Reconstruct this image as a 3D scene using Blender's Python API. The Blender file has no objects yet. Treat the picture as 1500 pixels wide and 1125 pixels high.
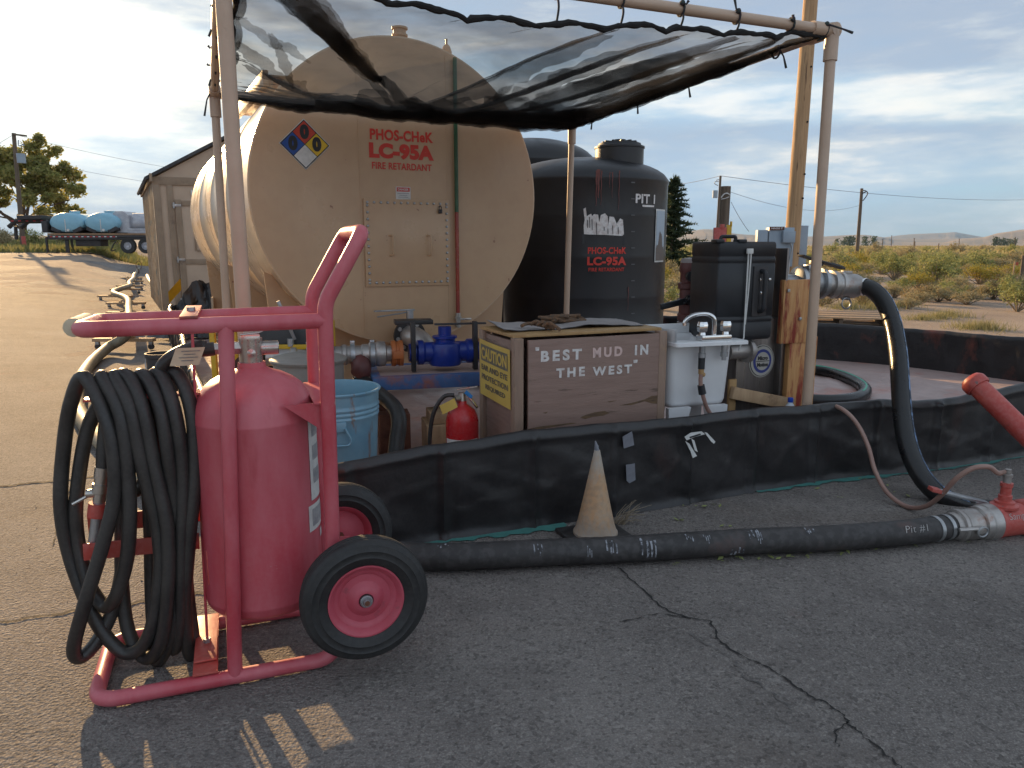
import bpy, bmesh, math, random
from mathutils import Vector, Matrix, Quaternion
random.seed(7)
sc = bpy.context.scene
COL = sc.collection
R = math.radians

# ------------------------------------------------------------------ camera, sky, sun, exposure
CAM_H, PITCH, FPX = 1.4, R(10.5), 1100.0
cam_d = bpy.data.cameras.new('camera'); cam = bpy.data.objects.new('camera', cam_d); COL.objects.link(cam)
cam.location = (0, 0, CAM_H); cam.rotation_euler = (R(90) - PITCH, 0, 0)
cam_d.sensor_width = 36; cam_d.lens = FPX / 1500 * 36; cam_d.clip_start = .05; cam_d.clip_end = 60000
sc.camera = cam
SUN_AZ, SUN_EL = -33.8, 13.2
SDIR = Vector((math.sin(R(SUN_AZ)) * math.cos(R(SUN_EL)), math.cos(R(SUN_AZ)) * math.cos(R(SUN_EL)), math.sin(R(SUN_EL))))
sun_d = bpy.data.lights.new('sun', 'SUN'); sun = bpy.data.objects.new('sun', sun_d); COL.objects.link(sun)
sun_d.energy = 2.2; sun_d.angle = R(.5); sun_d.color = (1, .65, .31)
sun.rotation_euler = SDIR.to_track_quat('Z', 'Y').to_euler()
sc.view_settings.view_transform = 'Standard'; sc.view_settings.look = 'None'
sc.view_settings.exposure = 1.95; sc.view_settings.gamma = 1
sc.cycles.use_denoising = True
sc.cycles.max_bounces = 8; sc.cycles.transparent_max_bounces = 24
sc.cycles.sample_clamp_indirect = 4

def make_world():
    w = bpy.data.worlds.new('World'); sc.world = w; w.use_nodes = True
    nt = w.node_tree; nt.nodes.clear(); L = nt.links.new
    def nd(t, **k):
        n = nt.nodes.new(t)
        for a, b in k.items(): setattr(n, a, b)
        return n
    def mth(op, a, b=None, c=None, clamp=False):
        n = nd('ShaderNodeMath', operation=op, use_clamp=clamp)
        for i, x in enumerate((a, b, c)):
            if x is None: continue
            if isinstance(x, (int, float)): n.inputs[i].default_value = x
            else: L(x, n.inputs[i])
        return n.outputs[0]
    def mix(f, a, b, blend='MIX'):
        n = nd('ShaderNodeMix', data_type='RGBA', blend_type=blend)
        for i, x in ((0, f), (6, a), (7, b)):
            if isinstance(x, (int, float)): n.inputs[i].default_value = x
            elif isinstance(x, tuple): n.inputs[i].default_value = (*x, 1)
            else: L(x, n.inputs[i])
        return n.outputs[2]
    def ramp(f, stops):
        n = nd('ShaderNodeValToRGB'); e = n.color_ramp.elements
        while len(e) < len(stops): e.new(.5)
        for i, (p, c) in enumerate(stops):
            e[i].position = p; e[i].color = (*((c,) * 3 if isinstance(c, (int, float)) else c), 1)
        L(f, n.inputs[0]); return n.outputs[0]
    sky = nd('ShaderNodeTexSky', sky_type='NISHITA', sun_disc=False)
    sky.sun_elevation = R(SUN_EL); sky.sun_rotation = R(SUN_AZ); sky.altitude = 1200; sky.dust_density = 1.2
    tc = nd('ShaderNodeTexCoord'); nrm = nd('ShaderNodeVectorMath', operation='NORMALIZE'); L(tc.outputs['Generated'], nrm.inputs[0])
    sp = nd('ShaderNodeSeparateXYZ'); L(nrm.outputs[0], sp.inputs[0])
    x, y, z = sp.outputs
    el = mth('MULTIPLY', mth('ARCSINE', z), 57.29578); az = mth('MULTIPLY', mth('ARCTAN2', x, y), 57.29578)
    def noise(sx, sy, off, detail=6, rough=.55, dist=0.):
        cb = nd('ShaderNodeCombineXYZ'); L(mth('MULTIPLY', az, sx), cb.inputs[0]); L(mth('MULTIPLY', el, sy), cb.inputs[1]); cb.inputs[2].default_value = off
        n = nd('ShaderNodeTexNoise'); n.inputs['Scale'].default_value = 1; n.inputs['Detail'].default_value = detail
        n.inputs['Roughness'].default_value = rough; n.inputs['Distortion'].default_value = dist
        L(cb.outputs[0], n.inputs['Vector']); return n.outputs['Fac']
    n1 = noise(.05, .22, 3.1, dist=.3); n2 = noise(.11, .50, 9.4, 8, .6); n3 = noise(.03, .12, 21.7, 4)
    dot = nd('ShaderNodeVectorMath', operation='DOT_PRODUCT'); L(nrm.outputs[0], dot.inputs[0]); dot.inputs[1].default_value = SDIR
    cs = dot.outputs['Value']
    # wavering height bands of layered cloud, tilted a little
    eb = mth('ADD', mth('ADD', el, mth('MULTIPLY', mth('SUBTRACT', n1, .5), 5.0)), mth('MULTIPLY', az, .045))
    t = mth('DIVIDE', eb, 40.0, clamp=True)
    mask = ramp(t, [(0, .86), (.06, .80), (.12, .66), (.165, .80), (.20, .88), (.235, .66), (.29, .62), (.335, .95), (.50, .98), (1, .8)])
    lum = ramp(t, [(0, .40), (.08, .44), (.14, .55), (.175, .50), (.205, .42), (.235, .78), (.29, .86), (.33, .48), (.40, .36), (1, .5)])
    m2 = mth('ADD', mask, mth('MULTIPLY', mth('SUBTRACT', n2, .5), 1.1), clamp=True)
    l2 = mth('ADD', lum, mth('MULTIPLY', mth('SUBTRACT', n2, .5), 1.7), clamp=True)
    ccol = ramp(l2, [(0, (.40, .49, .63)), (.38, (.45, .54, .67)), (.62, (.62, .70, .77)), (.85, (1.0, .98, .93)), (1, (1.1, 1.06, .98))])
    K = .05
    cs_ = nd('ShaderNodeVectorMath', operation='SCALE'); L(ccol, cs_.inputs[0])
    # clouds facing the low sun (behind the viewer) are lit from the front and brighter
    anti = mth('MULTIPLY_ADD', mth('MAXIMUM', mth('MULTIPLY', cs, -1.0), 0), .5, 1.0)
    L(mth('MULTIPLY', anti, .26), cs_.inputs['Scale'])
    ss = nd('ShaderNodeVectorMath', operation='SCALE'); L(sky.outputs[0], ss.inputs[0]); ss.inputs['Scale'].default_value = K
    sm_ = nd('ShaderNodeVectorMath', operation='MINIMUM'); L(ss.outputs[0], sm_.inputs[0]); sm_.inputs[1].default_value = (.13, .20, .26)
    base = mix(m2, sm_.outputs[0], cs_.outputs[0])
    glow = mth('ADD', mth('MULTIPLY', mth('POWER', mth('MAXIMUM', cs, 0), 60), .42), mth('MULTIPLY', mth('POWER', mth('MAXIMUM', cs, 0), 14), .045))
    gl = nd('ShaderNodeVectorMath', operation='SCALE'); gl.inputs[0].default_value = (1.0, .84, .52); L(mth('MULTIPLY', glow, mth('MULTIPLY_ADD', l2, 1.2, .1)), gl.inputs['Scale'])
    tot = mix(1.0, base, gl.outputs[0], 'ADD')
    bg = nd('ShaderNodeBackground'); bg.inputs[1].default_value = 1.0; L(tot, bg.inputs[0])
    out = nd('ShaderNodeOutputWorld'); L(bg.outputs[0], out.inputs[0])
make_world()

# ------------------------------------------------------------------ places: a photograph point seen from the camera -> a place in the world
def ray(px, py):
    a = (px - 750) / FPX; b = (562.5 - py) / FPX
    return Vector((a, math.cos(PITCH) + b * math.sin(PITCH), -math.sin(PITCH) + b * math.cos(PITCH)))
def at(px, py, Y):
    r = ray(px, py); t = Y / r.y; return Vector((r.x * t, Y, CAM_H + r.z * t))
def onz(px, py, z=0.0):
    r = ray(px, py); t = (z - CAM_H) / r.z; return Vector((r.x * t, r.y * t, z))
def onplane(px, py, P, n):
    r = ray(px, py); C0 = Vector((0, 0, CAM_H)); t = n.dot(P - C0) / n.dot(r); return C0 + r * t
def sstep(a, b, x):
    t = min(1, max(0, (x - a) / (b - a))); return t * t * (3 - 2 * t)
LW = R(25.5)                                           # run of the left containment wall
LN = Vector((-math.cos(LW), -math.sin(LW), 0))         # outwards to the left
def gz(x, y):                                          # the yard climbs gently away to the left rear
    q = (Vector((x, y, 0)) - Vector((-1.4, 3.0, 0))).dot(LN)
    w = sstep(.15, 3.0, q)
    yy = max(0, y - 3.5)
    s = .026 * min(yy, 40) + .022 * max(0, min(yy - 40, 30))
    return s * w

# ------------------------------------------------------------------ mesh builder
def frame_from(d):
    d = d.normalized(); a = Vector((0, 0, 1)) if abs(d.z) < .9 else Vector((1, 0, 0))
    x = a.cross(d).normalized(); return x, d.cross(x).normalized(), d
def catmull(P, n=8, closed=False):
    P = [Vector(p) for p in P]; out = []; N = len(P)
    for i in range(N if closed else N - 1):
        if closed: p0, p1, p2, p3 = P[(i - 1) % N], P[i], P[(i + 1) % N], P[(i + 2) % N]
        else: p0, p1, p2, p3 = P[max(i - 1, 0)], P[i], P[i + 1], P[min(i + 2, N - 1)]
        for k in range(n):
            t = k / n
            out.append(.5 * (2 * p1 + (p2 - p0) * t + (2 * p0 - 5 * p1 + 4 * p2 - p3) * t * t + (3 * p1 - p0 - 3 * p2 + p3) * t ** 3))
    if not closed: out.append(P[-1])
    return out
def rounded(P, r, n=6):                                # polyline with its inner corners rounded by radius r
    P = [Vector(p) for p in P]; out = [P[0]]
    for i in range(1, len(P) - 1):
        a, b, c = P[i - 1], P[i], P[i + 1]
        u = (a - b); v = (c - b); rr = min(r, u.length * .49, v.length * .49)
        s, e = b + u.normalized() * rr, b + v.normalized() * rr
        for k in range(n + 1):
            t = k / n; out.append((1 - t) ** 2 * s + 2 * t * (1 - t) * b + t * t * e)
    out.append(P[-1]); return out

class MB:
    def __init__(s): s.v = []; s.f = []; s.m = []; s.mi = 0
    def add(s, vs, fs):
        o = len(s.v); s.v += [Vector(v) for v in vs]
        for f in fs: s.f.append([i + o for i in f]); s.m.append(s.mi)
        return s
    def box(s, c, size, X=None, Y=None, bev=0.0, seg=2):
        X = Vector(X).normalized() if X else Vector((1, 0, 0)); 
        Y = Vector(Y).normalized() if Y else (Vector((-X.y, X.x, 0)).normalized() if (X.x or X.y) else Vector((0, 1, 0)))
        Z = X.cross(Y).normalized(); c = Vector(c)
        bm = bmesh.new(); bmesh.ops.create_cube(bm, size=1)
        for v in bm.verts: v.co = Vector((v.co.x * size[0], v.co.y * size[1], v.co.z * size[2]))
        if bev: bmesh.ops.bevel(bm, geom=bm.edges[:], offset=bev, segments=seg, affect='EDGES', profile=.6)
        bm.verts.index_update()
        s.add([c + X * v.co.x + Y * v.co.y + Z * v.co.z for v in bm.verts], [[v.index for v in f.verts] for f in bm.faces]); bm.free(); return s
    def tube(s, path, r, seg=10, closed=False, caps=True):
        P = [Vector(p) for p in path]; n = len(P)
        rr = r if isinstance(r, (list, tuple)) else [r] * n
        T = []
        for i in range(n):
            if closed: d = P[(i + 1) % n] - P[i - 1]
            else: d = P[min(i + 1, n - 1)] - P[max(i - 1, 0)]
            T.append(d.normalized() if d.length > 1e-9 else (T[-1] if T else Vector((0, 0, 1))))
        x, y, _ = frame_from(T[0]); vs = []; fs = []
        for i in range(n):
            if i:
                q = T[i - 1].rotation_difference(T[i]); x = q @ x
                x = (x - T[i] * x.dot(T[i])).normalized()
            y = T[i].cross(x)
            for k in range(seg):
                a = 2 * math.pi * k / seg; vs.append(P[i] + (x * math.cos(a) + y * math.sin(a)) * rr[i])
        for i in range(n if closed else n - 1):
            j = (i + 1) % n
            for k in range(seg):
                l = (k + 1) % seg; fs.append([i * seg + k, i * seg + l, j * seg + l, j * seg + k])
        if caps and not closed: fs.append(list(range(seg))[::-1]); fs.append([(n - 1) * seg + k for k in range(seg)])
        return s.add(vs, fs)
    def cyl(s, a, b, r0, r1=None, seg=20): return s.tube([a, b], [r0, r0 if r1 is None else r1], seg)
    def lathe(s, prof, o, axis=(0, 0, 1), seg=32, X=None, caps=True):
        o = Vector(o); ax = Vector(axis).normalized(); x, y, _ = frame_from(ax); vs = []; fs = []; n = len(prof)
        if X is not None: x = Vector(X).normalized(); y = ax.cross(x)
        for r, h in prof:
            for k in range(seg):
                a = 2 * math.pi * k / seg; vs.append(o + ax * h + (x * math.cos(a) + y * math.sin(a)) * max(r, 1e-4))
        for i in range(n - 1):
            for k in range(seg):
                l = (k + 1) % seg; fs.append([i * seg + k, i * seg + l, (i + 1) * seg + l, (i + 1) * seg + k])
        if caps and prof[0][0] > 1e-3 and prof[0] != prof[-1]: fs.append(list(range(seg))[::-1])
        if caps and prof[-1][0] > 1e-3 and prof[0] != prof[-1]: fs.append([(n - 1) * seg + k for k in range(seg)])
        return s.add(vs, fs)
    def ball(s, c, r, seg=12): return s.lathe([(r * math.sin(math.pi * i / 8), -r * math.cos(math.pi * i / 8)) for i in range(9)], c, seg=seg)
    def grid(s, fn, nu, nv):
        vs = [fn(i / nu, j / nv) for j in range(nv + 1) for i in range(nu + 1)]
        return s.add(vs, [[j * (nu + 1) + i, j * (nu + 1) + i + 1, (j + 1) * (nu + 1) + i + 1, (j + 1) * (nu + 1) + i] for j in range(nv) for i in range(nu)])
    def prism(s, poly, o, ex, ey, depth):              # polygon in (ex, ey), extruded along ex x ey
        o, ex, ey = Vector(o), Vector(ex), Vector(ey); ez = ex.cross(ey).normalized() * depth; n = len(poly)
        vs = [o + ex * a + ey * b for a, b in poly]; vs += [v + ez for v in vs]
        fs = [list(range(n))[::-1], [n + i for i in range(n)]] + [[i, (i + 1) % n, n + (i + 1) % n, n + i] for i in range(n)]
        return s.add(vs, fs)
    def build(s, name, mats, parent=None, smooth=True, ang=35, base=None):
        me = bpy.data.meshes.new(name); off = Vector((0, 0, 0))
        if parent is None and s.v:
            if base is None:
                lo = [min(v[i] for v in s.v) for i in range(3)]; hi = [max(v[i] for v in s.v) for i in range(3)]
                base = ((lo[0] + hi[0]) / 2, (lo[1] + hi[1]) / 2, lo[2])
            off = Vector(base)
        me.from_pydata([tuple(v - off) for v in s.v], [], s.f)
        for m in (mats if isinstance(mats, (list, tuple)) else [mats]): me.materials.append(m)
        me.polygons.foreach_set('material_index', s.m)
        bm = bmesh.new(); bm.from_mesh(me); bmesh.ops.recalc_face_normals(bm, faces=bm.faces); bm.to_mesh(me); bm.free()
        if smooth:
            me.shade_smooth(); me.set_sharp_from_angle(angle=R(ang))
        me.update()
        return link(name, me, parent, off)
def link(name, me, parent=None, loc=(0, 0, 0)):
    o = bpy.data.objects.new(name, me); COL.objects.link(o); o.location = loc
    if parent is not None: o.parent = parent; o.matrix_parent_inverse = wm(parent).inverted()
    return o
def wm(o):
    m = o.matrix_basis.copy()
    return (wm(o.parent) @ o.matrix_parent_inverse @ m) if o.parent else m
def tag(o, label, cat, group=None, kind=None):
    if label: o['label'] = label
    if cat: o['category'] = cat
    if group: o['group'] = group
    if kind: o['kind'] = kind
    return o
def thing(name, label, cat, loc, group=None, rz=0):
    o = bpy.data.objects.new(name, None); COL.objects.link(o); o.location = loc; o.rotation_euler = (0, 0, rz); o.empty_display_size = .1
    return tag(o, label, cat, group)
def structure(o): o['kind'] = 'structure'; return o
def copy_tree(o, parent=None):
    c = o.copy(); COL.objects.link(c)
    if parent is not None: c.parent = parent; c.matrix_parent_inverse = o.matrix_parent_inverse.copy()
    for ch in list(o.children): copy_tree(ch, c)
    return c

# ------------------------------------------------------------------ materials
def M(name, c1, c2=None, scale=6.0, rough=.6, metal=0.0, bump=0.0, bscale=60.0, stretch=(1, 1, 1), stain=None, stain_at=(.58, .72), sscale=3.0, sstretch=(1, 1, 1), spec=.5, rvar=.12, coat=0, bdist=.01, lo=.35, hi=.68, fine=None, chips=None):
    m = bpy.data.materials.new(name); m.use_nodes = True; nt = m.node_tree; L = nt.links.new
    b = nt.nodes['Principled BSDF']; b.inputs['Metallic'].default_value = metal; b.inputs['Specular IOR Level'].default_value = spec
    if coat: b.inputs['Coat Weight'].default_value = coat; b.inputs['Coat Roughness'].default_value = .2
    tc = nt.nodes.new('ShaderNodeTexCoord')
    def mp(st):
        n = nt.nodes.new('ShaderNodeMapping'); n.inputs['Scale'].default_value = st; L(tc.outputs['Object'], n.inputs[0]); return n.outputs[0]
    def noise(v, s, d=6, r=.6):
        n = nt.nodes.new('ShaderNodeTexNoise'); n.inputs['Scale'].default_value = s; n.inputs['Detail'].default_value = d; n.inputs['Roughness'].default_value = r; L(v, n.inputs['Vector']); return n.outputs['Fac']
    def rng(f, a, c, o0=0., o1=1.):
        n = nt.nodes.new('ShaderNodeMapRange'); n.inputs[1].default_value = a; n.inputs[2].default_value = c; n.inputs[3].default_value = o0; n.inputs[4].default_value = o1; L(f, n.inputs[0]); return n.outputs[0]
    def mix(f, a, c):
        n = nt.nodes.new('ShaderNodeMix'); n.data_type = 'RGBA'; L(f, n.inputs[0])
        for i, x in ((6, a), (7, c)):
            if isinstance(x, tuple): n.inputs[i].default_value = (*x, 1)
            else: L(x, n.inputs[i])
        return n.outputs[2]
    v = mp(stretch); c2 = c2 or tuple(x * .8 for x in c1)
    f = noise(v, scale); col = mix(rng(f, lo, hi), c1, c2)
    if fine: col = mix(rng(noise(mp((1, 1, 1)), fine[1], 2, .5), .45, .62, 0, fine[2]), col, fine[0])
    if stain: col = mix(rng(noise(mp(sstretch), sscale, 8, .65), stain_at[0], stain_at[1]), col, stain)
    if chips: col = mix(rng(noise(mp((1, 1, 1)), chips[1], 4, .55), chips[2], chips[2] + .02), col, chips[0])
    L(col, b.inputs['Base Color'])
    L(rng(f, .3, .7, max(.02, rough - rvar), min(1, rough + rvar)), b.inputs['Roughness'])
    if bump:
        bn = nt.nodes.new('ShaderNodeBump'); bn.inputs['Strength'].default_value = bump; bn.inputs['Distance'].default_value = bdist
        L(noise(v, bscale, 5, .6), bn.inputs['Height']); L(bn.outputs[0], b.inputs['Normal'])
    return m
def plain(name, c, rough=.5, metal=0., spec=.5): return M(name, c, tuple(x * .86 for x in c), 14, rough, metal, spec=spec, rvar=.08)

m_red = M('faded_red_paint', (.45, .050, .070), (.56, .155, .185), 4.5, .40, stretch=(1, 1, .3), bump=.03, bscale=90, stain=(.33, .03, .04), stain_at=(.60, .85), sscale=3, sstretch=(2.5, 2.5, .6), fine=((.50, .18, .19), 70, .10), chips=((.42, .30, .29), 17, .735))
m_redpipe = M('red_pipe_paint', (.42, .05, .04), (.46, .09, .07), 6, .45, bump=.05, stain=(.2, .06, .05), sscale=9, fine=((.55, .25, .22), 55, .15), chips=((.2, .1, .09), 20, .70))
m_redrim = M('rim_red_paint', (.48, .085, .12), (.42, .055, .08), 9, .45, stain=(.16, .05, .06), stain_at=(.6, .75), sscale=12)
m_extred = M('extinguisher_red', (.45, .012, .016), (.40, .012, .016), 5, .3, fine=((.5, .3, .28), 90, .06))
m_hose = M('black_rubber_hose', (.02, .019, .019), (.04, .037, .034), 7, .46, bump=.04, bscale=120, fine=((.10, .09, .08), 90, .12), bdist=.003)
m_tyre = M('tyre_rubber', (.015, .015, .016), (.028, .027, .027), 9, .62, bump=.2, bscale=70, fine=((.07, .066, .06), 60, .12))
m_nickel = M('nickel_metal', (.55, .53, .50), (.38, .36, .33), 10, .32, .9, bump=.05)
m_chrome = M('chrome', (.8, .8, .8), (.7, .7, .7), 10, .12, 1, rvar=.05)
m_steel = M('galvanised_steel', (.44, .45, .46), (.3, .31, .32), 14, .42, .8, bump=.05)
m_rusty = M('rusty_steel', (.18, .07, .04), (.10, .04, .028), 12, .75, .3, bump=.3)
m_paper = M('tag_paper', (.62, .56, .40), (.52, .46, .33), 20, .75)
m_label = M('label_white', (.66, .66, .64), (.52, .52, .5), 25, .5)
m_labelgrey = M('label_print', (.25, .25, .27), (.4, .4, .4), 60, .5)
m_ink = plain('black_ink', (.02, .02, .022), .5)
m_inkwhite = M('white_paint_lettering', (.74, .72, .70), (.6, .57, .55), 40, .6, fine=((.35, .25, .22), 25, .35))
m_inkpink = M('pink_paint_lettering', (.60, .42, .38), (.66, .5, .46), 40, .6)
m_inkred = M('red_lettering', (.62, .035, .02), (.55, .04, .025), 30, .45)
m_tan = M('tan_tank_paint', (.525, .35, .208), (.49, .32, .19), 1.6, .36, bump=.04, bscale=9, stain=(.47, .30, .18), stain_at=(.6, .78), sscale=2.2, sstretch=(1.6, 1.6, .5), fine=((.40, .24, .15), 11, .12), bdist=.02, chips=((.26, .12, .07), 11, .715))
m_tanside = M('tan_tank_side', (.57, .42, .28), (.53, .38, .25), 2.0, .30, bump=.10, bscale=2.4, stain=(.36, .24, .15), stain_at=(.60, .74), sscale=2.0, sstretch=(2.5, 2.5, .35), bdist=.03)
m_pvc = M('tan_pvc', (.52, .375, .275), (.47, .335, .24), 6, .38, stain=(.3, .2, .14), stain_at=(.66, .8), sscale=8)
m_blackpoly = M('black_polyethylene', (.008, .008, .0095), (.014, .013, .015), 3, .42, bump=.05, bscale=14, stain=(.03, .018, .016), stain_at=(.66, .78), sscale=6, sstretch=(3, 3, .25), bdist=.02)
m_liner = M('black_liner', (.013, .012, .013), (.028, .026, .027), 3.5, .38, bump=.22, bscale=9, rvar=.05, stain=(.045, .027, .025), stain_at=(.57, .75), sscale=2.6, sstretch=(1.5, 1.5, .55), bdist=.015, fine=((.05, .045, .042), 60, .10))
m_linerfloor = M('stained_liner_floor', (.46, .34, .31), (.32, .23, .21), 1.6, .5, bump=.5, bscale=4, stain=(.42, .12, .07), stain_at=(.54, .72), sscale=1.1, bdist=.05)
m_boxpaint = M('brown_plywood_paint', (.27, .175, .140), (.23, .148, .118), 5, .6, bump=.35, bscale=22, stretch=(1, 1, 9), stain=(.10, .062, .045), stain_at=(.60, .66), sscale=4.2, sstretch=(.6, .6, 6), bdist=.006)
m_ply = M('bare_plywood', (.42, .26, .11), (.34, .2, .085), 7, .65, bump=.15, stretch=(1, 6, 1))
m_lumber = M('weathered_lumber', (.46, .31, .18), (.36, .23, .13), 6, .7, bump=.2, stretch=(5, 5, 1), stain=(.2, .12, .07), sscale=5)
m_grain = M('stained_orange_post', (.60, .33, .13), (.50, .23, .085), 7, .65, bump=.3, bscale=30, stretch=(8, 8, .7), stain=(.26, .035, .02), stain_at=(.50, .62), sscale=4, sstretch=(4, 4, .7))
m_pole = M('pole_wood', (.50, .31, .16), (.36, .22, .115), 6, .8, bump=.4, bscale=18, stretch=(9, 9, .4), stain=(.12, .07, .04), stain_at=(.6, .68), sscale=6, sstretch=(5, 5, .3))
m_oldpole = M('old_pole_wood', (.16, .12, .085), (.10, .075, .055), 5, .85, bump=.3, stretch=(8, 8, .5))
m_cardgrey = M('grey_cardboard', (.36, .33, .32), (.28, .25, .24), 5, .8)
m_rope = M('frayed_rope', (.09, .07, .055), (.22, .11, .05), 60, .9, bump=.5, bscale=200)
m_cord = M('green_cord', (.02, .05, .04), (.06, .03, .05), 60, .8)
m_whiteplastic = M('white_plastic_tub', (.78, .78, .78), (.70, .70, .71), 4, .38, stain=(.55, .45, .42), stain_at=(.66, .8), sscale=3)
m_case = M('black_case_plastic', (.011, .012, .015), (.017, .019, .023), 8, .45, bump=.08, bscale=160)
m_orangevalve = plain('orange_valve_paint', (.42, .12, .03), .5)
m_bluevalve = M('blue_valve_paint', (.012, .035, .26), (.01, .025, .18), 8, .35)
m_bluesteel = M('blue_bench_paint', (.06, .15, .34), (.05, .10, .24), 6, .5, stain=(.26, .10, .08), stain_at=(.52, .64), sscale=4)
m_bluecan = M('blue_can_paint', (.15, .31, .42), (.21, .38, .48), 6, .45, .1, bump=.06, stain=(.22, .17, .14), stain_at=(.58, .66), sscale=6, sstretch=(2.5, 2.5, .5))
m_yellow = M('yellow_paint', (.60, .36, .015), (.5, .29, .01), 8, .45)
m_signyellow = M('caution_yellow', (.62, .45, .10), (.55, .38, .09), 5, .55)
m_signdark = M('faded_sign_black', (.10, .09, .075), (.2, .17, .12), 30, .6)
m_cone = M('faded_cone_rubber', (.50, .27, .12), (.46, .30, .18), 4, .75, bump=.2, stain=(.38, .33, .26), stain_at=(.48, .72), sscale=5, fine=((.2, .15, .11), 45, .3))
def cone_wear(m):
    nt = m.node_tree; L = nt.links.new; b = nt.nodes['Principled BSDF']; src = b.inputs['Base Color'].links[0].from_socket
    g = nt.nodes.new('ShaderNodeNewGeometry'); sp = nt.nodes.new('ShaderNodeSeparateXYZ'); L(g.outputs['Position'], sp.inputs[0]); n = nt.nodes.new('ShaderNodeTexNoise'); n.inputs['Scale'].default_value = 14; n.inputs['Detail'].default_value = 6
    a = nt.nodes.new('ShaderNodeMath'); a.operation = 'MULTIPLY_ADD'; L(n.outputs['Fac'], a.inputs[0]); a.inputs[1].default_value = .22; L(sp.outputs[2], a.inputs[2])
    r = nt.nodes.new('ShaderNodeValToRGB'); e = r.color_ramp.elements; e[0].position = .13; e[0].color = (.75, .75, .75, 1); e[1].position = .26; e[1].color = (.1, .1, .1, 1); k = e.new(.40); k.color = (.05, .05, .05, 1); k = e.new(.52); k.color = (.85, .85, .85, 1); L(a.outputs[0], r.inputs[0])
    mx = nt.nodes.new('ShaderNodeMix'); mx.data_type = 'RGBA'; L(r.outputs[0], mx.inputs[0]); L(src, mx.inputs[6]); mx.inputs[7].default_value = (.36, .33, .29, 1); L(mx.outputs[2], b.inputs['Base Color'])
cone_wear(m_cone)
m_teal = M('teal_underlay', (.07, .25, .22), (.05, .17, .155), 8, .7)
m_redrubber = M('clear_hose_pink', (.34, .21, .17), (.28, .16, .13), 9, .4)
m_blackhose = M('big_black_hose', (.010, .010, .011), (.02, .02, .02), 5, .33, bump=.12, bscale=60)
m_bluestripe = M('hose_blue_stripe', (.13, .22, .38), (.03, .05, .08), 25, .5, lo=.42, hi=.55)
m_greenstripe = plain('hose_green_stripe', (.06, .38, .24), .5)
m_scuff = M('scuffed_rubber', (.022, .020, .020), (.042, .038, .037), 5, .6, bump=.15, bscale=60, fine=((.13, .12, .12), 30, .2), stain=(.085, .055, .05), sscale=5)
m_greyhose = M('khaki_hose', (.22, .19, .13), (.16, .135, .09), 6, .6, bump=.1)
m_cast = M('cast_aluminium', (.46, .44, .42), (.32, .29, .27), 8, .45, .75, bump=.15, stain=(.30, .15, .10), stain_at=(.56, .7), sscale=7)
m_wm = M('maroon_pipe', (.14, .045, .04), (.09, .03, .028), 7, .5, bump=.1)
m_elec = M('grey_enclosure', (.30, .36, .42), (.27, .33, .39), 5, .45, .1)
m_shedwall = M('shed_siding', (.50, .38, .28), (.44, .33, .245), 2, .75, bump=.1)
m_shedtrim = M('shed_trim', (.30, .22, .15), (.25, .18, .125), 5, .75, stain=(.16, .11, .08), sscale=4)
m_shedside = M('weathered_shed_side', (.44, .35, .26), (.28, .20, .14), 4, .85, bump=.2, stretch=(1, 1, 1), stain=(.14, .19, .19), stain_at=(.56, .64), sscale=3)
m_roof = M('dark_shingles', (.07, .07, .075), (.045, .045, .05), 8, .85, bump=.4, bscale=20)
m_trailblk = M('trailer_black', (.025, .025, .028), (.05, .045, .045), 5, .6)
m_deck = M('trailer_deck_wood', (.30, .18, .10), (.2, .12, .07), 4, .8)
m_sky_tank = M('light_blue_tank', (.26, .50, .62), (.22, .43, .55), 3, .4)
m_whitetank = M('white_metal_tank', (.5, .5, .52), (.36, .36, .4), 4, .45, .3)
m_reflred = plain('red_reflector', (.5, .02, .02), .4)
m_bark = M('tree_bark', (.13, .095, .065), (.08, .058, .042), 8, .9, bump=.5, stretch=(4, 4, .8))
m_tape = M('grey_tape', (.20, .21, .24), (.13, .13, .15), 12, .45)
m_dry = M('dry_stalks', (.30, .24, .17), (.22, .17, .12), 20, .9)
m_leafmark = plain('fallen_leaf', (.26, .29, .10), .7)
m_bottle = plain('clear_bottle', (.55, .6, .65), .15); m_bluecap = plain('blue_cap', (.01, .06, .42), .35)
m_darkgap = plain('dark_opening', (.006, .006, .006), .8)
m_green = plain('green_paint', (.02, .085, .03), .4); m_redliquid = M('red_tube', (.30, .04, .02), (.24, .03, .02), 8, .3)
m_greybin = M('grey_plastic_bin', (.27, .25, .22), (.22, .2, .18), 6, .55)
m_blackplate = M('black_plate', (.015, .015, .015), (.035, .03, .03), 8, .5)
m_poster = M('sun_faded_poster', (.34, .42, .50), (.40, .47, .53), 6, .45)
m_crag = M('poster_crag', (.10, .09, .085), (.17, .14, .12), 18, .5)
m_flag = plain('orange_flag', (.5, .12, .06), .7)

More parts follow.
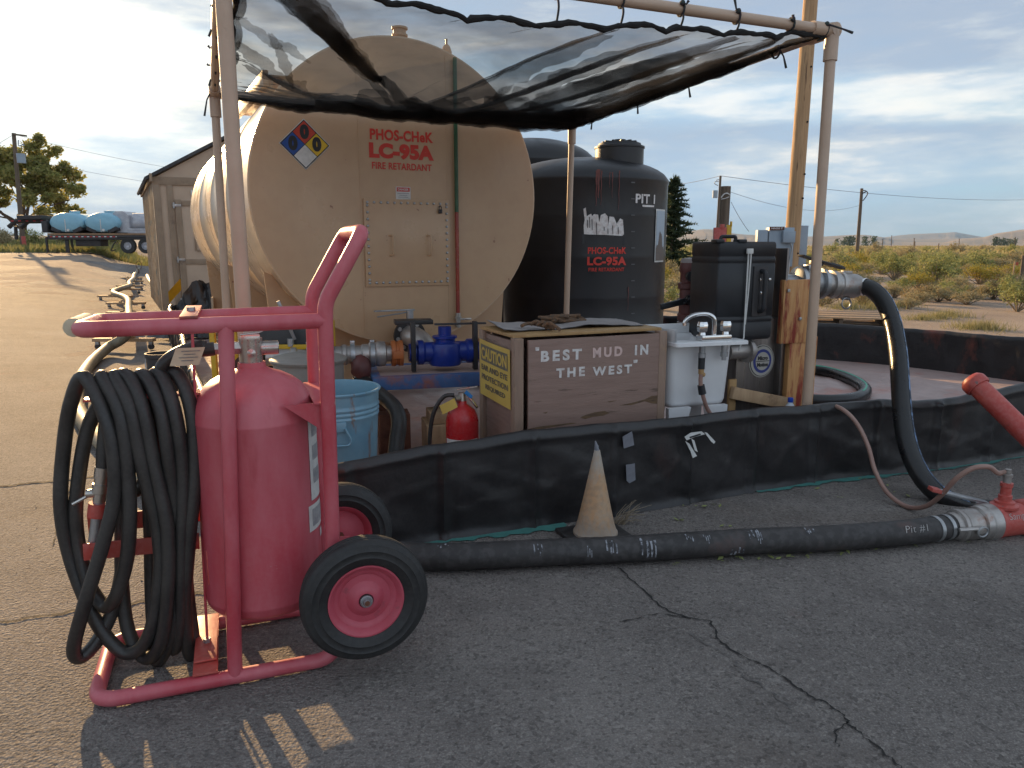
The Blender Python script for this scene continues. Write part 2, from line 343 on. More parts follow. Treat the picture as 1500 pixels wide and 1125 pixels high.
def leafmat(name, c1, c2, dry=None, trans=.35):
    m = bpy.data.materials.new(name); m.use_nodes = True; nt = m.node_tree; L = nt.links.new
    b = nt.nodes['Principled BSDF']; b.inputs['Roughness'].default_value = .7; b.inputs['Specular IOR Level'].default_value = .25
    g = nt.nodes.new('ShaderNodeNewGeometry'); rp = nt.nodes.new('ShaderNodeValToRGB'); e = rp.color_ramp.elements
    e[0].color = (*c1, 1); e[1].color = (*c2, 1)
    if dry: k = e.new(.9); k.color = (*dry, 1); e[1].position = .7 
    L(g.outputs['Random Per Island'], rp.inputs[0]); L(rp.outputs[0], b.inputs['Base Color'])
    tr = nt.nodes.new('ShaderNodeBsdfTranslucent'); L(rp.outputs[0], tr.inputs[0]); mx = nt.nodes.new('ShaderNodeMixShader'); mx.inputs[0].default_value = trans
    L(b.outputs[0], mx.inputs[1]); L(tr.outputs[0], mx.inputs[2]); L(mx.outputs[0], nt.nodes['Material Output'].inputs[0]); return m
m_sage = leafmat('sage_leaves', (.25, .245, .14), (.36, .34, .21), (.40, .31, .17))
m_green_bush = leafmat('green_brush', (.23, .25, .09), (.36, .36, .14))
m_gold_bush = leafmat('yellow_flower_brush', (.42, .31, .03), (.26, .25, .08))
m_rust_bush = leafmat('rusty_brush', (.32, .21, .11), (.42, .29, .16), (.28, .26, .13))
m_treeleaf = leafmat('tree_leaves', (.24, .27, .08), (.36, .37, .12), (.38, .33, .12), .55)
m_conifer = leafmat('conifer_needles', (.035, .055, .03), (.075, .10, .05))
m_grass = leafmat('dry_grass', (.24, .23, .10), (.36, .31, .15))

# ------------------------------------------------------------------ ground
def tc_out(nt): return nt.nodes['Texture Coordinate'].outputs['Object']
def ground_mats():
    def base(name):
        m = bpy.data.materials.new(name); m.use_nodes = True; nt = m.node_tree
        tc = nt.nodes.new('ShaderNodeTexCoord'); L = nt.links.new
        def noise(s, d=6, r=.6, st=(1, 1, 1)):
            mp = nt.nodes.new('ShaderNodeMapping'); mp.inputs['Scale'].default_value = st; L(tc.outputs['Object'], mp.inputs[0])
            n = nt.nodes.new('ShaderNodeTexNoise'); n.inputs['Scale'].default_value = s; n.inputs['Detail'].default_value = d; n.inputs['Roughness'].default_value = r; L(mp.outputs[0], n.inputs['Vector']); return n.outputs['Fac']
        def rng(f, a, c, o0=0., o1=1.):
            n = nt.nodes.new('ShaderNodeMapRange'); n.inputs[1].default_value = a; n.inputs[2].default_value = c; n.inputs[3].default_value = o0; n.inputs[4].default_value = o1; L(f, n.inputs[0]); return n.outputs[0]
        def mix(f, a, c):
            n = nt.nodes.new('ShaderNodeMix'); n.data_type = 'RGBA'; L(f, n.inputs[0])
            for i, x in ((6, a), (7, c)):
                if isinstance(x, tuple): n.inputs[i].default_value = (*x, 1)
                else: L(x, n.inputs[i])
            return n.outputs[2]
        return m, nt, L, noise, rng, mix, nt.nodes['Principled BSDF']
    m, nt, L, noise, rng, mix, b = base('worn_asphalt')
    c = mix(rng(noise(.7, 8, .65), .35, .65), (.150, .133, .124), (.238, .213, .196))
    c = mix(rng(noise(160, 2, .5), .5, .70, 0, .7), c, (.36, .33, .30))
    c = mix(rng(noise(70, 3, .6), .30, .44, .5, 0), c, (.055, .05, .048))
    c = mix(rng(noise(1.7, 9, .7), .48, .62, 0, .45), c, (.115, .10, .094)); c = mix(rng(noise(3.2, 10, .8), .58, .72, 0, .75), c, (.32, .30, .28)); c = mix(rng(noise(.9, 6, .7, (1.3, 1, 1)), .60, .72, 0, .35), c, (.24, .13, .10))
    c = mix(rng(noise(.5, 5, .6, (1, 3, 1)), .55, .75, 0, .35), c, (.17, .13, .10))
    vs_ = nt.nodes.new('ShaderNodeTexVoronoi'); vs_.inputs['Scale'].default_value = 85; L(tc_out(nt), vs_.inputs['Vector']); sx_ = nt.nodes.new('ShaderNodeSeparateColor'); L(vs_.outputs['Color'], sx_.inputs[0])
    c = mix(rng(sx_.outputs[0], .82, .98, 0, .38), c, (.36, .33, .30)); c = mix(rng(sx_.outputs[1], .76, .92, 0, .45), c, (.06, .054, .051))
    v2 = nt.nodes.new('ShaderNodeTexVoronoi'); v2.inputs['Scale'].default_value = 14; L(tc_out(nt), v2.inputs['Vector']); c = mix(rng(v2.outputs['Distance'], .05, .02, 0, .8), c, (.42, .38, .34))
    L(c, b.inputs['Base Color']); b.inputs['Roughness'].default_value = .85; b.inputs['Specular IOR Level'].default_value = .18
    v = nt.nodes.new('ShaderNodeTexVoronoi'); v.inputs['Scale'].default_value = 95; L(nt.nodes['Texture Coordinate'].outputs['Object'], v.inputs['Vector'])
    ad = nt.nodes.new('ShaderNodeMath'); ad.operation = 'MULTIPLY_ADD'; L(noise(45, 5, .7, (1, 1.6, 1)), ad.inputs[0]); ad.inputs[1].default_value = 1.3; L(v.outputs['Distance'], ad.inputs[2])
    bn = nt.nodes.new('ShaderNodeBump'); bn.inputs['Strength'].default_value = .8; bn.inputs['Distance'].default_value = .008; L(ad.outputs[0], bn.inputs['Height']); L(bn.outputs[0], b.inputs['Normal'])
    asph = m
    m, nt, L, noise, rng, mix, b = base('desert_dirt')
    c = mix(rng(noise(.35, 8, .65), .35, .65), (.25, .185, .14), (.34, .26, .195))
    c = mix(rng(noise(.9, 7, .7), .55, .68, 0, .7), c, (.17, .13, .105))
    c = mix(rng(noise(28, 4, .6), .52, .7, 0, .6), c, (.42, .34, .27))
    L(c, b.inputs['Base Color']); b.inputs['Roughness'].default_value = .95
    bn = nt.nodes.new('ShaderNodeBump'); bn.inputs['Strength'].default_value = .8; bn.inputs['Distance'].default_value = .05; L(noise(14, 8, .7), bn.inputs['Height']); L(bn.outputs[0], b.inputs['Normal'])
    dirt = m
    m, nt, L, noise, rng, mix, b = base('dry_hills')
    c = mix(rng(noise(.0012, 6, .6, (1, 1, 2)), .4, .6), (.30, .23, .17), (.18, .16, .14)); L(c, b.inputs['Base Color']); b.inputs['Roughness'].default_value = 1
    return asph, dirt, m
m_asphalt, m_dirt, m_hill = ground_mats()
def axis_steps(lo, hi, fine0, fine1, step):
    xs = []; x = fine0
    while x <= fine1: xs.append(x); x += step
    s = step
    while xs[-1] < hi: s *= 1.35; xs.append(min(hi, xs[-1] + s))
    s = step
    while xs[0] > lo: s *= 1.35; xs.insert(0, max(lo, xs[0] - s))
    return xs
def sheet(name, xs, ys, keep, dz, mat):
    b = MB(); nx = len(xs); b.v = [Vector((x, y, gz(x, y) + dz)) for y in ys for x in xs]
    for j in range(len(ys) - 1):
        for i in range(nx - 1):
            if keep((xs[i] + xs[i + 1]) / 2, (ys[j] + ys[j + 1]) / 2):
                b.f.append([j * nx + i, j * nx + i + 1, (j + 1) * nx + i + 1, (j + 1) * nx + i]); b.m.append(0)
    return structure(b.build(name, mat, base=(0, 0, 0)))
sheet('ground', axis_steps(-9000, 9000, -40, 40, 1.0), axis_steps(-60, 14000, -10, 70, 1.0), lambda x, y: True, -.006, m_dirt)
def asph_keep(x, y): return (x < -1.3 and y < 44 + .18 * x + 1.5 * math.sin(x * .7)) or y < 7.2
sheet('asphalt_yard', axis_steps(-70, 9, -12, 9, .5), axis_steps(-9, 46, -4, 14, .5), asph_keep, 0, m_asphalt)

def ribbon(name, pts, w, dz, mat, label=None, jit=.35, n=10):
    P = catmull(pts, n); b = MB(); vs = []; rnd = random.Random(len(pts) * 7 + int(w * 1e5))
    for i, p in enumerate(P):
        d = (P[min(i + 1, len(P) - 1)] - P[max(i - 1, 0)]).normalized(); s = Vector((-d.y, d.x, 0))
        j = s * rnd.uniform(-1, 1) * w * 1.6 * jit; ww = w * rnd.uniform(1 - jit, 1 + jit) * .5
        for q in (p + j + s * ww, p + j - s * ww): vs.append(Vector((q.x, q.y, gz(q.x, q.y) + dz)))
    b.add(vs, [[2 * i, 2 * i + 1, 2 * i + 3, 2 * i + 2] for i in range(len(P) - 1)])
    return structure(b.build(name, mat, base=(0, 0, 0)))
m_crack = M('crack_dark', (.012, .011, .011), (.025, .022, .02), 20, .95)
m_joint = M('pavement_joint', (.02, .018, .016), (.05, .043, .036), 20, .95)
ck = [onz(*p) for p in [(905, 832), (925, 850), (948, 872), (975, 893), (1010, 905), (1040, 912), (1052, 935), (1075, 955), (1110, 972), (1140, 988), (1165, 1005), (1190, 1022), (1225, 1040), (1240, 1058), (1262, 1078), (1290, 1100), (1318, 1124), (1350, 1150)]]
ribbon('asphalt_crack', ck, .0062, .004, m_crack, jit=.75, n=6)
m_ravel = M('ravelled_asphalt', (.085, .076, .072), (.16, .145, .135), 30, .95, bump=.6, bscale=60)
ribbon('asphalt_crack', [onz(*p) for p in [(1010, 928), (1040, 948), (1068, 962), (1090, 990), (1125, 1012), (1160, 1040)]], .006, .004, m_ravel, jit=.9, n=8)
ribbon('asphalt_crack', [onz(*p) for p in [(1240, 1058), (1225, 1075), (1228, 1095)]], .004, .004, m_crack, jit=.9, n=6)
ribbon('asphalt_crack', [onz(*p) for p in [(908, 912), (935, 906), (965, 900), (1005, 905)]], .005, .004, m_crack, jit=.8, n=6)
ribbon('pavement_joint', [onz(*p) for p in [(-120, 728), (0, 714), (85, 705), (150, 698), (230, 690)]], .022, .004, m_joint, jit=.35)
ribbon('pavement_joint', [onz(*p) for p in [(-90, 926), (0, 913), (90, 899), (170, 888), (300, 868), (420, 850)]], .014, .004, m_joint, jit=.6)
ribbon('asphalt_crack', [onz(*p) for p in [(108, 705), (96, 735), (84, 768), (78, 800)]], .004, .004, m_crack, jit=.8, n=6)

# ------------------------------------------------------------------ lettering
def text_mesh(s, size, bold=0.0, extrude=.001, align='CENTER', spacing=1.0, sx=1.0):
    cu = bpy.data.curves.new('t', 'FONT'); cu.body = s; cu.size = size; cu.extrude = extrude; cu.offset = bold; cu.align_x = align; cu.align_y = 'CENTER'; cu.space_character = spacing; cu.resolution_u = 4
    o = bpy.data.objects.new('t', cu); COL.objects.link(o); dg = bpy.context.evaluated_depsgraph_get(); dg.update()
    me = bpy.data.meshes.new_from_object(o.evaluated_get(dg)); vs = [Vector((v.co.x * sx, v.co.y, v.co.z)) for v in me.vertices]; fs = [list(p.vertices) for p in me.polygons]
    bpy.data.objects.remove(o); bpy.data.curves.remove(cu); bpy.data.meshes.remove(me); return vs, fs
def letter(name, s, size, o, ex, ey, mat, parent, bold=0., warp=None, align='CENTER', spacing=1., sx=1., lift=.0015, fit=None):
    vs, fs = text_mesh(s, size, bold, .0008, align, spacing, sx)
    if fit:                                            # stretch to a wanted width and height
        xs = [v.x for v in vs]; ys = [v.y for v in vs]; kx = fit[0] / (max(xs) - min(xs)); ky = fit[1] / (max(ys) - min(ys)); mx = (max(xs) + min(xs)) / 2; my = (max(ys) + min(ys)) / 2
        vs = [Vector(((v.x - mx) * kx, (v.y - my) * ky, v.z)) for v in vs]
    b = MB()
    if warp: b.add([warp(v.x, v.y, v.z + lift) for v in vs], fs)
    else:
        ex = Vector(ex).normalized(); ey = Vector(ey).normalized(); ez = ex.cross(ey); o = Vector(o)
        b.add([o + ex * v.x + ey * v.y + ez * (v.z + lift) for v in vs], fs)
    return b.build(name, mat, parent, smooth=False)
ZU = Vector((0, 0, 1))

# ------------------------------------------------------------------ wheeled fire extinguisher
A0 = Vector((-.896, 2.219, 0)); CU = Vector((math.cos(R(20.5)), math.sin(R(20.5)), 0)); CN = Vector((-CU.y, CU.x, 0))
def cw(u, n, z): return A0 + CU * u + CN * n + ZU * z
def cpx(px, py, n): return onplane(px, py, A0 + CN * n, CN)
def make_cart():
    t = thing('wheeled_fire_extinguisher', 'large red wheeled fire extinguisher with black hose coiled on its hand cart', 'fire extinguisher', cw(.05, .2, 0))
    W = .393; r = .0240
    # bottom loop turned up at both rear ends
    b = MB(); P = [cw(.325, 0, .30), cw(.325, 0, .0265), cw(-.405, 0, .0265), cw(-.405, W, .0265), cw(.325, W, .0265), cw(.325, W, .30)]
    b.tube(rounded(P, .075, 8), r, 14); b.build('base_frame', m_red, t)
    b = MB(); P = [cw(.325, 0, .28), cw(.335, 0, 1.165), cw(.338, 0, 1.225), cw(.462, 0, 1.44), cw(.462, W, 1.44), cw(.338, W, 1.225), cw(.335, W, 1.165), cw(.325, W, .28)]
    b.tube(rounded(P, .055, 8), r, 14); b.build('push_handle', m_red, t)
    for n in (0, W):
        b = MB(); b.tube([cw(0, n, .03), cw(.045, n, 1.165)], r * .96, 14); b.build('post', m_red, t)
    b = MB(); P = [cw(.335, 0, 1.168), cw(-.345, 0, 1.165), cw(-.345, W, 1.155), cw(.335, W, 1.163)]
    b.tube(rounded(P, .06, 8), r, 14); rail = b.build('top_rail', m_red, t)
    b = MB(); b.tube([cw(-.366, .07, 1.1655), cw(-.366, .30, 1.1615)], .0275, 14); b.build('rail_sticker', m_paper, rail)
    # hanger plate between the rails, thin rod, foot plates
    b = MB(); b.box(cw(-.055, W / 2, 1.192), (.05, W + .03, .008), CU, CN, .002); hp = b.build('hanger_plate', m_redpipe, t)
    b = MB(); b.cyl(cw(-.055, .17, 1.19), cw(-.055, .17, 1.208), .013, seg=6); b.build('bolt', m_steel, hp)
    b = MB(); b.tube([cw(-.055, .17, 1.19), cw(-.085, .17, .06)], .0048, 8); b.build('hose_rod', m_red, t)
    b = MB(); b.box(cw(-.088, W / 2, .058), (.075, W + .02, .008), CU, CN, .002); b.box(cw(-.088, .15, .071), (.07, .20, .007), CU, CN, .002); fp = b.build('foot_plate', m_redpipe, t)
    b = MB(); b.cyl(cw(-.085, .17, .074), cw(-.085, .17, .088), .013, seg=6); b.build('bolt', m_steel, fp)
    # cylinder
    c = cw(.115, W / 2, 0); rr = .194
    prof = [(.0, .168), (.06, .169), (.11, .174), (.150, .184), (.178, .198), (rr - .004, .214), (rr, .232), (rr + .0012, .235), (rr, .239), (rr, .835), (rr + .0012, .838), (rr, .842), (.192, .868), (.184, .897), (.171, .921), (.156, .945), (.130, .966), (.098, .983), (.065, .994), (.045, 1.005), (.043, 1.022), (.0, 1.023)]
    b = MB(); b.lathe(prof, c, seg=56); tank = b.build('cylinder', m_red, t, ang=50)
    def wrap(ang, z, rad=rr + .0016): return c + (CU * math.cos(ang) - CN * math.sin(ang)) * rad + ZU * z
    def patch(name, a0, a1, z0, z1, mat, lift=.0016):
        b = MB(); b.grid(lambda i, j: wrap(a0 + (a1 - a0) * i, z0 + (z1 - z0) * j, rr + lift), 8, 2); return b.build(name, mat, tank)
    la = patch('label', .02, .62, .56, .84, m_label); 
    for k in range(3): patch('label_pictogram', .10, .52, .775 - k * .08, .825 - k * .08, m_labelgrey, .0024)
    patch('inspection_label', -.05, .72, .455, .545, m_label); patch('inspection_print', .03, .62, .47, .53, m_labelgrey, .0024)
    patch('corner_label', -.02, .30, .41, .44, m_label)
    # tank bracket to the rear posts
    b = MB(); b.box(cw(.315, W / 2, .905), (.05, W, .006), CU, CN, .001); b.box(cw(.338, W / 2, .87), (.006, W - .03, .075), CU, CN, .001)
    b.prism([(0, 0), (.13, 0), (.13, .10)], cw(.195, .012, .905), CU, ZU * -1, .008); br = b.build('tank_bracket', m_red, t)
    b = MB(); b.cyl(cw(.29, .03, .865), cw(.335, .03, .865), .011, seg=6); b.build('bolt', m_rusty, br)
    # axle, wheels
    b = MB(); b.cyl(cw(.41, -.135, .275), cw(.41, W + .14, .275), .0125, seg=14); b.build('axle', m_rusty, t)
    b = MB()
    for n in (0, W): b = MB(); b.prism([(.30, .10), (.37, .18), (.435, .255), (.435, .295), (.37, .30), (.30, .30)], cw(0, n + .006, 0), CU, ZU, .012); b.build('axle_bracket', m_red, t)
    for n, s in ((-.095, -1), (W + .095, 1)):
        o = cw(.41, n, .275); ax = CN * s
        b = MB(); ty = [(.118, -.030), (.130, -.041), (.148, -.0455), (.151, -.048), (.155, -.046), (.170, -.0465), (.173, -.0485), (.177, -.046), (.187, -.042), (.199, -.034), (.2035, -.026), (.2045, -.018), (.2005, -.016), (.2005, -.012), (.206, -.010), (.2065, -.002), (.2025, 0), (.2025, .003), (.2065, .005), (.206, .010), (.2005, .012), (.2005, .016), (.2045, .018), (.2035, .026), (.199, .034), (.193, .038), (.1915, .0405), (.187, .042), (.177, .046), (.173, .0485), (.170, .0465), (.155, .046), (.151, .048), (.148, .0455), (.130, .041), (.118, .030)]
        b.lathe(ty, o, ax, 64, caps=False); wh = None
        b2 = MB(); rim = [(.0, .004), (.022, .004), (.024, .030), (.034, .030), (.046, .022), (.060, .010), (.082, .008), (.090, .016), (.100, .018), (.108, .030), (.117, .037), (.122, .037), (.122, -.037), (.110, -.030), (.095, -.008), (.06, -.006), (.034, -.02), (.0, -.02)]
        b2.lathe(rim, o, ax, 56); wh = b2.build('wheel', m_redrim, t)
        b.build('tyre', m_tyre, wh)
        b = MB(); b.lathe([(.0, .050), (.010, .050), (.0115, .048), (.012, .040), (.018, .040), (.0205, .037), (.0205, .028), (.0, .028)], o, ax, 24); b.build('hub', m_steel, wh)
        b = MB(); b.lathe([(.0, .0515), (.0085, .0515), (.0085, .049)], o, ax, 18); b.build('hub_rust', m_rusty, wh)
    # valve head
    vb = MB(); vb.cyl(c + ZU * 1.015, c + ZU * 1.10, .036, .038, 22); vb.box(c + ZU * 1.10, (.062, .06, .03), CU, CN, .006)
    vb.lathe([(.0, .03), (.021, .03), (.023, .036), (.023, .085), (.019, .088), (.0, .088)], c + ZU * 1.066, CU, 20)
    vb.lathe([(.0, .03), (.022, .03), (.022, .052), (.027, .055), (.027, .08), (.020, .084), (.020, .12), (.0, .12)], c + ZU * 1.070, CU * -1, 6)
    vb.lathe([(.0, .03), (.012, .03), (.014, .045), (.0, .05)], c + ZU * 1.055, CN * -1, 16)
    va = vb.build('valve', m_nickel, t)
    b = MB(); b.prism([(-.02, 0), (.10, .052), (.104, .066), (.08, .066), (-.02, .026)], c + ZU * 1.098 + CN * .014, CU, ZU, .028); b.tube(rounded([c + ZU * 1.115 + CU * -.03 - CN * .03, c + ZU * 1.12 + CU * .03 - CN * .034, c + ZU * 1.15 + CU * .08 - CN * .03], .01), .002, 6); b.build('lever', m_nickel, va)
    q = c + ZU * 1.055 - CU * .19 - CN * .045
    b = MB(); b.grid(lambda i, j: q + (CU * (i - .5) * .085 + (ZU * .9 + CU * .35) * (j - .5) * .062) - CN * (.004 * math.sin(i * 3)), 6, 3); tg = b.build('inspection_tag', m_paper, va)
    b = MB()
    for k in range(4): 
        for kk in range(2): b.grid(lambda i, j: q + CU * ((i - .5) * (.055 - .02 * (k % 2)) + .004) + (ZU * .9 + CU * .35) * (.018 - k * .011 + .003 * j) - CN * (.0035 + .002), 1, 1)
    b.build('tag_print', m_labelgrey, tg)
    # hose: lead from the valve, then seven turns over the peg, ending at the nozzle
    def hp_(px, py, n): return cpx(px, py, .205 + (n - .2) * .5)
    T_, F_, B_, K_ = .2, .075, .19, .33
    P = [c + ZU * 1.070 - CU * .11, c + ZU * 1.068 - CU * .15, hp_(296, 508, .19), hp_(268, 515, .19), hp_(246, 528, .2), hp_(235, 546, .22), hp_(240, 575, .27), hp_(252, 650, K_), hp_(256, 760, K_), hp_(254, 850, .3), hp_(252, 925, .24), hp_(256, 950, .18), hp_(264, 900, .11)]
    P += [hp_(266, 800, F_), hp_(268, 690, F_), hp_(255, 600, .09), hp_(232, 547, T_)]
    for seq in (
        [(212, 580, .27), (214, 660, .28), (220, 770, .28), (222, 870, .27), (226, 938, .23), (232, 968, B_), (252, 925, .13), (258, 850, .11), (257, 760, .10), (247, 670, F_), (234, 595, .1), (209, 549, T_)],
        [(190, 585, .29), (182, 680, .32), (178, 790, .33), (180, 870, .31), (190, 930, .26), (214, 964, B_), (236, 940, .09), (246, 860, .055), (245, 770, .05), (226, 680, F_), (208, 595, .1), (184, 549, T_)],
        [(158, 575, .27), (128, 630, K_), (112, 730, K_), (114, 790, K_), (128, 850, .28), (145, 880, .24), (158, 888, B_), (172, 868, .11), (187, 810, F_), (189, 720, F_), (177, 610, .1), (149, 552, T_)],
        [(165, 585, .27), (178, 680, K_), (184, 780, K_), (172, 870, .3), (148, 930, .25), (120, 962, .20), (108, 950, .15), (124, 885, .09), (150, 800, F_), (168, 720, F_), (160, 630, .1), (125, 553, T_)],
        [(104, 590, .27), (93, 660, K_), (89, 740, K_), (101, 810, K_), (124, 875, .28), (150, 925, .24), (185, 957, B_), (216, 935, .12), (233, 860, .09), (232, 780, .09), (208, 680, F_), (190, 595, .1), (168, 551, T_)],
        [(200, 570, .25), (240, 590, .27), (262, 660, K_), (266, 760, K_), (275, 870, .3), (284, 950, .22), (276, 952, B_), (271, 880, .11), (278, 780, F_), (286, 690, F_), (280, 600, .1), (257, 546, T_), (236, 575, .26), (222, 680, K_), (190, 720, .33), (166, 640, .31), (157, 620, .28), (153, 650, .27), (151, 690, .26)]):
        P += [hp_(*p) for p in seq]
    b = MB(); b.tube(catmull(P, 7), .0222, 12); hose = b.build('hose', m_hose, t)
    # nozzle
    e = hp_(151, 684, .26); e2 = hp_(145, 735, .26); d = (e2 - e).normalized()
    b = MB(); b.lathe([(.0, 0), (.024, 0), (.024, .035), (.021, .036), (.021, .055), (.025, .056), (.025, .085), (.019, .088), (.019, .115), (.0, .115)], e, d, 20); b.cyl(e + d * .085, e + d * .085 - CU * .04, .015, .013); b.tube([e + d * .09 - CU * .03, e + d * .115 - CU * .075], .006, 8); nz = b.build('nozzle', m_nickel, t)
    b = MB(); b.cyl(e + d * .113, e + d * .26, .018, .018, 16); b.build('nozzle_barrel', m_steel, nz)
    b = MB(); b.box(cw(-.255, .30, .49), (.34, .008, .06), CU, CN, .002); b.cyl(e + d * .12, e + d * .165, .03, .03, 16); b.build('nozzle_holder', m_redpipe, t)
    # peg and flat strap of the hose rack
    b = MB(); b.box(cw(-.215, .195, .930), (.33, .05, .008), CU, CN, .002); b.box(cw(-.06, .195, .90), (.008, .05, .07), CU, CN, .002); b.build('hose_peg', m_redpipe, t)
    pa, pb = cpx(122, 809, .207), cpx(292, 792, .207); d = (pb - pa)
    b = MB(); b.box((pa + pb) / 2, (d.length, .007, .056), d, CN, .002); b.box(cw(-.055, .16, .36), (.02, .09, .12), CU, CN, .002); b.build('hose_strap', m_redpipe, t)
make_cart()

# ------------------------------------------------------------------ containment pit: liner walls, floor, underlay
W0 = Vector((-.455, 3.374, 0)); WU = Vector((math.cos(R(21.2)), math.sin(R(21.2)), 0)); WN = Vector((-WU.y, WU.x, 0))
def wp(t, n, z=0.): return W0 + WU * t + WN * n + ZU * z
def wpx(px, py, n): return onplane(px, py, W0 + WN * n, WN)
def hnoise(x, y=0., s=0):
    return math.sin(x * 2.1 + s) * .5 + math.sin(x * 5.3 + 1.7 * s + y * 2) * .3 + math.sin(x * 11.7 + y * 5 + s * 3.1) * .2
def liner_wall(name, label, pts, heights, thick=.05, seed=0, inner=1, seam=.46, mat=m_liner):
    """sheet draped over a board wall: outside face, rounded top, inside face; pts run along the outside foot"""
    P = [Vector(p) for p in pts]; L = [0]
    for i in range(1, len(P)): L.append(L[-1] + (P[i] - P[i - 1]).length)
    n = max(8, int(L[-1] / .018)); path = []; hs = []
    dense = catmull(P, 24); DL = [0]
    for i in range(1, len(dense)): DL.append(DL[-1] + (dense[i] - dense[i - 1]).length)
    k = 0; 
    for i in range(n + 1):
        s = DL[-1] * i / n
        while k < len(DL) - 2 and DL[k + 1] < s: k += 1
        f = (s - DL[k]) / max(1e-6, DL[k + 1] - DL[k]); path.append(dense[k].lerp(dense[k + 1], f))
        u = i / n * (len(heights) - 1); q = min(int(u), len(heights) - 2); g = u - q; g = g * g * (3 - 2 * g); hs.append(heights[q] * (1 - g) + heights[q + 1] * g)
    b = MB(); prof = [(0, .0, .014), (0, .04, .006)] + [(0, v, 0) for v in (.08, .12, .17, .22, .27, .32, .37, .42, .47, .52, .57, .62, .67, .72, .77, .82, .86, .89, .92, .95)] + [(.12, .985, 0), (.5, 1.0, 0), (.88, .985, 0)] + [(1, v, 0) for v in (.9, .75, .55, .35, .15, 0.)]
    vs = []; m = len(prof)
    for i in range(n + 1):
        d = (path[min(i + 1, n)] - path[max(i - 1, 0)]).normalized(); nn = Vector((-d.y, d.x, 0)) * inner; s = DL[-1] * i / n; h = hs[i]
        z0 = gz(path[i].x, path[i].y)
        top = h + .006 * hnoise(s * 3, 0, seed + 2)
        for j, (a, v, fl) in enumerate(prof):
            side = -1 if a < .5 else 1
            sm = (s + .21) % seam - seam / 2
            rib = .019 * math.exp(-(sm / .013) ** 2) - .006 * math.exp(-((abs(sm) - .045) / .02) ** 2)     # vertical seam with a tuck either side
            cr = lambda a_, b_, c_: (1 - abs(math.sin(s * a_ + v * b_ + c_ + 1.3 * math.sin(s * 2.3 + v * 3 + c_)))) ** 5
            wr = .011 * hnoise(s * 1.9, v * 2.2, seed) + .003 * hnoise(s * 5 + v * 3, v * 6, seed + 5) + .008 * cr(3.1, 4.0, seed) + .007 * cr(-5.3, 5.5, seed * 2) + .004 * cr(9, 1.5, seed + 4)
            lip = .011 * math.exp(-((v - .91) / .022) ** 2)                                              # hem line below the top
            off = (wr * math.sin(min(1, v * 1.2) * math.pi) ** .7 * .9 if 0 < v < 1 else 0) + (rib + lip if a == 0 else 0) + fl * (1 + .4 * hnoise(s * 3, 1, seed))
            q = path[i] + nn * (a * thick) + (nn * side) * (off if side < 0 or True else 0)
            vs.append(Vector((q.x, q.y, z0 + .002 + v * top)))
    b.add(vs, [[i * m + j, (i + 1) * m + j, (i + 1) * m + j + 1, i * m + j + 1] for i in range(n) for j in range(m - 1)])
    return tag(b.build(name, mat, ang=75), label, 'containment wall', 'black liner walls round the tank pit')
CORN = Vector((-1.20, 3.08, 0))
front = liner_wall('liner_wall', 'long black liner wall behind the traffic cone and the hose on the asphalt', [CORN, wp(-.45, 0), wp(0, 0), wp(.85, 0), wp(1.4, .01), onz(1200, 705), onz(1350, 690), onz(1500, 668), Vector((4.9, 5.5, 0)), Vector((6.0, 6.0, 0))],
    [.44, .43, .47, .50, .492, .49, .487, .475, .47, .45, .47, .50, .492, .50, .515, .49, .49, .48], seed=1)
def lw(s, off=0., z=0.): return CORN + Vector((-math.sin(LW), math.cos(LW), 0)) * s + LN * off + ZU * z
liner_wall('liner_wall', 'sagging black liner wall on the left beside the wooden hose dollies', [CORN, lw(2.0), lw(4.2, .02), lw(6.4), lw(8.6, .05), lw(9.5)], [.38, .40, .42, .44, .46, .45, .5, .5], seed=4, inner=-1)
liner_wall('liner_wall', 'red splashed black liner wall at the far right below the brush', [Vector((6.0, 6.0, 0)), Vector((5.75, 6.85, 0)), Vector((5.30, 7.55, 0)), Vector((4.62, 8.5, 0)), Vector((3.9, 9.08, 0)), Vector((2.9, 9.6, 0)), Vector((1.9, 10.4, 0))], [.47, .48, .47, .46, .46, .47, .46, .45], seed=8, inner=1, mat=M('splashed_liner', (.013, .012, .013), (.028, .025, .026), 3.5, .45, bump=.4, bscale=5, stain=(.16, .045, .03), stain_at=(.56, .72), sscale=2.2, sstretch=(1.4, 1.4, .8), bdist=.03))
# floor sheet with folds
def floor_pt(i, j):
    a = CORN.lerp(Vector((6.0, 6.0, 0)), i); bq = lw(9.5).lerp(Vector((1.9, 10.4, 0)), i); 
    q = a.lerp(bq, j); z = .012 + .012 * (1 + hnoise(q.x * 2.2 + q.y, q.y * 1.3, 3)) + .016 * max(0, hnoise(q.x * 4 - q.y * 2.4, q.y * 2, 6)) 
    return Vector((q.x, q.y, z))
b = MB(); b.grid(lambda i, j: floor_pt(.012 + .976 * i, .012 + .976 * j), 150, 170)
b.add([Vector((6.0, 6.0, .02)), Vector((5.75, 6.85, .02)), Vector((5.30, 7.55, .02)), Vector((4.62, 8.5, .02)), Vector((3.9, 9.08, .02)), Vector((2.9, 9.6, .02)), Vector((1.9, 10.4, .02)), Vector((3.0, 8.0, .016))], [[0, 1, 7], [1, 2, 7], [2, 3, 7], [3, 4, 7], [4, 5, 7], [5, 6, 7]])
structure(b.build('pit_floor', m_linerfloor, ang=70))
